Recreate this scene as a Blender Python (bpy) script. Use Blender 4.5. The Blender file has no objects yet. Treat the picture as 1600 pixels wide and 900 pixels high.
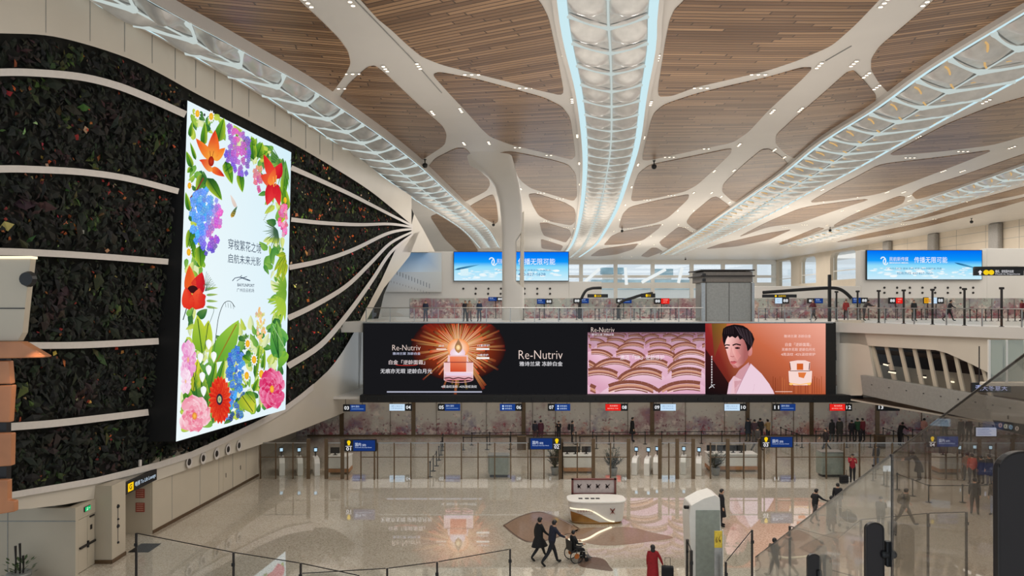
import bpy, bmesh, math, random
from mathutils import Vector, Matrix
C = bpy.context.scene.collection
S = bpy.context.scene
# ------------------------------------------------------------------ camera, world, lights
F, H, HY = 1090.0, 11.0, 475.0          # focal length in pixels of the 1600x900 frame, eye height, horizon row
cam_d = bpy.data.cameras.new('camera'); cam = bpy.data.objects.new('camera', cam_d); C.objects.link(cam)
cam.location = (0, 0, H); cam.rotation_euler = (math.pi/2, 0, 0)
cam_d.sensor_width = 36; cam_d.lens = F/1600*36; cam_d.shift_y = (HY-450)/1600
cam_d.clip_start = 0.05; cam_d.clip_end = 600
S.camera = cam
S.view_settings.view_transform = 'Standard'; S.view_settings.look = 'None'
S.view_settings.gamma = 1; S.view_settings.exposure = 0; S.view_settings.use_curve_mapping = False
S.cycles.use_denoising = True
S.cycles.max_bounces = 7; S.cycles.diffuse_bounces = 3; S.cycles.glossy_bounces = 3
S.cycles.transmission_bounces = 3; S.cycles.transparent_max_bounces = 14
S.cycles.caustics_reflective = False; S.cycles.caustics_refractive = False
S.cycles.sample_clamp_indirect = 4.0
W = bpy.data.worlds.new('daylight'); S.world = W; W.use_nodes = True
W.node_tree.nodes['Background'].inputs[0].default_value = (0.80, 0.90, 1.0, 1)
W.node_tree.nodes['Background'].inputs[1].default_value = 0.95
def area(name, loc, sx, sy, power, col=(1, .95, .89), up=False, rot=None, spread=180):
    l = bpy.data.lights.new(name, 'AREA'); l.shape = 'RECTANGLE'; l.size = sx; l.size_y = sy
    l.energy = power; l.color = col; l.spread = math.radians(spread)
    o = bpy.data.objects.new(name, l); C.objects.link(o); o.location = loc
    o.rotation_euler = rot if rot else ((math.pi, 0, 0) if up else (0, 0, 0))
    return o
# rows of ceiling downlights over the arrivals hall and over the upper concourse
for x, y, p in ((2, 30, 1500), (17, 30, 950), (2, 44, 1600), (17, 44, 1250), (32, 36, 420), (9, 13, 900)):
    area('hall_downlight_bank', (x, y, 22.5), 9, 9, p*.85)
for x in (0, 22, 46, 62):
    for y in (70, 100, 135, 165):
        area('concourse_downlight_bank', (x, y, 22.4), 14, 18, 1900)
# unseen upward area lights added to brighten the timber ceiling
for x, y, p in ((6, 34, 1150), (24, 38, 260)):
    area('ceiling_fill', (x, y, 12.6), 24, 16, p, (1, .94, .87), up=True)
area('ceiling_fill', (8, 15, 13), 30, 10, 360, (1, .95, .9), up=True)
for x, y in ((4, 90), (34, 90), (20, 135), (52, 125)):
    area('ceiling_fill', (x, y, 14.5), 24, 20, 1700, (1, .91, .80), up=True)
# recessed lights in the low soffit over the check-in desks
for x in (-8, 3, 14, 25, 36):
    area('check_in_downlight', (x, 56.25, 3.5), 11, 3.2, 32)
# ------------------------------------------------------------------ helpers
R = math.radians
rnd = random.Random(7)
def srgb(r, g, b):
    def c(v):
        v /= 255.0
        return v/12.92 if v <= .04045 else ((v+.055)/1.055)**2.4
    return (c(r), c(g), c(b))
def P(px, py, D): return Vector(((px-800)/F*D, D, H-(py-HY)/F*D))
def onz(px, py, z=0.0):
    D = (H-z)*F/(py-HY); return Vector(((px-800)/F*D, D, z))
CZ = 23.0
def onc(px, py, z=CZ): return onz(px, py, z)
def wl(px, py, off=0.0):        # the leaning green wall
    u, v = (px-800)/F, (py-HY)/F
    D = -(21.387-off)/(u-.1464+.115*v); return Vector((u*D, D, H-v*D))
WLN = Vector((1, -.1464, -.115)).normalized()
def ledp(px, py, off=0.0):      # the plane of the tall portrait screen
    u, v = (px-800)/F, (py-HY)/F
    D = -(20.287-off)/(u-.1464+.03*v); return Vector((u*D, D, H-v*D))
LEDN = Vector((1, -.1464, -.03)).normalized()
def rw(px, py, off=0.0):        # the side wall of the mezzanine
    u, v = (px-800)/F, (py-HY)/F
    D = (43.935-off)/(u+.331); return Vector((u*D, D, H-v*D))
RWN = Vector((-1, -.331, 0)).normalized()
def pl(D): return lambda px, py, off=0.0: P(px, py, D-off)

class MB:
    def __init__(s): s.v = []; s.f = []; s.m = []; s.c = []; s.uv = {}; s.hascol = False
    def add(s, vs, fs, m=0, col=None):
        b = len(s.v); s.v += [tuple(v) for v in vs]
        for f in fs:
            s.f.append([b+i for i in f]); s.m.append(m); s.c.append(col)
        if col is not None: s.hascol = True
        return s
    def poly(s, pts, m=0, col=None): return s.add(pts, [list(range(len(pts)))], m, col)
    def solid(s, pts, vec, m=0):     # a polygon given thickness along vec
        n = len(pts); vec = Vector(vec); a = [Vector(p) for p in pts]; b = [p+vec for p in a]
        nrm = Vector((0, 0, 0))
        for i in range(n): nrm += a[i].cross(a[(i+1) % n])
        fs = [list(range(n)), list(range(2*n-1, n-1, -1))]+[[i, i+n, (i+1) % n+n, (i+1) % n] for i in range(n)]
        if nrm.dot(vec) > 0: fs = [f[::-1] for f in fs]
        return s.add(a+b, fs, m)
    def box(s, x0, x1, y0, y1, z0, z1, m=0, rz=0, o=(0, 0)):
        vs = [Vector((x, y, z)) for z in (z0, z1) for x, y in ((x0, y0), (x1, y0), (x1, y1), (x0, y1))]
        if rz:
            M = Matrix.Rotation(rz, 3, 'Z'); c = Vector((o[0], o[1], 0)); vs = [M @ (v-c)+c for v in vs]
        return s.add(vs, [[3, 2, 1, 0], [4, 5, 6, 7], [0, 1, 5, 4], [1, 2, 6, 5], [2, 3, 7, 6], [3, 0, 4, 7]], m)
    def tube(s, path, r, n=8, m=0, flat=None):
        path = [Vector(p) for p in path]; rings = []
        for i, p in enumerate(path):
            t = (path[min(i+1, len(path)-1)]-path[max(i-1, 0)]).normalized()
            up = Vector((0, 0, 1)) if abs(t.z) < .95 else Vector((1, 0, 0))
            a = t.cross(up).normalized(); b = a.cross(t)
            rr = r[i] if isinstance(r, (list, tuple)) else r
            rings.append([p+(a*math.cos(2*math.pi*k/n)*rr+b*math.sin(2*math.pi*k/n)*rr*(flat or 1)) for k in range(n)])
        vs = [q for g in rings for q in g]
        fs = [[i*n+k, i*n+(k+1) % n, (i+1)*n+(k+1) % n, (i+1)*n+k] for i in range(len(path)-1) for k in range(n)]
        fs += [list(range(n-1, -1, -1)), [(len(path)-1)*n+k for k in range(n)]]
        return s.add(vs, fs, m)
    def lathe(s, prof, c=(0, 0, 0), n=20, m=0, axis='z', sx=1, sy=1):
        vs = []
        for r, z in prof:
            for k in range(n):
                a = 2*math.pi*k/n; q = (r*math.cos(a)*sx, r*math.sin(a)*sy, z)
                if axis == 'x': q = (z, r*math.cos(a), r*math.sin(a))
                if axis == 'y': q = (r*math.cos(a), z, r*math.sin(a))
                vs.append((q[0]+c[0], q[1]+c[1], q[2]+c[2]))
        L = len(prof)
        fs = [[i*n+k, i*n+(k+1) % n, (i+1)*n+(k+1) % n, (i+1)*n+k] for i in range(L-1) for k in range(n)]
        fs += [list(range(n-1, -1, -1)), [(L-1)*n+k for k in range(n)]]
        return s.add(vs, fs, m)
    def grid(s, fn, nu, nv, m=0):
        vs = [fn(i/nu, j/nv) for j in range(nv+1) for i in range(nu+1)]
        return s.add(vs, [[j*(nu+1)+i, j*(nu+1)+i+1, (j+1)*(nu+1)+i+1, (j+1)*(nu+1)+i] for j in range(nv) for i in range(nu)], m)
    def build(s, name, mats, parent=None, smooth=False, bevel=0, org=None, uv=None):
        me = bpy.data.meshes.new(name); o3 = Vector(org) if org is not None else Vector((0, 0, 0))
        me.from_pydata([tuple(Vector(v)-o3) for v in s.v], [], s.f)
        for m in (mats if isinstance(mats, (list, tuple)) else [mats]): me.materials.append(m)
        me.polygons.foreach_set('material_index', s.m)
        if smooth: me.polygons.foreach_set('use_smooth', [True]*len(s.f))
        if s.hascol:
            at = me.color_attributes.new('Col', 'FLOAT_COLOR', 'CORNER'); buf = []
            for f, c in zip(s.f, s.c):
                c = c or (0, 0, 0)
                if isinstance(c[0], (tuple, list)):
                    for q in c: buf += [q[0], q[1], q[2], 1]
                else: buf += [c[0], c[1], c[2], 1]*len(f)
            at.data.foreach_set('color', buf)
        if uv is not None:
            l = me.uv_layers.new(name='UVMap'); buf = []
            for f in s.f:
                for i in f: buf += list(uv(Vector(s.v[i])))
            l.data.foreach_set('uv', buf)
        me.update()
        o = bpy.data.objects.new(name, me); C.objects.link(o); o.location = o3
        if parent is not None:
            o.parent = parent; w = Vector((0, 0, 0)); p = parent
            while p is not None: w += p.location; p = p.parent
            o.location = o3-w
        if bevel:
            b = o.modifiers.new('soft_edge', 'BEVEL'); b.width = bevel; b.segments = 2; b.limit_method = 'ANGLE'; b.angle_limit = R(40)
        return o
def tag(o, label=None, cat=None, group=None, kind=None):
    if label: o['label'] = label
    if cat: o['category'] = cat
    if group: o['group'] = group
    if kind: o['kind'] = kind
    return o
def thing(name, label, cat, loc=(0, 0, 0), rz=0, group=None):
    o = bpy.data.objects.new(name, None); C.objects.link(o); o.location = loc; o.rotation_euler = (0, 0, rz)
    o.empty_display_size = .2
    return tag(o, label, cat, group)
def lpart(mb, name, mats, parent, **k):     # a part modelled in its thing's own axes
    o = mb.build(name, mats, None, **k); o.parent = parent; return o
def dup(root, loc, rz=None, label=None, group=None):
    def cp(o, par):
        c = o.copy(); C.objects.link(c); c.parent = par
        for ch in kids.get(o.name, ()): cp(ch, c)
        return c
    kids = {}
    def walk(o):
        kids[o.name] = list(o.children)
        for ch in o.children: walk(ch)
    walk(root); r = cp(root, None); r.location = loc
    if rz is not None: r.rotation_euler = (0, 0, rz)
    if label: r['label'] = label
    if group: r['group'] = group
    return r
# ------------------------------------------------------------------ materials
def nt(name):
    m = bpy.data.materials.new(name); m.use_nodes = True; t = m.node_tree; t.nodes.clear()
    out = t.nodes.new('ShaderNodeOutputMaterial'); return m, t, out
def pbr(name, col, rough=.5, metal=0, noise=.08, scale=6, spec=.5, bump=0, coat=0):
    m, t, out = nt(name); b = t.nodes.new('ShaderNodeBsdfPrincipled')
    b.inputs['Roughness'].default_value = rough; b.inputs['Metallic'].default_value = metal
    b.inputs['Specular IOR Level'].default_value = spec; b.inputs['Coat Weight'].default_value = coat
    tc = t.nodes.new('ShaderNodeTexCoord'); n = t.nodes.new('ShaderNodeTexNoise'); n.inputs['Scale'].default_value = scale
    t.links.new(tc.outputs['Object'], n.inputs['Vector'])
    r = t.nodes.new('ShaderNodeValToRGB'); c = srgb(*col)
    r.color_ramp.elements[0].position = .3; r.color_ramp.elements[1].position = .7
    r.color_ramp.elements[0].color = tuple(x*(1-noise) for x in c)+(1,)
    r.color_ramp.elements[1].color = tuple(min(1, x*(1+noise)) for x in c)+(1,)
    t.links.new(n.outputs['Fac'], r.inputs[0]); t.links.new(r.outputs[0], b.inputs['Base Color'])
    if bump:
        bp = t.nodes.new('ShaderNodeBump'); bp.inputs['Strength'].default_value = bump
        t.links.new(n.outputs['Fac'], bp.inputs['Height']); t.links.new(bp.outputs[0], b.inputs['Normal'])
    t.links.new(b.outputs[0], out.inputs[0]); return m
def glow(name, col, strength=1.0, sample=False):
    m, t, out = nt(name); e = t.nodes.new('ShaderNodeEmission')
    e.inputs[0].default_value = srgb(*col)+(1,); e.inputs[1].default_value = strength
    t.links.new(e.outputs[0], out.inputs[0])
    m.cycles.emission_sampling = 'AUTO' if sample else 'NONE'; return m
def screen_mat(name, strength=1.0):        # an LED wall: shows the colours of the picture on it
    m, t, out = nt(name); e = t.nodes.new('ShaderNodeEmission'); a = t.nodes.new('ShaderNodeVertexColor'); a.layer_name = 'Col'
    e.inputs[1].default_value = strength; t.links.new(a.outputs[0], e.inputs[0]); t.links.new(e.outputs[0], out.inputs[0])
    m.cycles.emission_sampling = 'NONE'; return m
def print_mat(name, rough=.5):             # a printed or planted surface whose colours lie in the mesh
    m, t, out = nt(name); b = t.nodes.new('ShaderNodeBsdfPrincipled'); a = t.nodes.new('ShaderNodeVertexColor'); a.layer_name = 'Col'
    b.inputs['Roughness'].default_value = rough; t.links.new(a.outputs[0], b.inputs['Base Color']); t.links.new(b.outputs[0], out.inputs[0]); return m
def glass_mat(name, tint=(235, 242, 240), veil=.0, vcol=(200, 195, 185), refl=.9):
    m, t, out = nt(name); tr = t.nodes.new('ShaderNodeBsdfTransparent'); tr.inputs[0].default_value = srgb(*tint)+(1,)
    gl = t.nodes.new('ShaderNodeBsdfGlossy'); gl.inputs['Roughness'].default_value = .02; gl.inputs[0].default_value = (refl, refl, refl, 1)
    fr = t.nodes.new('ShaderNodeFresnel'); ge = t.nodes.new('ShaderNodeNewGeometry'); mr = t.nodes.new('ShaderNodeMapRange')
    mr.inputs[3].default_value = 1.45; mr.inputs[4].default_value = 1/1.45; t.links.new(ge.outputs['Backfacing'], mr.inputs[0]); t.links.new(mr.outputs[0], fr.inputs[0])
    mx = t.nodes.new('ShaderNodeMixShader'); t.links.new(fr.outputs[0], mx.inputs[0])
    last = tr.outputs[0]
    if veil:
        d = t.nodes.new('ShaderNodeBsdfDiffuse'); d.inputs[0].default_value = srgb(*vcol)+(1,)
        d2 = t.nodes.new('ShaderNodeBsdfTranslucent'); d2.inputs[0].default_value = srgb(*vcol)+(1,)
        ad = t.nodes.new('ShaderNodeMixShader'); t.links.new(d.outputs[0], ad.inputs[1]); t.links.new(d2.outputs[0], ad.inputs[2])
        m2 = t.nodes.new('ShaderNodeMixShader'); m2.inputs[0].default_value = veil
        t.links.new(last, m2.inputs[1]); t.links.new(ad.outputs[0], m2.inputs[2]); last = m2.outputs[0]
    t.links.new(last, mx.inputs[1]); t.links.new(gl.outputs[0], mx.inputs[2]); t.links.new(mx.outputs[0], out.inputs[0]); return m
def wood_ceiling():
    m, t, out = nt('timber slats'); L = t.links.new
    b = t.nodes.new('ShaderNodeBsdfPrincipled'); b.inputs['Roughness'].default_value = .34
    uv = t.nodes.new('ShaderNodeUVMap'); br = t.nodes.new('ShaderNodeTexBrick')
    sep = t.nodes.new('ShaderNodeSeparateXYZ'); L(uv.outputs[0], sep.inputs[0])
    br.inputs['Scale'].default_value = 1; br.inputs['Brick Width'].default_value = 5.2; br.inputs['Row Height'].default_value = .30
    br.inputs['Mortar Size'].default_value = .045; br.inputs['Mortar Smooth'].default_value = .4; br.inputs['Bias'].default_value = .0
    br.offset = 0; br.squash = 1
    br.inputs['Color1'].default_value = srgb(184, 145, 108)+(1,); br.inputs['Color2'].default_value = srgb(118, 86, 58)+(1,)
    br.inputs['Mortar'].default_value = srgb(92, 68, 48)+(1,)
    fl = t.nodes.new('ShaderNodeMath'); fl.operation = 'DIVIDE'; fl.inputs[1].default_value = .30; L(sep.outputs[1], fl.inputs[0])
    f2 = t.nodes.new('ShaderNodeMath'); f2.operation = 'FLOOR'; L(fl.outputs[0], f2.inputs[0])
    wn = t.nodes.new('ShaderNodeTexWhiteNoise'); wn.noise_dimensions = '1D'; L(f2.outputs[0], wn.inputs['W'])
    sh = t.nodes.new('ShaderNodeMath'); sh.operation = 'MULTIPLY_ADD'; sh.inputs[1].default_value = 37.0; L(wn.outputs[0], sh.inputs[0]); L(sep.outputs[0], sh.inputs[2])
    cb = t.nodes.new('ShaderNodeCombineXYZ'); L(sh.outputs[0], cb.inputs[0]); L(sep.outputs[1], cb.inputs[1])
    L(cb.outputs[0], br.inputs['Vector'])
    n = t.nodes.new('ShaderNodeTexNoise'); n.inputs['Scale'].default_value = .5; mp = t.nodes.new('ShaderNodeMapping')
    mp.inputs['Scale'].default_value = (.35, 9, 1); L(uv.outputs[0], mp.inputs[0]); L(mp.outputs[0], n.inputs['Vector'])
    mix = t.nodes.new('ShaderNodeMix'); mix.data_type = 'RGBA'; mix.blend_type = 'MULTIPLY'; mix.inputs[0].default_value = .55
    rp = t.nodes.new('ShaderNodeValToRGB'); rp.color_ramp.elements[0].color = (.5, .5, .5, 1); rp.color_ramp.elements[1].color = (1, 1, 1, 1)
    rp.color_ramp.elements[0].position = .3; rp.color_ramp.elements[1].position = .65
    L(n.outputs['Fac'], rp.inputs[0]); L(br.outputs['Color'], mix.inputs[6]); L(rp.outputs[0], mix.inputs[7])
    L(mix.outputs[2], b.inputs['Base Color'])
    bp = t.nodes.new('ShaderNodeBump'); bp.inputs['Strength'].default_value = .6; bp.inputs['Distance'].default_value = .05; bp.invert = True
    L(br.outputs['Fac'], bp.inputs['Height']); L(bp.outputs[0], b.inputs['Normal']); L(b.outputs[0], out.inputs[0]); return m
def terrazzo():
    m, t, out = nt('polished terrazzo'); L = t.links.new
    b = t.nodes.new('ShaderNodeBsdfPrincipled'); b.inputs['Roughness'].default_value = .03; b.inputs['IOR'].default_value = 1.75; b.inputs['Coat Weight'].default_value = .6; b.inputs['Coat Roughness'].default_value = .015; b.inputs['Coat IOR'].default_value = 1.6
    tc = t.nodes.new('ShaderNodeTexCoord'); v = t.nodes.new('ShaderNodeTexVoronoi'); v.inputs['Scale'].default_value = 26
    L(tc.outputs['Object'], v.inputs['Vector'])
    rp = t.nodes.new('ShaderNodeValToRGB'); e = rp.color_ramp.elements
    e[0].position = 0; e[0].color = srgb(168, 156, 138)+(1,); e[1].position = 1; e[1].color = srgb(220, 210, 194)+(1,)
    k = rp.color_ramp.elements.new(.35); k.color = srgb(200, 189, 171)+(1,)
    sp = t.nodes.new('ShaderNodeSeparateColor'); L(v.outputs['Color'], sp.inputs[0]); L(sp.outputs[0], rp.inputs[0])
    n = t.nodes.new('ShaderNodeTexNoise'); n.inputs['Scale'].default_value = .22; L(tc.outputs['Object'], n.inputs['Vector'])
    r2 = t.nodes.new('ShaderNodeValToRGB'); r2.color_ramp.elements[0].color = (.80, .79, .77, 1); r2.color_ramp.elements[1].color = (1, 1, 1, 1)
    r2.color_ramp.elements[0].position = .35; r2.color_ramp.elements[1].position = .65
    L(n.outputs['Fac'], r2.inputs[0])
    mx = t.nodes.new('ShaderNodeMix'); mx.data_type = 'RGBA'; mx.blend_type = 'MULTIPLY'; mx.inputs[0].default_value = .7
    L(rp.outputs[0], mx.inputs[6]); L(r2.outputs[0], mx.inputs[7])
    br = t.nodes.new('ShaderNodeTexBrick'); br.offset = 0; br.inputs['Scale'].default_value = 1; br.inputs['Brick Width'].default_value = 2.4
    br.inputs['Row Height'].default_value = 2.4; br.inputs['Mortar Size'].default_value = .008
    br.inputs['Color1'].default_value = (1, 1, 1, 1); br.inputs['Color2'].default_value = (.955, .955, .95, 1); br.inputs['Mortar'].default_value = (.8, .78, .76, 1)
    L(tc.outputs['Object'], br.inputs['Vector'])
    m3 = t.nodes.new('ShaderNodeMix'); m3.data_type = 'RGBA'; m3.blend_type = 'MULTIPLY'; m3.inputs[0].default_value = 1
    L(mx.outputs[2], m3.inputs[6]); L(br.outputs[0], m3.inputs[7]); L(m3.outputs[2], b.inputs['Base Color']); L(b.outputs[0], out.inputs[0]); return m
def mural_mat(name, base=(208, 200, 188), z0=0.0):
    m, t, out = nt(name); L = t.links.new
    b = t.nodes.new('ShaderNodeBsdfPrincipled'); b.inputs['Roughness'].default_value = .35
    tc = t.nodes.new('ShaderNodeTexCoord'); col = None
    sx = t.nodes.new('ShaderNodeSeparateXYZ'); L(tc.outputs['Object'], sx.inputs[0])
    prev = t.nodes.new('ShaderNodeRGB'); prev.outputs[0].default_value = srgb(*base)+(1,); prev = prev.outputs[0]
    for sc, seed, c, lo, hi, amt in ((.35, 3, (150, 78, 96), .50, .66, .75), (.5, 11, (206, 120, 92), .58, .70, .6), (.42, 23, (120, 104, 140), .55, .68, .65),
                                    (2.6, 5, (120, 52, 70), .60, .66, .8), (1.8, 17, (236, 220, 208), .58, .66, .7), (3.1, 31, (86, 74, 70), .66, .70, .8), (2.2, 41, (180, 70, 80), .62, .68, .7)):
        mp = t.nodes.new('ShaderNodeMapping'); mp.inputs['Location'].default_value = (seed*3.1, seed*1.7, seed); L(tc.outputs['Object'], mp.inputs[0])
        n = t.nodes.new('ShaderNodeTexNoise'); n.inputs['Scale'].default_value = sc; n.inputs['Detail'].default_value = 5; n.inputs['Roughness'].default_value = .65
        L(mp.outputs[0], n.inputs['Vector'])
        # blossoms gather towards the foot of the panels
        ad = t.nodes.new('ShaderNodeMath'); ad.operation = 'MULTIPLY_ADD'; ad.inputs[1].default_value = -.055; ad.inputs[2].default_value = .085+.055*z0; L(sx.outputs[2], ad.inputs[0])
        sm = t.nodes.new('ShaderNodeMath'); sm.operation = 'ADD'; L(n.outputs['Fac'], sm.inputs[0]); L(ad.outputs[0], sm.inputs[1])
        r = t.nodes.new('ShaderNodeMapRange'); r.inputs[1].default_value = lo; r.inputs[2].default_value = hi; r.inputs[4].default_value = amt; L(sm.outputs[0], r.inputs[0])
        mx = t.nodes.new('ShaderNodeMix'); mx.data_type = 'RGBA'; L(r.outputs[0], mx.inputs[0]); L(prev, mx.inputs[6]); mx.inputs[7].default_value = srgb(*c)+(1,); prev = mx.outputs[2]
    L(prev, b.inputs['Base Color']); L(b.outputs[0], out.inputs[0]); return m
def lit_shell():      # back-lit pearl acrylic of the ceiling troughs
    m = pbr('pearl acrylic leaf', (198, 195, 190), .30, .30, noise=.10, scale=2.2); b = m.node_tree.nodes['Principled BSDF']
    b.inputs['Emission Color'].default_value = srgb(226, 232, 230)+(1,); b.inputs['Emission Strength'].default_value = .05
    m.cycles.emission_sampling = 'NONE'; return m
M = dict(
 cream=pbr('cream ceiling panel', (216, 211, 204), .42, noise=.02, scale=.5), apron=pbr('cream wall cladding', (214, 204, 188), .32, noise=.03, scale=.4),
 band=pbr('pale aluminium band', (222, 214, 206), .4, noise=.03), lowwall=pbr('beige wall panel', (196, 184, 164), .4, noise=.04, scale=.6),
 wood=wood_ceiling(), floor=terrazzo(), mural=mural_mat('floral mural print'), mural2=mural_mat('pale floral print', (178, 182, 172), 9.9),
 black=pbr('black powder coat', (18, 18, 20), .45), bezel=pbr('matt black bezel', (12, 12, 13), .6), dark=pbr('dark steel', (58, 54, 52), .4, .6),
 bronze=pbr('bronze post', (112, 92, 70), .35, .7), steel=pbr('brushed steel', (168, 168, 166), .3, .9), grey=pbr('grey metal panel', (150, 150, 146), .4, .3),
 glass=glass_mat('clear glass', (249, 250, 249)), glassR=glass_mat('glare-veiled glass', (246, 244, 240), veil=.21, vcol=(236, 228, 214)), glassR2=glass_mat('smoked glass', (236, 232, 228), veil=.03, vcol=(215, 205, 195)),  # escalator panes: reflected floor light put in as a diffuse veil
 soil=pbr('planting felt', (26, 26, 20), .95, noise=.4, scale=3), leaf=print_mat('living wall leaves', .8), concrete=pbr('grey stone parapet', (150, 148, 142), .5, noise=.06),
 white=pbr('white laminate', (228, 224, 216), .35, noise=.02), podium=pbr('grey green laminate', (150, 156, 146), .4), timber=pbr('timber veneer', (176, 124, 82), .4, noise=.15, scale=3),
 brownin=pbr('brown stone inlay', (144, 119, 100), .1, noise=.1, scale=8), brownin2=pbr('dark brown stone inlay', (106, 86, 74), .1, noise=.1, scale=8), gold=pbr('brushed gold', (176, 132, 76), .3, .8),
 led=screen_mat('LED picture', 1.0), print=print_mat('printed ink'), strip=glow('cool white LED strip', (202, 232, 239), 1.02, True), rib=glow('lit acrylic rib', (214, 226, 222), .80),
 warm=glow('warm white line', (255, 238, 205), 1.3), spot=glow('warm spotlight lens', (255, 236, 206), 7.0),
 shell=lit_shell(), amber=glow('amber lit edge', (240, 196, 130), .75), mesh=pbr('perforated metal', (168, 176, 178), .4, .4, noise=.2, scale=20),
 skin=pbr('skin', (206, 160, 132), .5, noise=.03), hair=pbr('black hair', (22, 18, 17), .45), leafpot=print_mat('pot plant leaves', .5), red=pbr('red poster', (160, 66, 52), .5), inside=pbr('brown interior', (130, 104, 84), .5, noise=.25, scale=.5),
 wtile=pbr('beige tile wall', (204, 190, 170), .5, noise=.05, scale=.3), rubber=pbr('black rubber', (20, 20, 20), .6), offwhite=pbr('pale concourse wall', (205, 202, 196), .4, noise=.03, scale=.3),
)
CL = {}
def cloth(r, g, b):
    k = (r, g, b)
    if k not in CL: CL[k] = pbr('cloth %d %d %d' % k, k, .8, noise=.15, scale=12)
    return CL[k]
# ------------------------------------------------------------------ lettering and flat pictures
_TX = {}
def glyphs(s, bold=0.0):
    if any(ord(q) > 0x2e80 for q in s): bold = 0.0
    k = (s, bold)
    if k not in _TX:
        c = bpy.data.curves.new('lettering', 'FONT'); c.body = s; c.resolution_u = 2; c.offset = bold
        o = bpy.data.objects.new('lettering', c); C.objects.link(o)
        dg = bpy.context.evaluated_depsgraph_get(); me = bpy.data.meshes.new_from_object(o.evaluated_get(dg))
        vs = [(v.co.x, v.co.y) for v in me.vertices]; fs = [list(p.vertices) for p in me.polygons]
        bpy.data.objects.remove(o); bpy.data.curves.remove(c); bpy.data.meshes.remove(me)
        x0 = min((v[0] for v in vs), default=0); x1 = max((v[0] for v in vs), default=1)
        y0 = min((v[1] for v in vs), default=0); y1 = max((v[1] for v in vs), default=1)
        _TX[k] = ([(a-x0, b-y0) for a, b in vs], fs, x1-x0, y1-y0)
    return _TX[k]
class Art:
    """A flat picture drawn on a real plane; every motif lies a hair in front of the one before."""
    def __init__(s, mp, step=.0018): s.mp = mp; s.mb = MB(); s.L = 0; s.step = step
    def nx(s, n=1): s.L += n; return s
    def pt(s, x, y): return s.mp(x, y, s.L*s.step)
    def poly(s, pts, col, cols=None):
        c = srgb(*col) if col else [srgb(*q) for q in cols]
        s.mb.poly([s.pt(*p) for p in pts], 0, c); return s
    def tri(s, pts, cols): s.mb.poly([s.pt(*p) for p in pts], 0, [srgb(*q) for q in cols])
    def rect(s, x0, y0, x1, y1, col): return s.poly([(x0, y0), (x1, y0), (x1, y1), (x0, y1)], col)
    def grad(s, x0, y0, x1, y1, c00, c10, c11, c01, n=1):
        s.mb.poly([s.pt(*p) for p in ((x0, y0), (x1, y0), (x1, y1), (x0, y1))], 0, [srgb(*q) for q in (c00, c10, c11, c01)]); return s
    def ell(s, cx, cy, rx, ry, col, cc=None, n=14, a0=0):
        pts = [(cx+rx*math.cos(2*math.pi*k/n+a0), cy+ry*math.sin(2*math.pi*k/n+a0)) for k in range(n)]
        if cc is None: return s.poly(pts, col)
        for k in range(n): s.tri([(cx, cy), pts[k], pts[(k+1) % n]], [cc, col, col])
        return s
    def petal(s, x0, y0, x1, y1, w, cb, ct, edge=None, vein=None, tip=.62):
        """a petal or leaf from base (x0,y0) to tip (x1,y1); w is its full width"""
        dx, dy = x1-x0, y1-y0; l = math.hypot(dx, dy) or 1; nxv, nyv = -dy/l, dx/l; n = 7
        mix = lambda a, b, t: tuple(a[i]+(b[i]-a[i])*t for i in range(3))
        for sd in (1, -1):
            prev = None
            for k in range(n+1):
                t = k/n; hw = w/2*(math.sin(math.pi*t**tip))**.8 if 0 < t < 1 else 0
                cx, cy = x0+dx*t, y0+dy*t; q = (cx+sd*nxv*hw, cy+sd*nyv*hw)
                cc = mix(cb, ct, t); ce = mix(cc, edge, .75) if (edge and sd > 0) else cc
                cur = ((cx, cy), q, cc, ce)
                if prev:
                    pts = [prev[0], cur[0], cur[1], prev[1]]
                    s.mb.poly([s.pt(*p) for p in pts], 0, [srgb(*prev[2]), srgb(*cur[2]), srgb(*cur[3]), srgb(*prev[3])])
                prev = cur
        if vein:
            s.L += .5; s.line([(x0, y0), (x0+dx*.9, y0+dy*.9)], max(.35, w*.05), vein); s.L -= .5
        return s
    def line(s, pts, w, col):
        for a, b in zip(pts[:-1], pts[1:]):
            dx, dy = b[0]-a[0], b[1]-a[1]; l = math.hypot(dx, dy) or 1; ox, oy = -dy/l*w/2, dx/l*w/2
            s.poly([(a[0]+ox, a[1]+oy), (b[0]+ox, b[1]+oy), (b[0]-ox, b[1]-oy), (a[0]-ox, a[1]-oy)], col)
        return s
    def arc(s, cx, cy, rx, ry, a0, a1, w, col, n=12):
        return s.line([(cx+rx*math.cos(a0+(a1-a0)*k/n), cy+ry*math.sin(a0+(a1-a0)*k/n)) for k in range(n+1)], w, col)
    def text(s, txt, x0, x1, yb, h, col, bold=0.0, mirror=False):
        """lettering whose box spans x0..x1 at its foot row yb and is h rows tall"""
        vs, fs, w, hh = glyphs(txt, bold)
        o = s.pt(x0, yb); r = s.pt(x1, yb)-o
        # keep the foot of the line level in the world
        far = s.pt(x1, yb); r = far-o
        u = s.pt(x0, yb-h)-o
        if abs(r.z) > 1e-4:
            lo, hi = yb-60, yb+60
            for _ in range(40):
                mid = (lo+hi)/2
                if s.pt(x1, mid).z > o.z: lo = mid
                else: hi = mid
            r = s.pt(x1, (lo+hi)/2)-o
        c = srgb(*col)
        s.mb.add([o+r*((a/w) if not mirror else 1-a/w)+u*(b/hh) for a, b in vs], [f if not mirror else f[::-1] for f in fs], 0, c); return s
    def done(s, name, parent, mat=None): return s.mb.build(name, mat or M['led'], parent)
def mixc(a, b, t): return tuple(a[i]+(b[i]-a[i])*t for i in range(3))
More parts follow.
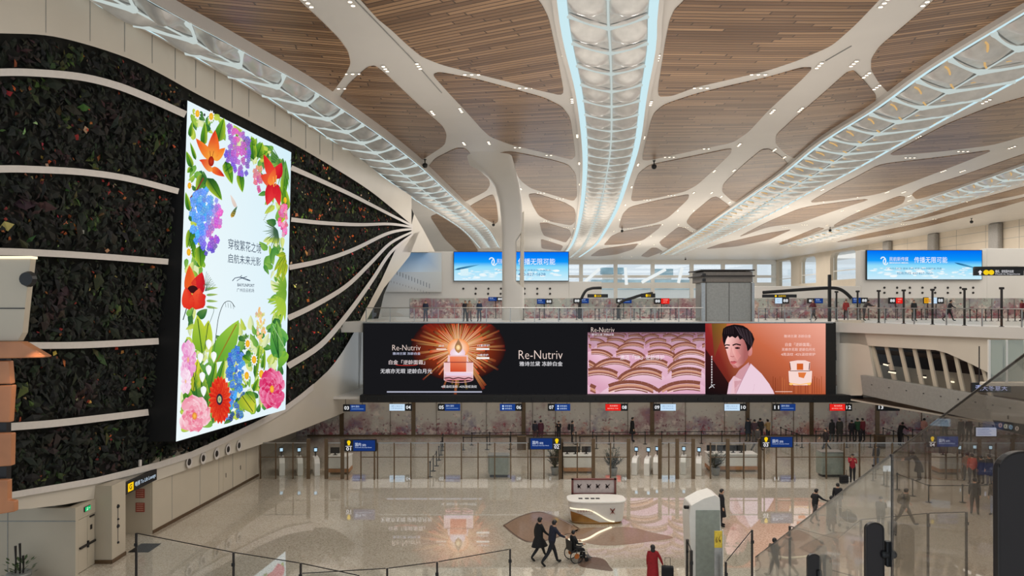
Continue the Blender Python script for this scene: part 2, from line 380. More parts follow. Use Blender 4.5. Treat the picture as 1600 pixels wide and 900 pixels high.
def smooth_path(pts, n=6):
    out = []
    for i in range(len(pts)-1):
        p0 = pts[max(i-1, 0)]; p1 = pts[i]; p2 = pts[i+1]; p3 = pts[min(i+2, len(pts)-1)]
        for k in range(n):
            t = k/n; out.append(tuple(.5*(2*p1[j]+(p2[j]-p0[j])*t+(2*p0[j]-5*p1[j]+4*p2[j]-p3[j])*t*t+(3*p1[j]-p0[j]-3*p2[j]+p3[j])*t**3) for j in range(len(p1))))
    return out+[tuple(pts[-1])]
def round_poly(pts, n=4, k=.42):
    """corner-cut a closed pixel outline so that its corners are rounded"""
    out = []
    L = len(pts)
    for i in range(L):
        a, b, c = Vector(pts[i-1]), Vector(pts[i]), Vector(pts[(i+1) % L])
        p, q = b+(a-b)*k*.5, b+(c-b)*k*.5
        for j in range(n+1):
            t = j/n; out.append(tuple(p*(1-t)**2+b*2*t*(1-t)+q*t*t))
    return out
# ------------------------------------------------------------------ the setting: floors, ceiling, walls
def struct(mb, name, mats, parent=None, **k):
    o = mb.build(name, mats, parent, **k)
    if parent is None: o['kind'] = 'structure'
    return o
struct(MB().poly([(-40, -8, 0), (80, -8, 0), (80, 62, 0), (-40, 62, 0)]), 'floor', M['floor'])
# upper concourse slab with its edge turning along the mezzanine side
edge = [(-40, 54.6), (25.9, 54.6), (26.2, 53.6), (30.3, 41.2), (36.2, 23.4), (36.2, -8)]
b = MB(); b.solid([(x, y, 9.6) for x, y in edge]+[(80, -8, 9.6), (80, 196, 9.6), (-40, 196, 9.6)], (0, 0, -.82))
struct(b, 'floor_upper', M['offwhite'])
struct(MB().box(-30, 80, 54.5, 62, 3.56, 3.75), 'ceiling_lower', M['cream'])
# timber ceiling
b = MB(); b.poly([(-40, -8, CZ), (-40, 200, CZ), (90, 200, CZ), (90, -8, CZ)]); ceil = struct(b, 'ceiling', M['cream'])
PAN = [
 ([(252,0),(330,52),(400,91),(507,152),(522,140),(540,115),(548,98),(544,80),(530,60),(500,30),(467,0),(420,-50),(180,-50)], .06),
 ([(529,155),(545,130),(574,104),(586,102),(602,114),(650,160),(692,197),(698,210),(695,226),(655,252),(645,251),(612,225),(575,198),(540,175)], .02),
 ([(668,262),(680,247),(712,231),(727,231),(745,250),(762,272),(766,288),(760,298),(724,316),(714,314),(690,290),(672,272)], .0),
 ([(733,322),(770,302),(776,318),(779,345),(773,350),(755,340),(740,330)], .0),
 ([(565,0),(590,28),(610,44),(640,72),(660,88),(690,100),(740,113),(800,128),(838,139),(882,149),(874,105),(865,62),(857,27),(847,7),(838,-4),(800,-50),(520,-50)], -.42),
 ([(676,116),(686,112),(740,122),(800,138),(850,152),(878,166),(891,184),(897,225),(899,243),(893,249),(860,240),(800,226),(766,213),(752,200),(730,175),(700,143)], -.2),
 ([(778,238),(800,236),(862,249),(888,257),(900,272),(902,306),(896,314),(860,303),(830,294),(815,283),(800,262),(785,247)], -.1),
 ([(825,303),(838,302),(882,316),(897,325),(900,335),(898,347),(892,352),(860,346),(842,337),(833,322)], -.05),
 ([(843,348),(855,348),(890,359),(893,367),(884,379),(850,368),(846,360)], 0),
 ([(845,373),(880,384),(876,392),(846,388)], 0),
 ([(672,338),(690,331),(708,338),(736,374),(748,393),(716,394),(694,372)], .1),  # added panel standing in for a brown reflection of the ceiling
 ([(1069,0),(1054,14),(1046,32),(1040,62),(1026,150),(1050,149),(1087,135),(1140,123),(1200,109),(1250,92),(1300,70),(1337,37),(1376,-4),(1420,-50),(1100,-50)], .1),
 ([(1020,178),(1037,163),(1087,146),(1150,131),(1200,120),(1252,105),(1270,105),(1252,124),(1200,172),(1170,205),(1145,222),(1100,231),(1050,242),(1012,250),(1003,249),(1008,225)], .08),
 ([(985,315),(990,290),(998,270),(1015,257),(1080,244),(1143,231),(1142,239),(1115,265),(1090,288),(1070,299),(1025,309)], .06),
 ([(966,357),(973,334),(984,323),(1030,312),(1077,303),(1075,311),(1044,340),(1025,348),(990,355)], .05),
 ([(943,383),(955,369),(970,362),(1034,350),(1029,357),(1005,375),(975,381)], .03),
 ([(922,400),(938,389),(998,380),(990,389),(965,397),(940,400)], 0),
 ([(1459,0),(1412,40),(1374,72),(1361,92),(1361,108),(1373,128),(1390,146),(1450,108),(1550,50),(1600,18),(1700,-42),(1500,-42)], -.25),
 ([(1322,113),(1334,109),(1350,125),(1369,148),(1367,162),(1345,181),(1282,222),(1243,248),(1228,240),(1212,224),(1213,210),(1240,185),(1290,142)], -.2),
 ([(1190,233),(1202,232),(1222,245),(1232,257),(1226,268),(1200,285),(1152,316),(1142,312),(1128,299),(1130,287),(1160,258)], -.2),
 ([(1111,309),(1120,307),(1141,322),(1140,332),(1120,345),(1092,360),(1082,356),(1072,347),(1080,335)], -.2),
 ([(1059,355),(1068,355),(1085,366),(1078,375),(1045,389),(1034,384),(1030,378)], -.2),
 ([(1018,387),(1026,387),(1036,393),(1012,402),(1001,400)], -.2),
 ([(1385,243),(1425,222),(1475,195),(1550,165),(1600,151),(1690,128),(1690,188),(1600,212),(1550,226),(1470,236)], .05),
 ([(1262,317),(1300,295),(1340,275),(1375,256),(1480,244),(1555,233),(1500,255),(1425,284),(1372,303),(1310,312)], .1),
 ([(1150,372),(1200,346),(1255,323),(1366,309),(1300,330),(1250,348),(1200,354)], .1),
 ([(1102,389),(1125,381),(1200,364),(1238,358),(1200,375),(1150,385)], .1),
 ([(1424,303),(1440,293),(1500,275),(1600,240),(1700,210),(1700,226),(1600,257),(1500,290),(1432,312)], .0),
 ([(1302,352),(1330,336),(1403,306),(1415,307),(1411,318),(1340,342),(1306,355)], .0),
 ([(1216,380),(1278,355),(1289,357),(1224,383)], 0),
 ([(1380,351),(1440,336),(1527,311),(1600,291),(1690,268),(1690,276),(1600,303),(1525,318),(1440,342)], .05),
 ([(1302,379),(1350,366),(1450,346),(1540,321),(1600,308),(1690,288),(1690,292),(1600,313),(1540,331),(1430,358),(1350,373)], .05),
]
for pts, ang in PAN:
    b = MB(); b.solid([onc(x, y) for x, y in round_poly(pts, 3, .5 if min(q[1] for q in pts) < 320 else .3)], (0, 0, -.05))
    c, s_ = math.cos(ang), math.sin(ang)
    o = b.build('wood_panel', M['wood'], ceil, uv=lambda v, c=c, s_=s_: (v.x*c+v.y*s_+3*c, -v.x*s_+v.y*c+.006*(v.x-4)**2*(1 if ang > -.3 else -.4)))
# seam line along the wide rib
b = MB()
for a, q in (((555, 0), (640, 88)), ((640, 88), (690, 145)), ((1330, 72), (1290, 95))):
    b.tube([onc(*a, z=CZ-.015), onc(*q, z=CZ-.015)], .03, 6)
b.build('panel_seam', M['grey'], ceil)
# side and end walls of the upper concourse
def arch(cx0, cx1, y0, y1, r):
    return [(cx0, y0), (cx0, y1-r), (cx0+r*.3, y1-r*.3), (cx0+r, y1), (cx1-r, y1), (cx1-r*.3, y1-r*.3), (cx1, y1-r), (cx1, y0)]
XW = 72.0
def dw(px): return XW*F/(px-800)
b = MB(); zlow, ztop = 9.6, CZ
opens = [(1205, 1236, 450, 403), (1248, 1275, 443, 397), (1297, 1338, 437, 387)]
cuts = [190.0]
for x0, x1, yb, yt in opens: cuts += [dw(x0), dw(x1)]
cuts += [20.0]
for i in range(0, len(cuts)-1, 2):           # piers
    b.box(XW, XW+1.6, cuts[i+1], cuts[i], zlow, ztop)
for i, (x0, x1, yb, yt) in enumerate(opens):
    d0, d1 = dw(x1), dw(x0); dm = (d0+d1)/2
    zb = H-(yb-HY)*dm/F; zt = min(H-(yt-HY)*dm/F, ztop-.5)
    b.box(XW, XW+1.6, d0, d1, zlow, zb)
    r = min(1.6, (d1-d0)/3); n = 5            # rounded head
    low = [(d0+r-r*math.cos(k*math.pi/2/n), zt-r+r*math.sin(k*math.pi/2/n)) for k in range(n+1)]
    low += [(d1-r+r*math.sin(k*math.pi/2/n), zt-r+r*math.cos(k*math.pi/2/n)) for k in range(n+1)]
    b.solid([(XW, y, z) for y, z in low]+[(XW, d1, ztop), (XW, d0, ztop)], (1.6, 0, 0))
wr = struct(b, 'wall_right', M['wtile'])
for i, (x0, x1, yb, yt) in enumerate(opens):
    d0, d1 = dw(x1), dw(x0); dm = (d0+d1)/2; zb = H-(yb-HY)*dm/F; zt = H-(yt-HY)*dm/F
    f = MB()
    for k in range(2): f.box(XW+.7, XW+.9, d0+(d1-d0)*k-.12, d0+(d1-d0)*k+.12, zb, zt)
    for k in (0, .3, 1): f.box(XW+.72, XW+.88, d0, d1, zb+(zt-zb)*k-.1, zb+(zt-zb)*k+.1)
    w = struct(f, 'window_%d' % (i+1), M['white'])
    MB().box(XW+.78, XW+.8, d0, d1, zb, zt).build('pane', M['glass'], w)
# horizontal tile joints and dark pilasters on that wall
b = MB()
for z in (12.5, 14.5, 16.5, 18.5, 20.5, 22): b.box(XW-.02, XW, 60, 142, z, z+.05)
for y in range(64, 142, 7): b.box(XW-.02, XW, y, y+.05, 9.6, CZ)
struct(b, 'trim_1', M['grey'])
b = MB()
for px in (1462, 1560, 1390): b.box(XW-.9, XW, dw(px)-1.1, dw(px)+1.1, 9.6, CZ)
struct(b, 'trim_2', pbr('dark grey pilaster', (150, 146, 140), .6), bevel=.3)
# glazed end wall
b = MB(); DE = 190.0; STR = []
for px in (700, 908, 962, 1020, 1081, 1130, 1180): q = P(px, 400, DE); b.box(q.x-.5, q.x+.5, DE, DE+.8, 9.6, CZ)
for py, t in ((409, .7), (432, .35), (446, .8)): q = P(0, py, DE); b.box(-42, 72, DE+.1, DE+.7, q.z-t, q.z+t)
for (xa, ya, xb, yb_) in ((914, 440, 937, 420), (1003, 441, 1040, 421), (979, 445, 977, 418), (1060, 442, 1066, 418)):
    STR.append((P(xa, ya, DE-.6), P(xb, yb_, DE-.6)))
we = struct(b, 'wall_back', M['white'])
for a, c in STR: MB().tube([a, c], .42, 8).build('light_strut', glow('white light strut', (240, 246, 246), .95), we)
MB().box(-42, 72, DE+.3, DE+.34, 10, CZ).build('pane', M['glass'], we)
struct(MB().box(-42, 4, DE-1, DE, 9.6, CZ), 'wall_back_left', M['wtile'])
# neighbouring terminal roofs seen through the end glazing
for (xa, xb, ya, yb_, c) in ((925, 1095, 437, 452, (176, 200, 206)), (940, 975, 418, 428, (150, 184, 196)), (1020, 1052, 420, 430, (158, 190, 200))):
    p, q = P(xa, yb_, 230), P(xb, ya, 230)
    t = thing('terminal_roof', {925: 'long pale roof edge of the next hall seen through the end glazing', 940: 'patterned blue grey roof slab beyond the first glazed bay', 1020: 'patterned blue grey roof slab beyond the second glazed bay'}[xa], 'building', (p.x, 230, p.z))
    mm = pbr('far roof %d' % xa, c, .6, noise=.25, scale=.3)
    MB().box(p.x, q.x, 230, 234, p.z, q.z).build('roof', mm, t, bevel=.1)
    MB().box(p.x+.5, q.x-.5, 230.6, 233, p.z-4, p.z-.05).build('wall', M['white'], t)
# pale partition walls that carry the concourse screens
b = MB(); DB = 77.0
def slab(x0, x1, yt, yb_, D, th=1.2): p, q = P(x0, yb_, D), P(x1, yt, D); b.box(p.x, q.x, D, D+th, max(9.6, p.z), q.z)
slab(596, 889, 393, 520, DB); slab(889, 940, 440, 520, DB)
struct(b, 'wall_partition', M['offwhite'], bevel=.04)
b = MB(); slab(1180, 1345, 447, 520, DB); slab(1345, 1542, 391, 520, DB); slab(1542, 1760, 388, 520, DB)
struct(b, 'wall_partition_right', M['offwhite'], bevel=.04)
# rows of round air nozzles in the partition walls
AN = []
for x, y in [(724+19.6*i, 451) for i in range(4)]+[(743+19.6*i, 459) for i in range(3)]+[(819.5+20*i, 451) for i in range(3)]+[(819.5+20*i, 459) for i in range(3)]+[(1382+19.8*i, 449.5) for i in range(8)]+[(1382+19.8*i, 457.5) for i in range(8)]:
    AN.append((x, y))
proto = None
for x, y in AN:
    p = P(x, y, DB-.02)
    if proto is None:
        proto = thing('air_nozzle', 'small round dark air nozzle in the pale concourse partition wall', 'air vent', p, 0, 'air nozzles in the pale concourse walls')
        lpart(MB().lathe([(.0, -.06), (.10, -.06), (.12, -.02), (.12, .03)], axis='y'), 'rim', M['black'], proto)
        lpart(MB().lathe([(.0, -.05), (.06, -.07), (.07, -.06)], axis='y'), 'nozzle', M['dark'], proto)
    else: dup(proto, p)
# the back wall of the check-in hall: printed floral panels between slim brown posts
b = MB(); b.box(-30, 46, 58, 58.3, 0, 3.6)
mw = struct(b, 'wall_mural', M['mural'])
b = MB()
for px in (430, 492, 534, 610, 646, 682, 721, 760, 818, 832, 868, 922, 981, 1019, 1071, 1132, 1168, 1206, 1240, 1268, 1322, 1371, 1440, 1472):
    q = P(px, 600, 57.98); wdt = .17 if px in (534, 646, 818, 1019, 1168, 1268, 1371, 1472) else .015
    MB().box(q.x-wdt, q.x+wdt, 57.94, 58, 0, 3.56).build('post', M['bronze'], mw)
struct(MB().box(-17, 46, 57.9, 58, 0, .14), 'baseboard_back', M['bronze'])
# lower walls under the green wall
b = MB()
def lw(D): return -17.2+.09*(D-33.5)
b.solid([(lw(33.4), 33.4, 0), (lw(44.6), 44.6, 0), (lw(44.6)-2.5, 44.6, 0), (lw(33.4)-2.5, 33.4, 0)], (0, 0, 3.6))
b.box(-26, -17.65, 28.2, 28.4, 0, 2.75); b.box(-18.0, -17.65, 28.4, 29.55, 2.2, 2.75)
b.box(-26, -18.6, 28.45, 34, 0, 3.4)                                  # behind the door and the lift recess
b.box(-19, -16.95, 29.55, 30.6, 0, 3.3)                              # pillar
b.box(-30, -17.9, 44.6, 57.9, 0, 3.6)
struct(b, 'wall_left_lower', M['lowwall'])
b = MB()
b.solid([(lw(33.4)+.03, 33.4, 0), (lw(44.6)+.03, 44.6, 0), (lw(44.6), 44.6, 0), (lw(33.4), 33.4, 0)], (0, 0, .16))
b.box(-19, -16.93, 29.52, 29.55, 0, .16); b.box(-16.95, -16.92, 29.52, 30.6, 0, .16)
struct(b, 'baseboard_left', M['bronze'])
b = MB()
for D in (35.0, 37.6, 39.6, 41.2, 42.9): b.box(lw(D), lw(D)+.006, D, D+.035, .16, 3.3)
b.box(-22.5, -22.46, 28.19, 28.2, 0, 2.7); b.box(-20.4, -20.37, 28.19, 28.2, 0, 2.7)
b.box(-26, -17.64, 28.185, 28.2, 2.2, 2.24)
struct(b, 'trim_3', M['grey'])
for i, (D0, D1) in enumerate(((40.1, 41.15), (41.25, 42.3))):
    x = lw((D0+D1)/2); f = MB(); f.solid([(lw(D0)+.02, D0, .02), (lw(D1)+.02, D1, .02), (lw(D1)+.02, D1, 2.3), (lw(D0)+.02, D0, 2.3)], (-.06, 0, 0))
    d = struct(f, 'door_%d' % (i+1), M['lowwall'], bevel=.01)
    MB().tube([(x+.07, D0+.12+i*.75, 1.0), (x+.07, D0+.12+i*.75, 1.25)], .018, 8).build('door_handle', M['dark'], d)
f = MB(); f.box(-17.72, -17.66, 28.42, 29.0, .02, 2.18); f.box(-17.72, -17.66, 29.02, 29.52, .02, 2.18)
d = struct(f, 'door_3', M['lowwall'], bevel=.01)
MB().box(-17.66, -17.58, 28.45, 29.5, .98, 1.06).build('push_bar', M['dark'], d, bevel=.01)
MB().box(-17.66, -17.6, 28.98, 29.06, .88, 1.16).build('lock_case', M['black'], d, bevel=.01)
MB().box(-17.66, -17.61, 29.15, 29.45, 2.08, 2.15).build('door_closer', M['dark'], d, bevel=.01)
MB().box(-17.66, -17.655, 29.2, 29.35, 1.55, 1.75).build('notice', M['black'], d)
def by_x(p, xs):
    return [next((a[1]+(c[1]-a[1])*(x-a[0])/max(1e-6, c[0]-a[0]) for a, c in zip(p[:-1], p[1:]) if a[0] <= x <= c[0]), p[-1][1]) for x in xs]
# wall of the green wall: felt backing, cream cladding above, apron below
top_g = [(-160, 60), (-60, 50), (0, 52), (70, 55), (130, 68), (200, 91), (250, 115), (297, 141), (345, 166), (400, 194), (462, 227), (525, 264), (575, 296), (612, 325), (643, 351)]
bot_g = [(-160, 800), (-60, 785), (10, 771), (75, 760), (150, 747), (200, 735), (250, 722), (300, 706), (350, 684), (400, 660), (447, 634), (482, 607), (512, 580), (535, 550), (560, 507), (590, 450), (612, 402), (643, 369)]
tg = smooth_path(top_g, 4); bg = smooth_path(bot_g, 4)
b = MB(); b.poly([wl(*p) for p in tg]+[wl(*p) for p in bg[::-1]])
b.poly([wl(*p, off=-1.2) for p in [(-160, -200), (500, 215), (580, 275), (640, 318), (655, 355), (643, 360), (600, 460), (560, 632), (400, 697), (-160, 840)]])
wleft = struct(b, 'wall_left', M['soil'])
b = MB()
def strip_band(lo, hi, th, m=0):
    """cladding between two pixel lines on the leaning wall, standing th proud of the planting"""
    n = len(lo)
    for i in range(n-1):
        a0, a1, c0, c1 = [wl(*q, off=th) for q in (lo[i], lo[i+1], hi[i], hi[i+1])]
        d0, d1, e0, e1 = [wl(*q, off=-.4) for q in (lo[i], lo[i+1], hi[i], hi[i+1])]
        b.poly([c0, c1, a1, a0], m); b.poly([a0, a1, d1, d0], m); b.poly([c1, c0, e0, e1], m)
def ceil_line(px):   # row where the wall meets the ceiling at this column
    lo, hi = -600.0, 470.0
    for _ in range(50):
        m_ = (lo+hi)/2
        if wl(px, m_).z > CZ: lo = m_
        else: hi = m_
    return hi
sle = smooth_path([(525, 222), (580, 263), (600, 280), (650, 313)], 3)
def clad_top(x): return max(ceil_line(x), by_x(sle, [x])[0]-2 if x > 526 else -999)
strip_band(tg, [(x, clad_top(x)) for x, y in tg], .35)
b.poly([wl(*q, off=.3) for q in [(643, 351), (647, 334), (661, 358), (680, 394), (628, 394), (643, 369)]])
clad = struct(b, 'trim_4', M['apron'])
b = MB()
for px in (72, 141, 195, 238, 274, 306, 336, 363, 389, 430, 455, 478, 500, 520):
    yt = clad_top(px); yb_ = [q for q in tg if q[0] <= px][-1][1]
    a = yt+(yb_-yt)*.12; c = yb_-4
    b.poly([wl(px-.45, a, .36), wl(px-.45, c, .36), wl(px+.45, c, .36), wl(px+.45, a, .36)])
b.build('panel_joint', M['grey'], clad)
# apron
low_a = [(-160, 830), (-60, 812), (10, 797), (75, 793), (150, 779), (200, 767), (250, 749), (300, 731), (350, 713), (400, 697), (440, 683), (470, 672), (500, 660), (530, 648), (563, 633), (565, 560), (572, 505), (602, 440), (640, 372), (650, 362)]
la = smooth_path(low_a, 4); b = MB()

xs = [-160, -60, 10, 50, 100, 150, 200, 250, 300, 350, 400, 425, 447, 470, 490, 512, 525, 535, 545, 552, 556, 560]
yu, yl = by_x(bg, xs), by_x([(x, y) for x, y in low_a[:15]], xs)
strip_band([(x, y) for x, y in zip(xs, yl)], [(x, y) for x, y in zip(xs, yu)], .3)
strip_band([(560, 634), (564, 560), (566, 505)], [(560, 507), (566, 500), (570, 490)], .3)
b.poly([wl(*q, off=.3) for q in [(560, 634), (567, 620), (570, 506), (600, 450), (640, 400), (655, 362), (643, 366), (618, 390), (596, 438), (565, 496), (560, 507)]])
apron = struct(b, 'trim_5', M['apron'])
b = MB()
xs2 = xs[2:15]
b2 = by_x(bg, xs2)                                # bright lip along the foot of the planting
for i in range(len(xs2)-1):
    b.poly([wl(xs2[i], b2[i]-1, .42), wl(xs2[i], b2[i]+9, .42), wl(xs2[i+1], b2[i+1]+9, .42), wl(xs2[i+1], b2[i+1]-1, .42)])
    b.poly([wl(xs2[i], b2[i]-1, .42), wl(xs2[i+1], b2[i+1]-1, .42), wl(xs2[i+1], b2[i+1]-1, .0), wl(xs2[i], b2[i]-1, .0)])
b.build('lip', M['band'], apron)
# white ribs sweeping across the planting
RIB = [
 ([(-120, 118), (0, 113), (60, 114), (125, 120), (180, 133), (230, 152), (290, 179)], 12, 11),
 ([(-120, 268), (0, 264), (60, 265), (130, 269), (200, 279), (279, 299)], 12, 9),
 ([(-120, 392), (0, 393), (80, 396), (160, 401), (263, 409)], 12, 9),
 ([(-40, 541), (35, 540), (130, 539), (248, 533)], 11, 10),
 ([(-120, 676), (0, 668), (80, 662), (160, 653), (232, 644)], 13, 10),
 ([(455, 262), (485, 275), (540, 300), (580, 320), (615, 338), (645, 353)], 8, 3),
 ([(455, 343), (500, 348), (560, 351), (610, 350), (645, 355)], 7, 3),
 ([(452, 418), (500, 408), (550, 391), (600, 367), (625, 360), (645, 358)], 8, 3),
 ([(450, 497), (490, 478), (540, 448), (580, 410), (610, 380), (645, 362)], 9, 3),
 ([(450, 572), (500, 540), (540, 495), (580, 440), (610, 395), (645, 366)], 10, 3)]
for k, (pts, w0, w1) in enumerate(RIB):
    sp = smooth_path(pts, 5); n = len(sp); b = MB()
    rg = []
    for i, (x, y) in enumerate(sp):
        w = w0+(w1-w0)*i/(n-1)
        a = Vector(sp[min(i+1, n-1)])-Vector(sp[max(i-1, 0)]); a.normalize(); nx_, ny_ = -a.y*w/2, a.x*w/2
        rg.append([wl(x-nx_, y-ny_, -.2), wl(x-nx_, y-ny_, .55), wl(x+nx_, y+ny_, .55), wl(x+nx_, y+ny_, -.2)])
    for i in range(n-1):
        for j in range(3): b.poly([rg[i][j], rg[i+1][j], rg[i+1][j+1], rg[i][j+1]])
    b.poly(rg[0]); b.poly(rg[-1][::-1])
    b.build('rib', M['band'], wleft)
# mezzanine side wall on the far side of the hall
def rpoly(b, pts, off=0, th=.3, m=0): b.solid([rw(x, y, off) for x, y in pts], -RWN*th, m)
b = MB()
rpoly(b, [(1306, 500), (1345, 500), (1358, 545), (1366, 590), (1346, 618), (1308, 618)])
rpoly(b, [(1312, 519), (1545, 527), (1700, 530), (1700, 610), (1600, 604), (1545, 583), (1520, 570), (1500, 561), (1480, 552), (1462, 547), (1400, 543), (1355, 540), (1340, 537), (1312, 536)])
mez = struct(b, 'wall_mezzanine', M['apron'])
b = MB(); rpoly(b, [(1309, 504), (1600, 512), (1750, 516), (1750, 537), (1600, 530), (1309, 519)], .35, .6)
b.build('fascia', M['cream'], mez)
b = MB(); rpoly(b, [(1344, 586), (1600, 629), (1750, 654), (1750, 712), (1600, 673), (1348, 617)], .45, .5)
struct(b, 'trim_6', M['concrete'], bevel=.03)
b = MB()                                              # slim studs on the parapet
for x in range(1362, 1600, 27): q = rw(x, 586+(x-1344)*.168+12, .46); b.lathe([(.0, .02), (.05, .02), (.06, -.02)], q, 8)
b.build('stud', M['dark'], bpy.data.objects['trim_6'])
b = MB()
for i in range(10):                                   # leaning mullions
    x0 = 1359+i*21.5; yb_ = 590+(x0+14-1344)*.168-2
    yt = 537+max(0, (x0-1460))**1.25*.16
    if i > 8: continue
    b.solid([rw(x0, yt, -.25), rw(x0+5, yt, -.25), rw(x0+20, yb_, -.2), rw(x0+14, yb_, -.2)], -RWN*.12)
b.build('mullion', M['lowwall'], mez)
b = MB()
a0, a1 = rw(1225, 500), rw(1700, 500)
v6 = -RWN*5.5
b.poly([a0+v6-Vector((0, 0, 6.2)), a1+v6-Vector((0, 0, 6.2)), a1+v6+Vector((0, 0, -.9)), a0+v6+Vector((0, 0, -.9))])
b.poly([Vector((a0.x, a0.y, 3.7)), Vector((a1.x, a1.y, 3.7)), Vector((a1.x, a1.y, 3.7))+v6, Vector((a0.x, a0.y, 3.7))+v6])
v3 = -RWN*3.6
for z0, z1, mt, dd in ((4.9, 6.15, 'lowwall', v3), (6.15, 7.0, 'dark', v3*1.01), (7.35, 7.5, 'dark', v3)):
    q = MB(); q.solid([Vector((a0.x, a0.y, z0))+dd, Vector((a1.x, a1.y, z0))+dd, Vector((a1.x, a1.y, z1))+dd, Vector((a0.x, a0.y, z1))+dd], -RWN*.2); struct(q, 'trim_%d' % (7+int(z0*10) % 7), M[mt])
struct(b, 'wall_mezzanine_back', M['inside'])
area('mezzanine_lamp', (34, 50, 8.2), 3, 10, 170)
b = MB(); b.solid([Vector((a0.x, a0.y, 3.55)), Vector((a1.x, a1.y, 3.55)), Vector((a1.x, a1.y, 3.55))+v6*3, Vector((a0.x, a0.y, 3.55))+v6*3], (0, 0, .12))
struct(b, 'ceiling_mezzanine', M['apron'])
for i, (x, y, l) in enumerate(((1394, 582, 12), (1441, 589, 13), (1490, 597, 14), (1510, 594, 16), (1384, 570, 8))):
    p = P(x, y, 50); t = thing('light_line', ['short', 'second', 'third', 'long', 'upper'][i]+' glowing line lamp inside the mezzanine behind slanted mullions', 'lamp', p)
    MB().tube([P(x-l/2, y-1, 49.6), P(x+l/2, y+1, 49.4)], .05, 8).build('tube', M['warm'], t); MB().box(p.x-.3, p.x+.3, p.y, p.y+.1, p.z+.06, p.z+.14).build('bracket', M['dark'], t)
# big tree column rising through the concourse
b = MB(); secs = [(9.6, .1, 62, 1.0, .8), (12.4, .1, 62, .98, .8), (13.0, -.25, 62, .62, .8), (16.6, -.25, 62, .64, .8), (17.4, -.0, 62, .9, .84), (18.4, .0, 62, .95, .88), (20, -.12, 61.8, 1.0, 1.0), (21.3, -.4, 61.4, 1.1, 1.25), (22.1, -.85, 60.6, 1.3, 1.7), (22.7, -1.4, 59.3, 1.6, 2.4), (23.0, -1.9, 58, 1.9, 3.2)]
n = 24; rg = []
for z, cx, cy, rx, ry in secs:
    for k in range(n):
        a = 2*math.pi*k/n; c, s_ = math.cos(a), math.sin(a); e = .45
        b.v.append((cx+rx*math.copysign(abs(c)**e, c), cy+ry*math.copysign(abs(s_)**e, s_), z))
for i in range(len(secs)-1):
    for k in range(n): b.f.append([i*n+k, i*n+(k+1) % n, (i+1)*n+(k+1) % n, (i+1)*n+k]); b.m.append(0); b.c.append(None)
column = struct(b, 'column', M['cream'], smooth=True)
b = MB(); b.solid([(.66, 61.5, 11.5), (1.06, 61.5, 9.6), (1.06, 61.5, 19.2), (.80, 61.5, 19.0)], (0, 1.1, 0)); b.build('fin', M['apron'], column, bevel=.05)
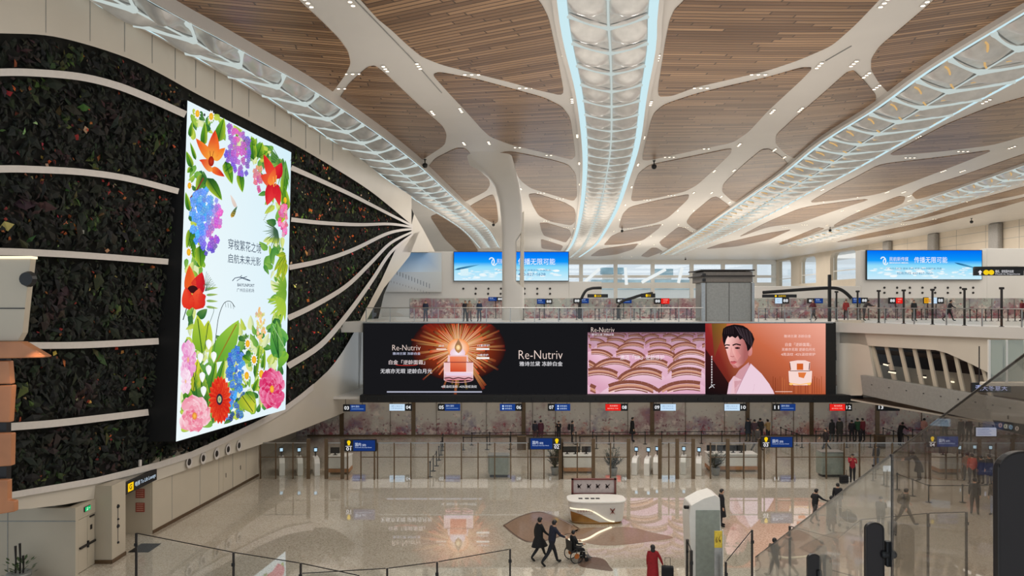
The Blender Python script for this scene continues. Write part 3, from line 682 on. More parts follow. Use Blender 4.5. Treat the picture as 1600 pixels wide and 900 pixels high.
# ------------------------------------------------------------------ luminous leaf-patterned troughs in the ceiling
def trough(name, label, pairs, z, pitch, amber=False, edge_w=.10, skew=1.3, ymax=400):
    rows = []
    for y, xl, xr in pairs:
        a, c = onz(xl, y, z), onz(xr, y, z); rows.append((a.y, a.x, c.x))
    rows.sort()
    d0 = rows[0]; d1 = rows[1]; ext = 14.0; k = ext/(d1[0]-d0[0])*.8
    rows.insert(0, (d0[0]-ext, d0[1]-(d1[1]-d0[1])*k, d0[2]-(d1[2]-d0[2])*k))
    sm = smooth_path(rows, 6)
    def at(D, t, dz=0.0):
        D = max(sm[0][0], min(sm[-1][0]-.001, D))
        for i in range(len(sm)-1):
            if sm[i][0] <= D <= sm[i+1][0]:
                f = (D-sm[i][0])/max(1e-6, sm[i+1][0]-sm[i][0])
                xl = sm[i][1]+(sm[i+1][1]-sm[i][1])*f; xr = sm[i][2]+(sm[i+1][2]-sm[i][2])*f
                return Vector(((xl+xr)/2+t*(xr-xl)/2, D, z+dz))
    D0, D1 = sm[0][0], sm[-1][0]; N = int((D1-D0)/1.6)
    t = thing(name, label, 'ceiling light', at(D0+ext, 0), 0)
    b = MB()                                            # housing: shallow box up to the ceiling
    for i in range(N):
        a, c = D0+(D1-D0)*i/N, D0+(D1-D0)*(i+1)/N
        for sg in (-1, 1):
            q = [at(a, sg), at(c, sg), at(c, sg, CZ-z+.02), at(a, sg, CZ-z+.02)]
            b.poly(q if sg > 0 else q[::-1])
            q = [at(a, sg*1.10), at(c, sg*1.10), at(c, sg), at(a, sg)]; b.poly(q if sg > 0 else q[::-1])
            q = [at(a, sg*1.10), at(c, sg*1.10), at(c, sg*1.10, CZ-z), at(a, sg*1.10, CZ-z)]; b.poly(q if sg < 0 else q[::-1])
        b.poly([at(a, -1, .21), at(a, 1, .21), at(c, 1, .21), at(c, -1, .21)], 1)
    b.build('housing', [M['cream'], M['shell']], t)
    for sg in (-1, 1):
        b = MB()
        for i in range(N):
            a, c = D0+(D1-D0)*i/N, D0+(D1-D0)*(i+1)/N
            q = [at(a, sg), at(c, sg), at(c, sg*(1-edge_w*1.6), .02), at(a, sg*(1-edge_w*1.6), .02)]
            b.poly(q if sg < 0 else q[::-1])
        b.build('edge_light', M['strip'], t)
    b = MB()
    for i in range(N):
        a, c = D0+(D1-D0)*i/N, D0+(D1-D0)*(i+1)/N
        b.tube([at(a, 0, -.05), at(c, 0, -.05)], .055 if edge_w > .08 else .04, 6)
    b.build('spine', M['rib'], t)
    ti = 1-edge_w*1.6
    am = MB(); cid = bpy.data
    K = int((D1-D0)/pitch)
    for k_ in range(K):
        Dk = D0+2+k_*pitch
        rb = MB()
        for si, sg in enumerate((-1, 1)):
            def fn(u, v, Dk=Dk, sg=sg):
                uu = .04+u*.94; D = Dk-skew*uu**1.15+pitch*(.02+.96*v)
                # a leaf: rounded outline, a crest running diagonally, dished on either side
                e = math.sin(math.pi*min(1, max(0, u)))**.5; w = math.sin(math.pi*v)
                cr = math.cos((v-.25-.45*u)*2*math.pi)
                return at(D, sg*uu*ti, -.02+.16*(1-w)*1-.34*cr*e*w)
            q_ = MB().grid(fn, 8, 8); cen = fn(.5, .5); q_.build('leaf_panel', M['shell'], t, smooth=True)
            path = [at(Dk-skew*(u*.98)**1.15, sg*u*ti, -.02-.05*math.sin(math.pi*u)) for u in (0, .12, .3, .5, .7, .88, 1)]
            rb.tube(path, [.16, .10, .07, .06, .07, .10, .15] if edge_w < .08 else [.10, .06, .04, .035, .04, .06, .09], 6)
            if sg > 0: rb.build('rib', M['rib'], t, smooth=True)
            if amber and sg < 0:
                pp = [at(Dk-skew*u+pitch*(.5+.28*math.cos(u*math.pi*1.1)), sg*ti*u, -.10) for u in (.08, .2, .35, .5, .65, .8, .92)]
                am.tube(pp, .05, 6)
            if amber and sg > 0:
                pp = [at(Dk-skew*u+pitch*.5, sg*ti*u, -.12) for u in (.1, .3, .5, .7, .9)]
                am.tube(pp, .025, 5)
    if amber: am.build('glowing_vein', M['amber'], t, smooth=True)
    return t
trough('ceiling_light_trough', 'central wide glowing leaf-patterned ceiling trough with broad cyan-white edge bands', [(0, 870, 1030), (75, 882, 1025), (150, 900, 1011), (225, 909, 1000), (275, 910, 985), (325, 906, 967), (362, 899, 947), (385, 890, 930), (402, 876, 906)], 22.75, 2.95, edge_w=.12)
trough('ceiling_light_trough', 'glowing leaf-patterned ceiling trough running along the top of the green wall', [(0, 135, 231), (48, 232, 320), (92, 308, 400), (142, 400, 490), (197, 485, 573), (225, 525, 612), (265, 582, 662), (315, 652, 716), (340, 695, 744), (362, 726, 766), (388, 750, 781)], 22.4, 3.2, edge_w=.035, skew=1.9)
trough('ceiling_light_trough', 'amber-veined glowing ceiling trough with perforated edges, second widest in the ceiling', [(19, 1600, 1775), (110, 1450, 1622), (172, 1364, 1505), (222, 1284, 1415), (272, 1222, 1325), (300, 1182, 1268), (337, 1128, 1200), (370, 1079, 1130), (398, 1033, 1062)], 22.7, 3.2, amber=True, edge_w=.05, skew=1.9)
trough('ceiling_light_trough', 'narrow pale ceiling trough farthest toward the arched side wall', [(225, 1700, 1795), (262, 1592, 1672), (284, 1530, 1600), (320, 1425, 1490), (355, 1312, 1375), (385, 1218, 1252)], 22.75, 3.4, amber=True, edge_w=.04, skew=1.9)
# clusters of three small spotlights let into the ribs
AL = [(880,82),(894,157),(902,212),(905,255),(906,288),(905,317),(902,339),(897,357),(892,373),(1028,90),(1017,161),(1006,215),(997,257),(987,292),(977,320),(968,343),(959,361),(950,375),(941,388),
 (481,4),(547,2),(602,107),(654,103),(676,176),(720,172),(725,224),(764,223),(592,207),(511,157),(1382,4),(1449,2),(1280,102),(1334,99),(1207,174),(1251,171),(1354,117),(1370,136),(1390,154),(1497,78),(1304,207),(1541,158),(1434,214),
 (1155,226),(1116,267),(1147,266),(1084,301),(1112,301),(1059,329),(1084,329),(1035,351),(1060,351),(1017,369),(1039,369),(1000,381),(1022,382),(971,401),(987,401),(814,295),(1210,234),(1225,246),(1127,307),(1140,316),
 (1350,259),(1285,296),(1231,323),(1316,329),(1341,329),(1386,300),(1412,300),(1474,267),(1504,267),(1581,230),(1421,306),(1421,313),(1292,352)]
AX = [(551,115),(529,138),(737,116),(822,137),(1095,137),(1185,116),(812,230),(861,242),(1100,232),(1046,245),(1049,305),(1011,312),(845,301),(875,310),(985,357),(1015,353),(955,385),(981,382),(854,345),(885,355),(862,375),(1071,355),(1082,361),(935,402),
 (1422,246),(1505,236),(1282,315),(1335,308),(1227,355),(1257,351),(1412,350),(1462,342),(1506,315),(1572,306),(1339,372),(1302,377),(1390,369),(1505,338)]
b = MB(); b.box(-.11, .11, -.50, .50, -.012, -.004)
for i in (-1, 0, 1):
    b.lathe([(.0, -.01), (.075, -.01), (.09, -.04), (.10, -.04), (.10, 0)], (0, i*.36, 0), 12, 0)
    b.lathe([(0, -.035), (.07, -.035), (.07, -.012)], (0, i*.36, 0), 12, 1)
ds = None
for lst, rz in ((AL, -.1), (AX, math.pi/2)):
    for x, y in lst:
        p = onc(x, y, CZ-.01)
        if ds is None:
            ds = b.build('ceiling_spotlight', [M['cream'], M['spot']]); o = ds
            tag(ds, 'cluster of three small warm spotlights let into a cream ceiling rib', 'ceiling light', 'three-lamp spotlights along the cream ceiling ribs')
        else: o = ds.copy(); C.objects.link(o)
        o.location = p; o.rotation_euler = (0, 0, rz)
# dark cameras hanging from the ribs
CAMS = [((664, 252), 'on the cross rib nearest the tree column'), ((771, 349), 'hung beside the tree column, below the blue glow'), ((1022, 254), 'on the cross rib beside the central trough'), ((972, 359), 'farther along the central trough'), ((1297, 358), 'on the short rib beside the narrow trough'), ((1071, 405), 'above the far glazed end'), ((1518, 344), 'near the tiled side wall')]
cm = None
for (x, y), lab in CAMS:
    p = onc(x, y-3, CZ-.05)
    if cm is None:
        cm = o = thing('ceiling_camera', 'small black ceiling camera '+lab, 'camera', p, 0, 'black ceiling cameras')
        lpart(MB().lathe([(.0, 0), (.12, 0), (.12, -.05), (.05, -.08), (.05, -.35), (.0, -.35)]), 'mount', M['black'], cm)
        lpart(MB().lathe([(.0, -.72), (.12, -.70), (.2, -.6), (.22, -.45), (.16, -.34), (.0, -.33)]), 'dome', M['black'], cm, smooth=True)
    else: dup(cm, p, label='small black ceiling camera '+lab)
# ------------------------------------------------------------------ planting of the green wall
GREEN = [tuple(v*.62 for v in q) for q in [(26, 36, 20), (34, 46, 24), (22, 32, 22), (44, 58, 26), (30, 40, 30), (52, 62, 28), (20, 28, 18), (36, 44, 20), (40, 40, 30), (28, 34, 28)]]
PALE = [(58, 74, 30), (50, 66, 36), (70, 80, 34)]
BLOOM = [(150, 66, 34), (170, 84, 36), (128, 40, 36), (160, 52, 50), (140, 96, 44), (176, 160, 110)]
def planting(name, label, lo, hi, x0, x1, dens, seed, warm=1.0, br=1.0):
    rg = random.Random(seed); b = MB(); lo, hi = smooth_path(lo, 4), smooth_path(hi, 4)
    mean = 0; cnt = 0; xs = [x0+(x1-x0)*i/40 for i in range(41)]
    ya, yb_ = by_x(lo, xs), by_x(hi, xs)
    n = 0; area_ = 0
    for i in range(40):
        for j in range(4):
            x = (xs[i]+xs[i+1])/2; yy0 = (ya[i]+ya[i+1])/2; yy1 = (yb_[i]+yb_[i+1])/2
            if yy1 <= yy0: continue
            y = yy0+(yy1-yy0)*(j+.5)/4; p = wl(x, y); e = (wl(x+.5, y)-wl(x-.5, y)).cross(wl(x, y+.5)-wl(x, y-.5)).length
            A = e*(xs[i+1]-xs[i])*(yy1-yy0)/4; area_ += A
            k = A*dens; m_ = int(k)+(rg.random() < k-int(k))
            for _ in range(m_):
                px = xs[i]+(xs[i+1]-xs[i])*rg.random(); py = yy0+(yy1-yy0)*(j+rg.random())/4
                big = rg.random() < .10
                L = rg.uniform(.5, .9) if big else rg.uniform(.2, .48); Wd = L*rg.uniform(.3, .65)
                q = wl(px, py, rg.uniform(.02, .32))
                # patches of one species
                sp = math.sin(q.y*1.1+seed)*math.sin(q.z*1.4+seed*2)+.5*math.sin(q.y*2.7-q.z*2.1)
                c = rg.choice(GREEN)
                if sp > .75: c = GREEN[3] if rg.random() < .6 else rg.choice(PALE)
                if sp < -.9: c = (46, 32, 30)
                if rg.random() < .045*warm*(3.2 if math.sin(q.y*1.9+1)*math.sin(q.z*1.7+seed) > .6 else .35): c = rg.choice(BLOOM); L = max(.16, L*.5); Wd = L*.8
                c = tuple(min(255, v*br*rg.uniform(.75, 1.25)) for v in c)
                u = Vector((rg.uniform(-.3, .6), rg.uniform(-1, 1), rg.uniform(-1.2, .7))).normalized()
                nrm = (WLN+Vector((rg.uniform(-.5, .5), rg.uniform(-.6, .6), rg.uniform(-.3, .8)))).normalized()
                w = u.cross(nrm).normalized(); up = w.cross(u).normalized()
                if up.dot(WLN) < 0: up = -up
                tip = q+u*L-up*L*.15; tx, ty = 800+F*tip.x/tip.y, HY-F*(tip.z-H)/tip.y
                if not x0-3 < tx < x1+3: continue
                if not by_x(lo, [tx])[0]+1 < ty < by_x(hi, [tx])[0]-1: continue
                if (tip-q).dot(WLN) > .3: continue
                mid = q+u*L*.45+up*L*.10
                col = srgb(*c)
                b.add([q, mid+w*Wd/2-up*L*.08, tip, mid-w*Wd/2-up*L*.08, mid], [[0, 1, 4], [1, 2, 4], [2, 3, 4], [3, 0, 4]], 0, col)
    o = b.build(name, M['leaf']); tag(o, label, 'plants', None, 'stuff'); return o
def off(p, d): return [(x, y+d) for x, y in p]
R0 = [r[0] for r in RIB]
led_top = [(-160, 117), (-120, 117)]+off(R0[0][1:-1], -4)+[(286, 172), (294, 152), (455, 232)]
cut = lambda p: p
planting('living_wall_plants', 'dark planting of the green wall above its topmost white rib and the tall screen', off(top_g, 4), led_top, -140, 450, 44, 1)
planting('living_wall_plants', 'dark green wall planting between topmost and second white rib', off(R0[0], 5), off(R0[1], -4), -115, 284, 44, 2)
planting('living_wall_plants', 'dark planting with orange blooms between second and third white rib', off(R0[1], 5), off(R0[2], -4), -115, 272, 44, 3, 1.6)
planting('living_wall_plants', 'dark planting beside the beige box between third and fourth white rib', off(R0[2], 5), [(-60, 537)]+off(R0[3], -4), 34, 258, 44, 4)
planting('living_wall_plants', 'dark planting above the lowest white rib beside the wooden kiosk', off(R0[3], 5), off(R0[4], -5), -30, 245, 44, 5)
planting('living_wall_plants', 'dark planting below the lowest white rib and under the tall screen', [(-120, 681), (0, 673), (80, 667), (160, 658), (232, 650), (275, 690), (360, 668), (447, 628)], bot_g, -110, 446, 44, 6)
planting('living_wall_plants', 'thin wedge of planting beyond the screen above its topmost rib', top_g, off(R0[5], -2), 455, 640, 20, 7, 2, 1.5)
planting('living_wall_plants', 'wedge of orange-flecked planting beyond the screen below its topmost rib', off(R0[5], 3), off(R0[6], -2), 455, 640, 20, 8, 3, 1.6)
planting('living_wall_plants', 'broad wedge of planting beyond the screen below its second rib', off(R0[6], 3), off(R0[7], -3), 453, 638, 20, 9, 2, 1.5)
planting('living_wall_plants', 'wedge of planting beyond the screen below its third rib', off(R0[7], 3), off(R0[8], -3), 452, 636, 20, 10, 1.5, 1.5)
planting('living_wall_plants', 'wedge of planting beyond the screen above its lowest rib', off(R0[8], 3), off(R0[9], -4), 452, 634, 20, 11, 1.5, 1.5)
planting('living_wall_plants', 'lowest wedge of planting beyond the screen along the cream apron', off(R0[9], 4), [(p[0], p[1]) for p in bot_g if p[0] >= 400], 450, 636, 20, 12, 1, 1.4)
# ------------------------------------------------------------------ tall portrait screen with a flower picture
tls = thing('led_screen', 'tall portrait LED screen showing painted flowers around dark lettering on the green wall', 'screen', ledp(365, 430, -.2))
cor = [(293, 157), (455, 238), (446, 640), (275, 690)]
b = MB(); fr = [ledp(*p, off=-.012) for p in cor]; bk = [wl(*p) for p in ((270, 172), (462, 242), (462, 640), (207, 690))]
bk = []
for p, q in zip(fr, cor):
    d = -2.2 if q[1] > 500 else -.85
    if q[0] > 400: d *= .35
    bk.append(p+Vector((d, 0, 0)))
b.add(fr+bk, [[0, 3, 2, 1], [4, 5, 6, 7], [0, 1, 5, 4], [1, 2, 6, 5], [2, 3, 7, 6], [3, 0, 4, 7]])
tlc = b.build('cabinet', M['bezel'], tls)
A = Art(ledp)
def Y(x, top=True): return 157+(x-293)*.5 if top else 690-(x-275)*.2924
def inside(x, y): return 276+ (690-y)*.0338+1 < x < 455-(y-238)*.0224 and y > Y(x)+1 and y < Y(x, False)-1
A.poly([cor[0], cor[3], cor[2], cor[1]], None, [(232, 246, 250), (240, 250, 252), (226, 244, 252), (214, 240, 250)])
G1, G2, G3, G4 = (38, 98, 34), (120, 180, 40), (196, 214, 60), (70, 140, 50)
A.nx()
def leaf(x0, y0, x1, y1, w, a=G1, c=G2, e=G3, v=(30, 80, 34)): A.petal(x0, y0, x1, y1, w, a, c, e, v)
def frond(x, y, n, l, a0, a1, col, w=2.2):
    for k in range(n):
        a = a0+(a1-a0)*k/(n-1); ll = l*(.8+.2*math.sin(k*2.1)); x1, y1 = x+ll*.75*math.cos(a), y+ll*math.sin(a)
        if inside(x1, y1): A.petal(x, y, x1, y1, w, col, mixc(col, (190, 215, 90), .4), tip=.8)
def daisy(x, y, r=6.5):
    for k in range(11):
        a = 2*math.pi*k/11; A.petal(x, y, x+r*.72*math.cos(a), y+r*1.3*math.sin(a), r*.42, (255, 255, 255), (236, 240, 246))
    A.nx(); A.ell(x, y, r*.42, r*.72, (236, 168, 24), (250, 200, 60), 12)
rnd = random.Random(4)
for k in range(1000):          # soft leaves filling the border behind the flowers
    x, y = rnd.uniform(278, 453), rnd.uniform(165, 685); u = (x-284)/166.; v = (y-Y(x))/(Y(x, False)-Y(x))
    edge_d = min(u*1.0, (1-u)*.95, v*1.9, (1-v)*.62)
    if edge_d > .17+.06*math.sin(y*.05): continue
    a = rnd.uniform(0, 6.28); L = rnd.uniform(14, 30); x1, y1 = x+L*.6*math.cos(a), y+L*math.sin(a)
    if not (inside(x, y) and inside(x1, y1) and inside(x1+4, y1+3) and inside(x1-4, y1-3) and inside(x-4, y-3) and inside(x+4, y+3)): continue
    if k % 20 == 0: A.nx(.4)
    c = rnd.choice([(70, 140, 60), (140, 186, 60), (190, 210, 80), (44, 104, 50), (214, 226, 140), (110, 170, 70), (226, 236, 190)])
    A.petal(x, y, x1, y1, L*rnd.uniform(.28, .5), c, mixc(c, (226, 232, 120), .35), mixc(c, (20, 80, 40), .25))
A.nx()
# foliage behind the blooms
for q in ((297, 214, 300, 190, 8), (300, 262, 291, 236, 10), (300, 262, 285.5+7, 270, 9), (318, 228, 320, 190, 11), (340, 222, 350, 184, 17), (306, 250, 297, 222, 6),
          (396, 250, 393, 212, 13), (402, 246, 410, 222, 16), (404, 246, 419, 236, 13), (398, 228, 386+9, 214, 8), (352, 252, 363, 288, 15), (374, 270, 379, 301, 12), (352, 268, 366, 256, 14)):
    leaf(*q)
leaf(317, 272, 307, 302, 14, (40, 90, 40), (120, 170, 50)); leaf(324, 278, 347, 313, 17, (30, 76, 34), (110, 168, 44))
for q in ((296, 330, 290, 300, 9), (300, 356, 292, 392, 13), (312, 384, 314, 419, 18), (296, 372, 304, 405, 14), (448, 330, 444, 290, 13), (447, 262, 440, 322, 12)): leaf(*q)
frond(440, 256, 11, 34, math.pi*.62, math.pi*1.3, (66, 120, 60), 1.6); frond(446, 250, 8, 50, math.pi*.42, math.pi*.62, (90, 150, 70), 1.8)
frond(434, 360, 15, 34, math.pi*.45, math.pi*1.2, (52, 86, 70), 1.5)
frond(447, 452, 13, 34, math.pi*.55, math.pi*1.45, (110, 160, 50), 4.0); frond(445, 470, 9, 40, math.pi*.5, math.pi*1.1, (160, 196, 60), 4.5)
for q in ((446, 398, 428, 424, 10), (446, 402, 432, 436, 11), (447, 410, 441, 440, 9), (446, 396, 432, 400, 8), (446, 330, 436, 352, 10)): leaf(*q, (150, 170, 40), (210, 216, 60), (90, 150, 40))
A.nx(2)
# orange lily
A.petal(332, 250, 306, 216, 15, (250, 170, 60), (226, 74, 34), (255, 140, 50)); A.petal(332, 250, 336, 203, 19, (250, 190, 70), (214, 40, 30), (250, 110, 40))
A.petal(332, 250, 352, 231, 15, (250, 180, 70), (240, 110, 36), (255, 160, 60)); A.nx(2)
A.petal(332, 256, 311, 250, 10, (240, 150, 70), (222, 60, 40)); A.petal(330, 262, 351, 276, 11, (250, 140, 50), (190, 20, 34), (250, 110, 40)); A.petal(332, 268, 314, 252, 9, (250, 170, 80), (230, 80, 50)); A.nx()
A.ell(330, 252, 4.5, 8, (150, 24, 20), (200, 60, 30)); A.line([(331, 248), (334, 236)], .6, (120, 40, 20)); A.line([(329, 248), (328, 236)], .6, (120, 40, 20))
A.line([(318, 278), (308, 296), (297, 310)], 2.2, (130, 60, 50))
# flower heads made of many florets
def cluster(poly, n, colf, r0, r1):
    xs_ = [p[0] for p in poly]; ys_ = [p[1] for p in poly]
    def ins(x, y):
        c = False
        for i in range(len(poly)):
            (xa, ya), (xb, yb2) = poly[i-1], poly[i]
            if (ya > y) != (yb2 > y) and x < (xb-xa)*(y-ya)/(yb2-ya)+xa: c = not c
        return c
    k = 0
    while k < n:
        x, y = rnd.uniform(min(xs_), max(xs_)), rnd.uniform(min(ys_), max(ys_))
        if not ins(x, y) or not inside(x-r1, y) or not inside(x+r1, y-r1): continue
        k += 1
        if k % (n//6+1) == 0: A.nx()
        c = colf(x, y); c = tuple(max(0, min(255, v+rnd.uniform(-26, 26))) for v in c); r = rnd.uniform(r0, r1); a0 = rnd.uniform(0, 1.5)
        for j in range(4): A.ell(x+r*.5*math.cos(a0+j*1.571), y+r*.75*math.sin(a0+j*1.571), r*.52, r*.8, c, mixc(c, (255, 255, 255), .35), 6)
cluster([(357, 197), (372, 200), (388, 216), (392, 240), (388, 268), (378, 280), (364, 262), (352, 245), (358, 220)], 90,
        lambda x, y: mixc(mixc((230, 90, 190), (110, 90, 200), min(1, abs(x-373-(y-235)*.1)/16)), (90, 80, 210), max(0, (y-250)/30)), 2.6, 4.0)
cluster([(300, 305), (318, 293), (334, 302), (345, 326), (347, 352), (338, 388), (322, 396), (306, 376), (296, 348), (295, 322)], 150,
        lambda x, y: mixc(mixc((70, 150, 240), (214, 90, 210), max(0, min(1, (x-318+(y-350)*.35)/18))), (50, 60, 200), max(0, (y-366)/30)), 3.0, 4.8)
A.nx()
# red hibiscus with pink blossom behind
cluster([(398, 258), (408, 262), (410, 290), (402, 304), (396, 280)], 22, lambda x, y: mixc((236, 130, 120), (190, 60, 150), max(0, min(1, (y-262)/36))), 2.4, 3.6); A.nx()
A.petal(428, 280, 412, 241, 15, (240, 90, 60), (206, 30, 34), (236, 60, 50)); A.petal(429, 280, 440, 254, 17, (206, 26, 40), (226, 44, 54), (180, 16, 40))
A.petal(430, 285, 407, 274, 21, (240, 120, 60), (226, 60, 44)); A.nx(); A.petal(428, 286, 417, 321, 19, (210, 30, 40), (236, 70, 70), (200, 20, 40)); A.petal(430, 286, 437, 322, 13, (200, 20, 40), (230, 60, 60)); A.nx()
A.petal(422, 290, 430, 262, 12, (250, 150, 60), (230, 80, 50)); A.line([(428, 292), (427, 276)], 1.2, (250, 190, 80)); A.line([(431, 290), (432, 274)], 1, (250, 190, 80)); A.line([(437, 292), (443, 310), (446, 326)], 1.6, (90, 120, 40))
A.ell(445.5, 313, 2.6, 5, (244, 190, 40)); cluster([(438, 322), (448, 322), (447, 366), (440, 372), (436, 350)], 34, lambda x, y: mixc((226, 60, 120), (244, 150, 190), rnd.random()), 2.2, 3.6)
for k in range(9): A.line([(427-k*1.6, 318+k*3.0), (424-k*1.6, 320+k*3.0)], .7, (150, 150, 90))
# bee
A.petal(362, 336, 371, 322, 4.5, (60, 120, 90), (70, 130, 110)); A.petal(369, 325, 360, 304, 5.5, (220, 200, 190), (236, 220, 210)); A.nx(); A.petal(361.5, 340, 369, 324, 6.5, (214, 160, 50), (60, 110, 90))
for k in range(3): A.line([(362+k*1.6, 336-k*3.2), (365.5+k*1.6, 337.5-k*3.2)], 1.1, (50, 34, 26))
# daisies at the top
daisy(308.5, 177.5, 8); daisy(330, 182, 8); A.ell(319.5, 179.5, 1.5, 2.4, (50, 60, 60)); daisy(296, 290, 7); daisy(295, 394, 8)
# poppy with open cup
A.line([(292, 480), (286, 500)], 1.4, (40, 70, 50)); A.line([(303, 480), (297, 505)], 1.2, (60, 110, 60))
for k in range(8): A.line([(318, 450-k*.6), (323+k*2, 424+k*3)], .5, (90, 110, 90))
for k in range(4): A.petal(322, 452+k*9, 341, 449+k*11, 4, (120, 160, 90), (180, 200, 110))
frond(320, 455, 6, 26, -1.2, -.2, (80, 110, 100), 1)
A.petal(298, 460, 296, 414, 19, (236, 100, 40), (226, 84, 36), (244, 120, 60)); A.petal(304, 462, 316, 425, 24, (200, 26, 40), (220, 44, 44), (180, 16, 34)); A.nx(2)
A.ell(301, 452, 8, 6, (60, 20, 24)); A.nx(); A.petal(296, 484, 290, 448, 20, (224, 50, 36), (236, 80, 50), (210, 30, 30)); A.petal(306, 484, 312, 450, 26, (222, 52, 34), (240, 96, 60), (206, 30, 30)); A.petal(320, 470, 306, 460, 16, (214, 40, 36), (230, 70, 50))
# lettering and the swoosh emblem
NV = (36, 56, 84)
A.nx(2); A.text('穿梭繁花之境', 356.5, 408, 389, 17, NV, .012); A.text('启航未来光影', 356, 407.5, 410.5, 15, NV, .012)
A.line([(363, 439), (367, 434.5), (374, 433), (380, 434), (391, 438.5)], 1.1, NV); A.line([(370, 439), (374, 436), (380, 434), (386, 432)], .9, NV); A.line([(374.5, 434), (378, 430)], .9, NV); A.line([(377, 434), (384, 437), (391, 439)], .8, NV)
A.text('BAIYUNPORT', 371, 397.5, 447.5, 5, NV, .01); A.text('广州白云机场', 370, 397, 456.2, 6.2, NV, .005)
# meadow at the foot
A.nx()
sp = smooth_path([(333, 560), (338, 520), (342, 494), (350, 474), (360, 471), (367, 480)], 5); A.line(sp, 1, (70, 80, 80))
for k in range(4): A.line([(352+k*4, 472+k), (353+k*4, 480+k)], .5, (90, 100, 100))
sp = smooth_path([(318, 560), (322, 520), (330, 498), (334, 486), (333, 480)], 5); A.line(sp, .8, (110, 130, 120))
leaf(316, 552, 308, 492, 26, (120, 170, 40), (180, 206, 70), (210, 216, 60)); leaf(338, 566, 373, 500, 34, (90, 160, 50), (170, 206, 70), (120, 180, 60), (150, 120, 40)); leaf(320, 545, 326, 500, 20, (150, 190, 50), (190, 206, 60))
for q in ((318, 640, 312, 570, 22), (322, 640, 338, 560, 18), (330, 640, 352, 556, 16), (310, 630, 300, 570, 18)): leaf(*q, (30, 90, 40), (100, 160, 50))
leaf(302, 612, 309, 560, 20, (190, 190, 40), (220, 214, 60)); leaf(296, 630, 290, 600, 16)
frond(315, 636, 9, 66, -2.0, -1.2, (60, 120, 60), 2)
A.nx()
for k in range(5): leaf(436, 560, 428+4*math.cos(k), 500+6*k, 18, (50, 130, 60), (110, 176, 70), (150, 196, 90))
A.petal(444, 540, 424, 504, 26, (60, 140, 70), (90, 160, 70), (130, 190, 90)); A.petal(446, 540, 425, 530, 22, (50, 130, 60), (80, 160, 70)); A.petal(446, 545, 428, 558, 18, (70, 150, 60), (150, 196, 80)); A.petal(446, 548, 436, 576, 16, (150, 196, 60), (90, 160, 60))
A.nx(); A.line([(446, 545), (426, 508)], .9, (170, 206, 150))
cluster([(398, 492), (406, 478), (413, 490), (414, 520), (408, 540), (399, 520)], 46, lambda x, y: mixc((236, 206, 120), (222, 180, 110), rnd.random()), 1.6, 2.6)
A.line([(403, 540), (398, 600)], 1.2, (150, 190, 90)); A.line([(410, 540), (406, 590)], 1.2, (150, 190, 90)); leaf(398, 590, 406, 536, 8); leaf(410, 584, 414, 545, 7)
cluster([(366, 545), (374, 540), (380, 556), (380, 590), (376, 612), (362, 606), (353, 576), (356, 560)], 70, lambda x, y: mixc((60, 140, 226), (24, 84, 190), rnd.random()), 2.6, 4.2)
cluster([(354, 615), (366, 612), (384, 616), (382, 650), (368, 656), (352, 660)], 36, lambda x, y: mixc((60, 150, 230), (20, 40, 120), rnd.random()), 2.4, 4)
A.nx(); daisy(387, 537, 8); daisy(397, 562, 8.5); daisy(385.5, 587, 8.5); daisy(408.5, 584.5, 9)
for x, y in ((326, 539), (334, 558), (326, 579), (316, 590), (313, 560), (318, 612)): A.petal(x, y-9, x, y+8, 9, (246, 250, 250), (255, 255, 255), (224, 234, 232))
leaf(379, 556, 391, 565, 10); leaf(378, 618, 397, 646, 24, (170, 180, 40), (214, 214, 70), (130, 170, 50)); leaf(384, 612, 400, 632, 16, (60, 130, 50), (190, 200, 60)); leaf(396, 612, 404, 590, 8)
def peony(x, y, rx, ry, c0, c1, cc, seed):
    rg = random.Random(seed)
    for ring, (f, n) in enumerate(((1.0, 11), (.78, 9), (.55, 8), (.33, 6))):
        A.nx(.8)
        for k in range(n):
            a = 2*math.pi*(k+rg.random()*.5)/n+ring; x1, y1 = x+rx*f*math.cos(a), y+ry*f*math.sin(a)
            if not inside(x1+2, y1) or not inside(x1-2, y1+2):
                x1, y1 = x+(x1-x)*.55, y+(y1-y)*.55
                if not inside(x1+2, y1): continue
            A.petal(x, y, x1, y1, rx*f*1.0, mixc(c1, c0, .3+.2*ring), mixc(c0, c1, rg.random()*.6), mixc(c1, (255, 255, 255), .25), tip=1.35)
    A.nx(); A.ell(x, y, rx*.16, ry*.18, cc, (250, 200, 80), 8)
peony(294, 562, 13, 32, (226, 120, 190), (250, 220, 236), (226, 150, 180), 3); peony(290, 596, 9, 22, (240, 190, 220), (255, 244, 250), (236, 190, 200), 8)
peony(304, 650, 26, 34, (232, 110, 140), (252, 222, 226), (226, 120, 60), 5)
A.nx(2)
for k in range(22):
    a = 2*math.pi*k/22; A.petal(343.5, 625, 343.5+18*math.cos(a), 625+38*math.sin(a), 9, (190, 24, 20), (232, 64, 34) if k % 2 else (222, 40, 30), (246, 110, 60), tip=1.4)
A.nx(); A.ell(343, 624, 5, 9, (50, 40, 60)); A.nx(); A.ell(343, 624, 3, 5.5, (200, 210, 150), (120, 130, 80), 10)
peony(425, 608, 21, 34, (206, 24, 84), (246, 150, 190), (240, 150, 30), 9)
A.done('picture', tlc)
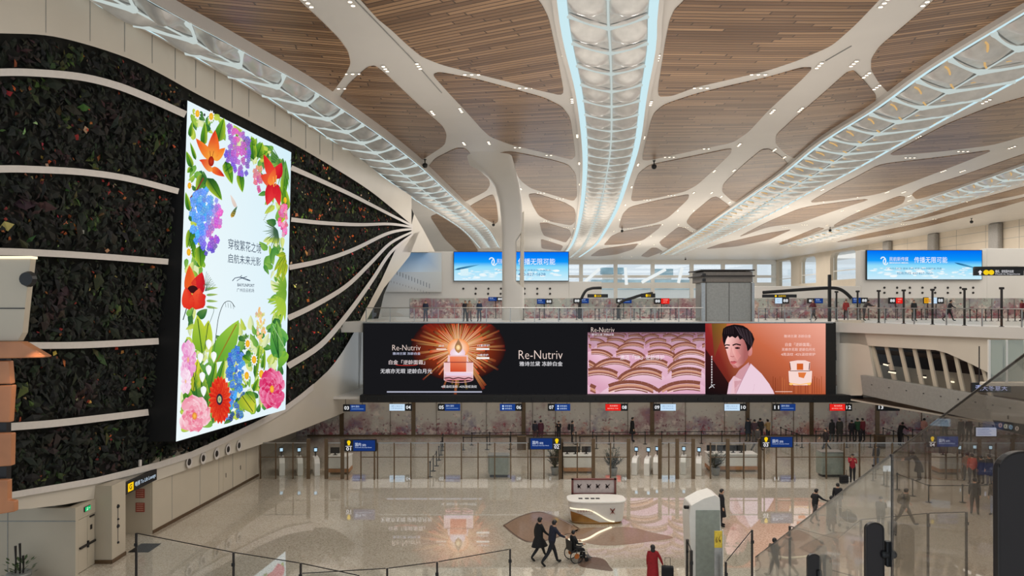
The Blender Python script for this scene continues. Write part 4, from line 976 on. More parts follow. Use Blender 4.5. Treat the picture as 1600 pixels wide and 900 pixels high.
# ------------------------------------------------------------------ long billboard on the concourse edge
DBB = 54.3
bb = thing('billboard', 'long black LED billboard with cosmetics advertising under the concourse railing', 'screen', P(930, 617, DBB))
def pbox(b, x0, y0, x1, y1, D, th, m=0): p, q = P(x0, y1, D), P(x1, y0, D); return b.box(p.x, q.x, D, D+th, p.z, q.z, m)
bbc = pbox(MB(), 567, 504, 1306, 618, DBB+.03, .25).build('cabinet', M['bezel'], bb)
pbox(MB(), 562, 617.5, 1349, 629, DBB-.5, .85).build('lower_ledge', M['bezel'], bb, bevel=.03)
b = MB(); pbox(b, 567, 503.4, 1302, 505, DBB-.02, .1); pbox(b, 567, 616.2, 1306, 617.8, DBB-.02, .1); b.build('frame', M['steel'], bbc)
ps = None
b = MB()
for i in range(38): q = P(572+20*i, 623.5, DBB-.51); b.lathe([(0, -.03), (.07, -.03), (.09, .01)], q, 8, 0, 'y')
b.build('vent', M['black'], bb)
A = Art(pl(DBB), .002)
BK = (24, 24, 27)
A.rect(569, 505, 1284, 616.4, BK); A.nx()
# starburst, drop and jar
cx, cy = 716, 544; rg = random.Random(2)
for k in range(40):
    p2 = [(cx, cy)]
    for a in (2*math.pi*k/40, 2*math.pi*(k+1)/40): p2.append((cx+74*math.cos(a), max(505.5, cy+52*math.sin(a))))
    A.tri(p2, [(190, 70, 26), (34, 18, 20) if p2[1][1] > 510 else (90, 26, 22), (34, 18, 20) if p2[2][1] > 510 else (120, 30, 22)])
A.nx()
for k in range(70):
    a = 2*math.pi*k/70+rg.uniform(-.03, .03); L = rg.uniform(38, 76); dx, dy = L*math.cos(a), L*math.sin(a)
    if cy+dy < 506: f_ = (506-cy)/dy; dx, dy = dx*f_, dy*f_
    x1, y1 = cx+dx, cy+dy; w = rg.uniform(.03, .07); tip = (cx+dx*math.cos(w)-dy*math.sin(w), max(505.6, cy+dx*math.sin(w)+dy*math.cos(w)))
    c = rg.choice([(150, 20, 24), (170, 34, 22), (110, 20, 24), (120, 90, 30), (190, 60, 26)])
    A.tri([(cx, cy), (x1, y1), tip], [(255, 190, 110), mixc(c, BK, .45), mixc(c, BK, .45)])
A.nx()
for k in range(64):
    a = 2*math.pi*k/64+rg.uniform(-.04, .04); L = rg.uniform(22, 52); dx, dy = L*math.cos(a), L*math.sin(a)
    if cy+dy < 506: f_ = (506-cy)/dy; dx, dy = dx*f_, dy*f_
    w = .05; x1, y1 = cx+dx, cy+dy
    A.tri([(cx, cy), (x1, y1), (cx+dx*math.cos(w)-dy*math.sin(w), max(505.6, cy+dx*math.sin(w)+dy*math.cos(w)))], [(255, 236, 190), (214, 84, 26), (190, 60, 26)])
A.nx(); A.ell(cx, cy, 17, 15, (246, 150, 80), (255, 244, 224), 24); A.nx(); A.ell(715, 552, 12, 9, (236, 200, 214), (250, 238, 246), 16)
A.nx(); A.line([(716.3, 505.4), (716.3, 533)], .8, (226, 196, 150)); A.petal(716.3, 529, 716.3, 552, 12, (150, 110, 80), (190, 140, 90), tip=1.5); A.nx(); A.ell(716, 543, 3.4, 4.2, (240, 190, 120), (255, 236, 190), 12)
A.nx(); A.poly([(700, 555), (731, 555), (732, 566), (739, 566), (739, 594), (694, 594), (694, 566), (699, 566)], (238, 196, 196)); A.nx()
A.grad(703, 557, 729, 581, (240, 130, 90), (236, 150, 110), (206, 84, 50), (200, 70, 40)); A.grad(694, 581, 739, 594, (240, 214, 224), (246, 226, 234), (216, 140, 150), (200, 120, 130)); A.nx()
A.line([(694, 566), (739, 566)], 1.2, (130, 50, 50)); A.line([(703, 566), (703, 581)], .8, (250, 220, 214)); A.line([(729, 566), (729, 581)], .8, (250, 220, 214))
A.rect(697, 583, 736, 587, (232, 206, 226)); A.line([(694, 591), (702, 590), (708, 592), (716, 590), (726, 592), (732, 590), (739, 592)], 1.6, (70, 34, 36)); A.arc(716.5, 593, 22.5, 4.5, 0, math.pi, .8, (230, 170, 180)); A.line([(694, 566), (694, 594)], .7, (255, 230, 230)); A.line([(739, 566), (739, 594)], .7, (255, 230, 230))
WT, PK = (240, 238, 242), (236, 214, 204)
A.nx(); A.text('Re-Nutriv', 613, 657, 547.5, 8.5, PK, -.012); A.text('雅诗兰黛 冻龄白金', 613.5, 657, 554.5, 4.2, (206, 210, 236), .02)
A.text('白金「逆龄面霜」', 607.5, 664, 569.5, 7, (244, 226, 226), .015); A.arc(635, 569.5, 17, 1.6, 0, math.pi, .9, (200, 50, 40)); A.text('无痕亦无瑕 逆龄白月光', 594.5, 675, 583.5, 7.4, WT, .015)
A.text('4周淡纹淡纹 -42%淡纹淡纹', 689.5, 745, 606.2, 4.4, WT, .01); A.rect(604.5, 611.2, 753, 613.4, (170, 172, 190))
A.text('15重修护', 746, 765, 541.5, 3.6, WT, .01); A.rect(744.5, 544, 764.5, 546.8, (246, 240, 236)); A.text('10重修护', 746, 763, 556.5, 3.6, WT, .01); A.rect(744.5, 558, 764.5, 561, (246, 240, 236)); A.rect(682, 544.5, 697, 546.5, (240, 214, 200)); A.text('淡纹', 685, 694, 542, 3, WT, .01)
A.text('Re-Nutriv', 810.5, 879, 561, 13.5, PK, -.012); A.text('雅诗兰黛 冻龄白金', 811.5, 879, 572, 7.2, WT, .015)
# rose waves with bronze rims
A.nx(); A.grad(918, 518, 1102, 615.5, (60, 40, 46), (120, 90, 110), (232, 190, 206), (226, 180, 196)); A.nx(); A.rect(918, 505.4, 1102, 519, (22, 20, 24))
rows = [(521, 5, 16), (526, 6, 20), (532, 8, 25), (540, 10, 31), (551, 14, 38), (566, 18, 46), (584, 22, 54), (603, 26, 64), (630, 32, 84)]
for ri, (y, ry, rx) in enumerate(rows):
    A.nx(); x = 918-rx*(.3+.5*(ri % 2))
    while x < 1102+rx*.6:
        pts = []
        for k in range(15):
            a = math.pi+math.pi*k/14; pts.append((max(918.3, min(1101.7, x+rx*.62*math.cos(a))), min(615.5, max(519.5, y+ry*math.sin(a)))))
        lo = min(615.5, y+ry*1.5)
        dk = max(0, .75-ri*.16); c1 = mixc(mixc((252, 232, 240), (230, 176, 200), rg.random()*.7), (60, 36, 46), dk); A.tri(pts+[(pts[-1][0], lo), (pts[0][0], lo)], [mixc(c1, (190, 120, 150), .5*abs(k_-7)/7) for k_ in range(15)]+[mixc(c1, (206, 150, 172), .6)]*2)
        A.nx(.3)
        for q, (c0_, w_) in enumerate((((132, 78, 64), .16), ((206, 150, 124), .10), ((146, 88, 74), .08), ((246, 210, 190), .035), ((120, 66, 60), .05))):
            o_ = sum((.16, .10, .08, .035, .05)[:q])*ry
            seg = []; c_ = mixc(c0_, (40, 26, 30), max(0, .6-ri*.14))
            for k in range(11):
                a = math.pi*(1.30+.62*k/10) if (ri+int(x)) % 2 else math.pi*(1.12+.62*k/10)
                xx = x+rx*.66*math.cos(a); yy = y+(ry+1.5)*math.sin(a)+o_
                if 918.5 < xx < 1101.5 and 520 < yy < 614: seg.append((xx, yy))
            if len(seg) > 1: A.line(seg, max(.5, w_*ry*1.1), c_)
        x += rx*1.08
A.nx(2); A.text('Re-Nutriv', 923.5, 960, 519, 7.5, PK, -.012); A.text('雅诗兰黛 冻龄白金', 924.5, 959.5, 524.6, 3.6, (230, 222, 230), .015); A.text('激活「SIR」逆龄修护', 969, 1038, 562, 7.5, (250, 236, 240), .01)
# portrait panel: painted young man in a pale jacket beside a jar
A.grad(1102, 505.4, 1150, 616, (150, 40, 40), (206, 110, 76), (104, 44, 30), (40, 18, 20)); A.grad(1150, 505.4, 1290, 616, (206, 110, 76), (240, 170, 150), (186, 92, 58), (104, 44, 30))
A.nx(); A.tri([(1112, 505.6), (1136, 505.6), (1116, 560)], [(110, 80, 34), (150, 104, 44), (120, 50, 36)]); A.tri([(1102.3, 545), (1150, 616), (1102.3, 616)], [(60, 22, 24), (34, 18, 18), (20, 14, 16)])
for k in range(22): A.nx(.05).line([(1208+k*3.6, 588+(k % 3)*2), (1208+k*3.6, 615)], .8, mixc((120, 50, 26), (210, 120, 70), rg.random()))
A.nx(); A.poly([(1136, 615.6), (1139, 598), (1146, 588), (1162, 583), (1178, 576), (1196, 592), (1208, 610), (1210, 615.6)], (224, 184, 198))
A.nx(); A.poly([(1147, 590), (1155, 578), (1170, 566), (1172, 590), (1160, 604), (1148, 615)], (206, 150, 160))   # neck
A.poly([(1147, 588), (1160, 594), (1164, 615.6), (1139, 615.6), (1143, 596)], (232, 190, 200))               # collarless shirt
A.nx(); A.poly([(1173, 568), (1190, 584), (1202, 600), (1210, 615.6), (1150, 615.6), (1162, 590)], (236, 206, 220)); A.line([(1173, 568), (1160, 592), (1150, 615.4)], .9, (190, 140, 160)); A.line([(1179, 600), (1176, 615.4)], .7, (206, 166, 184)); A.poly([(1136.5, 615.6), (1139.5, 598), (1146, 588), (1142, 615.6)], (226, 190, 206))
HL, MD, SH = (250, 204, 198), (238, 172, 168), (170, 98, 96)
A.nx(); A.poly([(1132.5, 533), (1132.7, 540), (1136, 552), (1138.3, 560), (1141.5, 568), (1146.4, 574.5), (1153.5, 575), (1162, 568.5), (1168.5, 559), (1171, 548), (1172, 534), (1166, 522), (1150, 518), (1138, 520)], None, [HL, HL, HL, MD, MD, MD, SH, SH, SH, SH, (150, 88, 88), SH, MD, HL])
A.petal(1171, 557, 1174, 540, 6.5, (196, 122, 118), (226, 152, 146))
A.nx(); A.poly([(1143.5, 541), (1150, 545), (1158, 556), (1152, 564), (1147.4, 557.5), (1145, 550)], None, [(244, 186, 180), (222, 146, 142), (206, 130, 128), (222, 150, 146), (216, 138, 134), (240, 178, 172)])   # cheek beside the nose
A.poly([(1139, 558), (1141.5, 568), (1146.4, 574.5), (1153, 575), (1149, 570), (1143, 566)], None, [(232, 160, 156), (206, 130, 128), (190, 112, 110), (176, 100, 98), (222, 148, 144), (236, 170, 164)])
A.nx(); A.line([(1131.8, 540.5), (1135, 538.6), (1140.4, 539.4)], 1.9, (40, 20, 22)); A.line([(1144.6, 539.6), (1150, 537.4), (1157.5, 539.2)], 2.1, (36, 18, 20))
A.ell(1135.4, 543.6, 3, 1.3, (70, 34, 36)); A.ell(1152.2, 543.8, 4.2, 1.5, (66, 32, 34)); A.nx(.5); A.ell(1135, 543.6, 1.2, 1.1, (20, 12, 14)); A.ell(1152, 543.8, 1.4, 1.2, (20, 12, 14))
A.line([(1143.2, 543), (1142, 551), (1141.6, 555)], .7, (214, 140, 136)); A.line([(1141.4, 556.3), (1144, 557.4), (1147.2, 556.8)], 1.1, (176, 96, 96)); A.poly([(1140.2, 565.6), (1143, 564), (1145, 564.6), (1147.5, 563.9), (1152.4, 565.8), (1146, 566.3)], (170, 72, 80)); A.poly([(1141, 566), (1151.5, 566.1), (1147.5, 568.8), (1143.4, 568.7)], (206, 100, 104))
HR = (26, 18, 22)
A.nx(); A.poly([(1132, 541), (1129.4, 533), (1128.4, 522), (1130, 513.5), (1135, 510), (1140, 508.6), (1147, 507), (1154, 507.6), (1161, 508.8), (1168, 513), (1175.3, 520.8), (1178.8, 530), (1176, 539), (1171.5, 546), (1168, 549), (1166.5, 540), (1163, 532), (1160, 529), (1156, 531), (1153, 525), (1149, 528.5), (1144, 525.5), (1140, 527.5), (1137.5, 525), (1134.5, 531)], HR); A.nx()
for k in range(14): A.line([(1148+k*1.9, 509.5+k*.55), (1153+k*1.75, 517+k*1.5), (1157+k*1.4, 524+k*1.5)], .5, mixc((92, 76, 84), HR, (k % 3)*.3))
for k in range(5): A.line([(1133+k*3, 513-k*.8), (1132+k*3.4, 522)], .45, (66, 52, 58))
A.nx(); A.text('淡纹修护雅诗兰黛代言人', 1111, 1113, 604, 45, (230, 220, 220), .01) if False else None
for k in range(11): A.rect(1111.3, 556+k*4, 1112.9, 558.8+k*4, (216, 206, 208))
A.line([(1108, 607), (1112, 602), (1117, 601)], .6, WT); A.line([(1111, 600), (1116, 606)], .6, WT); A.line([(1108, 606), (1113, 604)], .6, WT)
LT = (250, 214, 206)
A.text('雅诗兰黛 冻龄白金', 1225, 1267, 527.5, 4.6, LT, .01); A.text('白金「逆龄面霜」', 1227, 1267, 541, 5.4, LT, .01); A.text('无痕亦无瑕 逆龄白月光', 1221.5, 1273.5, 548.5, 5, LT, .01); A.text('4周淡纹 -42%淡纹修护', 1220.5, 1274, 556, 4.8, LT, .01)
A.nx(); A.poly([(1234, 565), (1246, 563), (1258, 563), (1266, 566), (1265, 579), (1269, 580), (1268, 597), (1262, 602), (1240, 602), (1233, 597), (1232, 580), (1235, 579)], (246, 214, 206)); A.nx()
A.rect(1245, 568, 1255, 578, (206, 96, 40)); A.poly([(1247, 582), (1260, 582), (1256, 591), (1248, 589)], (222, 120, 60)); A.line([(1234, 579.5), (1266, 579.5)], .9, (70, 30, 26)); A.line([(1234, 567), (1235.5, 578)], 1, (90, 44, 40)); A.line([(1265, 567), (1264, 578)], 1.2, (90, 44, 40)); A.line([(1234, 599), (1250, 601), (1268, 598)], 1.4, (255, 190, 110)); A.ell(1236, 600, 3, 1.8, (255, 200, 110)); A.ell(1264, 600, 3, 1.8, (255, 200, 110)); A.rect(1211, 611.4, 1238, 612.4, (240, 196, 180))
A.done('picture', bbc)
# blue sky screens on the concourse partitions
def sky_board(name, label, x0, x1, y0, y1, lines, D):
    t = thing(name, label, 'screen', P((x0+x1)/2, y1, D))
    pbox(MB(), x0-1, y0-1, x1+1, y1+1, D+.03, .25).build('frame', M['black'], t, bevel=.03)
    A = Art(pl(D), .003); w = x1-x0; h = y1-y0; X = lambda f: x0+w*f; Yy = lambda f: y0+h*f
    A.grad(X(0), Yy(0), X(1), Yy(.35), (0, 110, 246), (0, 108, 244), (10, 150, 246), (24, 160, 248)); A.grad(X(0), Yy(.35), X(1), Yy(.52), (24, 160, 248), (10, 150, 246), (130, 216, 250), (150, 222, 250))
    A.grad(X(0), Yy(.52), X(1), Yy(1), (150, 222, 250), (130, 216, 250), (206, 238, 250), (200, 234, 250)); A.nx()
    rg = random.Random(int(x0))
    for k in range(60):
        cx_, cy_ = X(rg.uniform(.05, .95)), Yy(rg.uniform(.60, .94)); rx = w*rg.uniform(.015, .045)
        A.ell(cx_, cy_, rx, h*rg.uniform(.015, .045), mixc((150, 216, 246), (244, 250, 252), rg.random()), (246, 252, 252), 10); A.nx(.15)
    A.nx(); lines(A, X, Yy, w, h); A.done('picture', t); return t
def emblem(A, x, y, r):
    A.arc(x-r*.2, y, r*.7, r, -2.6, .9, r*.28, (236, 246, 252), 10); A.arc(x+r*.45, y+r*.2, r*.6, r*.8, .3, 4.6, r*.24, (236, 246, 252), 10)
def L1(A, X, Yy, w, h):
    emblem(A, X(.335), Yy(.33), 6); A.text('民航新传媒', X(.375), X(.52), Yy(.40), h*.17, WT, .02); A.text('传播无限可能', X(.56), X(.885), Yy(.44), h*.22, (250, 252, 255), .02)
    A.petal(X(0), Yy(.62), X(.23), Yy(.43), 3.2, (30, 90, 130), (90, 170, 210)); A.text('广州白云机场 媒体热线 资源合作 中国民航', X(.37), X(.85), Yy(.67), h*.07, (60, 120, 170), .01); A.text('400-827-1628', X(.56), X(.80), Yy(.83), h*.10, (60, 120, 170), .005); A.rect(X(.055), Yy(.58), X(.125), Yy(.83), (214, 240, 248))
def L2(A, X, Yy, w, h):
    emblem(A, X(.145), Yy(.36), 6); A.text('民航新传媒', X(.195), X(.36), Yy(.37), h*.15, WT, .02); A.text('MINHANG MEDIA', X(.195), X(.36), Yy(.45), h*.05, WT, .02); A.text('传播无限可能', X(.41), X(.70), Yy(.43), h*.21, (250, 252, 255), .02)
    A.petal(X(.76), Yy(.42), X(1), Yy(.66), 3, (20, 90, 140), (120, 200, 230)); A.text('广州白云机场 媒体 热线 资源 合作中国民航 传媒', X(.17), X(.65), Yy(.66), h*.07, (70, 120, 160), .01); A.text('招商热线 400-827-7855', X(.26), X(.57), Yy(.84), h*.10, (70, 120, 160), .005)
sky_board('advertising_screen', 'blue sky LED screen partly hidden behind the big cream tree column', 709.5, 888, 394, 438.5, L1, DB-.3)
sky_board('advertising_screen', 'blue sky LED screen standing clear on the wall near the arched windows', 1355, 1534, 391.5, 436.5, L2, DB-.3)
# ------------------------------------------------------------------ hanging and desk signs
def num_sign(label, px, py, D, scr, num, side, z_hang=None, w=24, h=11, group=None, stand=False):
    """number box on one side, small screen on the other; px,py is the left top pixel"""
    t = thing('check_in_sign', label, 'sign', P(px+w*.72, py+h, D), 0, None)
    xn0, xn1, xs0, xs1 = (px, px+11, px+11, px+11+w) if side == 'l' else (px+w, px+w+11, px, px+w)
    pbox(MB(), xn0, py, xn1, py+h, D+.02, .18).build('number_box', M['black'], t, bevel=.01)
    pbox(MB(), xs0, py, xs1, py+h, D+.02, .12).build('screen_case', M['black'], t, bevel=.01)
    A = Art(pl(D), .004)
    if num: A.text(num, xn0+2, xn1-1.8, py+h*.74, h*.5, (245, 248, 250), .012)
    if scr == 'blue': A.rect(xs0, py+.3, xs1, py+h-.3, (26, 56, 120)); A.nx(); A.text('国内 国际', xs0+2, xs0+w*.6, py+h*.42, h*.26, (190, 210, 240), .02); A.rect(xs0+2, py+h*.6, xs1-3, py+h*.68, (120, 150, 200))
    if scr == 'blue2':
        A.rect(xs0, py+.3, xs1, py+h-.3, (26, 60, 130)); A.nx()
        for k in (0, 1): A.ell(xs0+5, py+h*(.32+.36*k), 1.4, 1.5, (200, 220, 245)); A.text('自助值机', xs0+8, xs1-5, py+h*(.42+.36*k), h*.22, (200, 220, 245), .02)
    if scr == 'red': A.rect(xs0, py+.3, xs1, py+h-.3, (228, 36, 30)); A.nx(); A.text('东方航空', xs0+w*.28, xs1-w*.2, py+h*.4, h*.22, (255, 214, 200), .02); A.text('值机柜台 开放', xs0+3, xs1-4, py+h*.74, h*.16, (255, 200, 180), .01)
    if scr == 'white': A.rect(xs0, py+.3, xs1, py+h-.3, (196, 222, 244)); A.nx(); A.text('值机 CHECK IN', xs0+3, xs1-4, py+h*.42, h*.2, (70, 110, 160), .01); A.text('行李 BAGGAGE', xs0+3, xs1-4, py+h*.72, h*.18, (80, 120, 170), .01)
    A.done('sign_face', t)
    if z_hang:
        b = MB()
        for x in (px+4, px+w+6): q = P(x, py, D+.1); b.tube([q, (q.x, q.y, z_hang)], .025, 6)
        b.build('hanger', M['dark'], t)
    if stand:
        b = MB(); q = P(px+w*.5+5, py+h, D+.1); b.tube([(q.x, q.y, ZU), (q.x, q.y, q.z+.02)], .04, 8); b.lathe([(0, 0), (.18, 0), (.18, .02), (.05, .04)], (q.x, q.y, ZU), 12); b.build('stand', M['dark'], t)
    return t
ZU = 9.6
SG = [('04', 608.5, 'white', 'r', 'number 04 check-in sign with pale screen'), ('05', 684, 'blue', 'l', 'number 05 check-in sign with blue screen'), ('06', 781, 'blue2', 'r', 'number 06 check-in sign with two-line blue screen'), ('07', 856, 'blue2', 'l', 'number 07 check-in sign with two-line blue screen'),
 ('08', 946, 'red', 'r', 'number 08 check-in sign with red screen'), ('09', 1021, 'white', 'l', 'number 09 check-in sign with pale screen'), ('10', 1132, 'white', 'r', 'number 10 check-in sign with pale screen'), ('11', 1208, 'blue', 'l', 'number 11 check-in sign with blue screen'), ('12', 1296.5, 'red', 'r', 'number 12 check-in sign with red screen')]
NW = dict(zip(('04', '05', '06', '07', '08', '09', '10', '11', '12'), ('four', 'five', 'six', 'seven', 'eight', 'nine', 'ten', 'eleven', 'twelve')))
for n_, x, scr, sd, lab in SG:
    num_sign('check-in desk sign reading %s with %s, hanging under the billboard ledge' % (NW[n_], {'white': 'a pale screen', 'blue': 'a one-line blue screen', 'blue2': 'a two-line blue screen', 'red': 'a red screen'}[scr]), x, 631, 55.2, scr, n_, sd, 3.58)
num_sign('blue check-in sign half hidden by the apron of the green wall', 536, 632, 55.2, 'blue', '03', 'l', 3.58)
num_sign('check-in desk sign reading thirteen beside the mezzanine parapet', 1371, 631, 55.2, 'none', '13', 'l', 3.58)
def gate_sign(label, x0, x1, y0, y1, num, icon, D, post_x):
    t = thing('gate_sign', label, 'sign', P((x0+x1)/2, y1, D))
    pbox(MB(), x0, y0, x1, y1, D, .2).build('case', M['black'], t, bevel=.015)
    A = Art(pl(D-.02), .004); w = 14; xi = x0 if icon == 'l' else x1-w; xs = x0+w if icon == 'l' else x0+3; xe = x1-2 if icon == 'l' else x1-w
    A.rect(xs, y0+1, xe, y1-1, (24, 50, 110)); A.nx(); A.ell(xi+w*.5, y0+(y1-y0)*.22, 2.8, 3, (244, 206, 20)); A.poly([(xi+w*.5-2, y0+(y1-y0)*.3), (xi+w*.5+2, y0+(y1-y0)*.3), (xi+w*.5+1.4, y0+(y1-y0)*.48), (xi+w*.5-1.4, y0+(y1-y0)*.48)], (244, 206, 20)); A.rect(xi+2, y0+(y1-y0)*.54, xi+w-2, y0+(y1-y0)*.58, WT)
    A.text(num, xi+3, xi+w-3.5, y1-1.4, (y1-y0)*.3, WT, .012); A.text('国内', xs+3, xs+12, y0+(y1-y0)*.56, (y1-y0)*.3, (216, 226, 245), .02); A.text('安检', xs+14, xs+20, y0+(y1-y0)*.56, (y1-y0)*.2, (216, 226, 245), .02); A.text('Domestic Security Check', xs+3, xe-5, y0+(y1-y0)*.72, (y1-y0)*.1, (190, 205, 235), .01); A.done('sign_face', t)
    for px in post_x: q = P(px, y1, D+.1); MB().tube([(q.x, q.y, 0), (q.x, q.y, q.z+.05)], .05, 8).build('post', M['bronze'], t)
    return t
gate_sign('domestic security sign reading 01 with yellow icon beside the service desk', 538, 588, 687, 705.5, '01', 'l', 43.6, (543, 585))
gate_sign('domestic security sign reading 02 with yellow icon above a potted palm', 826, 877, 684, 702.5, '02', 'r', 43.6, (829, 874))
gate_sign('domestic security sign reading 03 with yellow icon past the long desk', 1190, 1240, 682, 699.5, '03', 'l', 43.6, (1194, 1237))
gate_sign('domestic security sign reading 04 with yellow icon behind the glare-veiled glass', 1450, 1499, 681, 699, '04', 'l', 43.6, (1454, 1496))
# ------------------------------------------------------------------ concourse level: railing, low mural, desks, tower, arched sign posts
ZU = 9.6
def railing(name, label, pts, zb, h, npost_every, mats=('glass', 'steel'), post_r=.03, th=.03):
    t = thing(name, label, 'railing', (pts[0][0], pts[0][1], zb)); posts = []
    for (x0, y0), (x1, y1) in zip(pts[:-1], pts[1:]):
        L = math.hypot(x1-x0, y1-y0); n = max(1, round(L/npost_every))
        for k in range(n):
            a = (x0+(x1-x0)*k/n, y0+(y1-y0)*k/n); c = (x0+(x1-x0)*(k+1)/n, y0+(y1-y0)*(k+1)/n); posts.append(a)
            MB().solid([(a[0], a[1], zb+.08), (c[0], c[1], zb+.08), (c[0], c[1], zb+h-.06), (a[0], a[1], zb+h-.06)], Vector((y1-y0, x0-x1, 0)).normalized()*.015).build('glass_pane', M[mats[0]], t)
    posts.append(pts[-1])
    for x, y in posts: MB().box(x-post_r, x+post_r, y-.03, y+.03, zb, zb+h-.02).build('post', M[mats[1]], t)
    MB().tube([(x, y, zb+h) for x, y in pts], .035, 8).build('handrail', M['steel'], t); return t
lx = P(572, 500, 54.9).x; tx0, tx1 = P(1097, 500, 55.5).x, P(1179, 500, 55.5).x
railing('glass_railing', 'glass railing with steel handrail above the billboard', [(lx, 54.9), (tx0-.1, 54.9)], ZU, 1.1, 1.9)
railing('glass_railing', 'short glass railing between the grey tower and the mezzanine corner', [(tx1+.1, 54.9), (25.6, 54.9)], ZU, 1.1, 1.9)
railing('glass_railing', 'glass railing turning along the mezzanine edge', [(26.1, 54.2), (26.5, 53.4), (30.4, 41.6), (33.4, 32.6)], ZU, 1.1, 2.4)
b0 = None
for px, y0 in ((1307, 458), (1340, 462), (1373, 463), (1412, 460), (1457, 457), (1507, 453), (1565, 450)):
    q = rw(px, 510, -.5); h = (507-y0)*q.y/F
    lab = 'slim grey lighting mast standing along the mezzanine railing'
    if b0 is None:
        b0 = thing('lighting_mast', lab, 'lamp post', (q.x, q.y, ZU), 0, 'grey lighting masts along the mezzanine railing')
        lpart(MB().tube([(0, 0, 0), (0, 0, 2.35)], .07, 10), 'pole', M['dark'], b0); lpart(MB().box(-.14, .14, -.06, .06, 2.3, 2.44), 'lamp_head', M['dark'], b0, bevel=.02); lpart(MB().lathe([(0, 0), (.14, 0), (.14, .03), (.07, .04)]), 'base_plate', M['dark'], b0)
    else: dup(b0, (q.x, q.y, ZU))
# low mural panels along the concourse desks
b = MB(); D = 68.0
pbox(b, 640, 466, 1760, 505, D, .12)
mm = struct(b, 'wall_concourse', M['mural2'])
b = MB()
for px in range(640, 1620, 35): q = P(px, 470, D-.02); b.box(q.x-.03, q.x+.03, D-.03, D, ZU, 11.5)
b.build('joint', M['steel'], mm)
US = [(763, 464, 24, 'blue', 'r', 'beside the tree column', 6.5), (839, 467, 24, 'blue', 'r', 'first past the tree column', 8), (896, 466, 24, 'blue', 'l', 'second past the tree column', 8), (963, 466, 24, 'blue', 'l', 'third past the tree column', 8), (1022, 466, 24, 'red', 'l', 'with red screen before the grey tower', 9), (1211, 465, 22, 'white', 'r', 'with pale screen past the grey tower', 9.5),
      (1262, 466, 24, 'blue', 'l', 'behind the black arch post', 8), (1332, 465, 24, 'blue', 'r', 'with dim blue screen past the black arch post', 9), (1389, 465, 22, 'red', 'l', 'with red screen under the second sky board', 9.5), (1451, 464.5, 24, 'white', 'r', 'with pale screen beneath the far end of the sky board', 10)]
for x, y, w, scr, sd, lab, h in US:
    num_sign('small concourse desk sign '+lab, x, y, D-.6, scr, '88' if scr != 'none' else '', sd, None, w-11, h, None, True)
t = thing('notice_board', 'small yellow concourse notice panel between red and pale desk signs', 'sign', P(1449, 475, D-.6)); pbox(MB(), 1443, 464.5, 1456, 474.5, D-.58, .1).build('case', M['black'], t, bevel=.01)
A = Art(pl(D-.6), .004); A.rect(1444, 465.5, 1455, 473.6, (230, 170, 30)); A.nx(); A.text('国际', 1445, 1454, 472.4, 5.5, (150, 60, 20), .02); A.done('sign_face', t); b = MB(); q = P(1449.5, 474, D-.5); b.tube([(q.x, q.y, ZU), (q.x, q.y, q.z)], .04, 8); b.build('stand', M['dark'], t)
# grey lift tower with louvred cap
t = thing('lift_tower', 'grey boxy lift tower with dark flat cap rising behind the billboard', 'lift', P(1138, 503, 56.5))
pbox(MB(), 1104, 441, 1174, 504, 56.2, 3.4).build('shaft', M['grey'], t, bevel=.04)
pbox(MB(), 1100, 424, 1176, 441, 56.1, 3.6).build('head', pbr('taupe metal', (120, 112, 104), .4, .4), t, bevel=.03)
for y in (421, 430): pbox(MB(), 1095, y, 1180, y+2, 55.9, 4.0).build('cap', M['dark'], t, bevel=.02)
b = MB(); pbox(b, 1096, 442, 1102, 504, 56.0, .4); pbox(b, 1175, 442, 1179, 504, 56.0, .4); b.build('corner_post', M['steel'], t)
pbox(MB(), 1098, 427, 1103, 432, 55.8, .3).build('camera', M['black'], t, bevel=.03); pbox(MB(), 1098, 435, 1103, 440, 55.8, .3).build('camera', M['black'], t, bevel=.03)
A = Art(pl(56.1), .01); b = MB(); pbox(b, 1139, 441, 1139.6, 504, 56.17, .05); b.build('seam', M['dark'], t)
# arched sign posts
def arch_sign(label, pts, D, post, board, txt, col=(244, 200, 30)):
    t = thing('arched_sign', label, 'sign', P(pts[0][0], 503, D))
    MB().tube([P(x, y, D) for x, y in smooth_path(pts, 5)], .14, 10).build('arm', M['black'], t, smooth=True)
    if post: q = P(post[0], post[1], D); pbox(MB(), post[0]-2.2, post[1], post[0]+2.2, 504, D-.1, .22).build('post', M['black'], t, bevel=.03)
    x0, y0, x1, y1 = board; pbox(MB(), x0, y0, x1, y1, D-.25, .2).build('board', M['black'], t, bevel=.02)
    if not txt: return t
    A = Art(pl(D-.27), .004); A.ell(x0+(x1-x0)*.38, (y0+y1)/2, 1.6, (y1-y0)*.36, col); A.text(txt, x0+(x1-x0)*.46, x0+(x1-x0)*.68, y1-(y1-y0)*.2, (y1-y0)*.6, col, .02); A.done('sign_face', t)
    return t
arch_sign('black arched sign with long arm and tall post next to the mezzanine corner', [(1192, 457), (1220, 455), (1260, 452), (1297, 450), (1312, 452), (1322, 458), (1330, 466)], 56.6, (1297, 429), (1192, 460, 1245, 465), '出发到达')
t_ = arch_sign('small black curved sign arm near the tree column with dark board', [(905, 498), (906, 475), (914, 456), (923, 451), (932, 450), (940, 450)], 66.5, None, (918, 459.5, 950, 465), '出发')
arch_sign('black slanting sign arm with yellow lettering before the grey tower', [(966, 498), (968, 474), (990, 465), (1003, 461), (1020, 458)], 66.5, None, (1002, 458.5, 1024, 465), '国际出发')
arch_sign('long dark wayfinding sign with yellow icons at the edge beside the second sky board', [(1522, 419.8), (1600, 419.8), (1612, 424), (1618, 470)], 45, None, (1523, 420.5, 1600, 430.5), '')
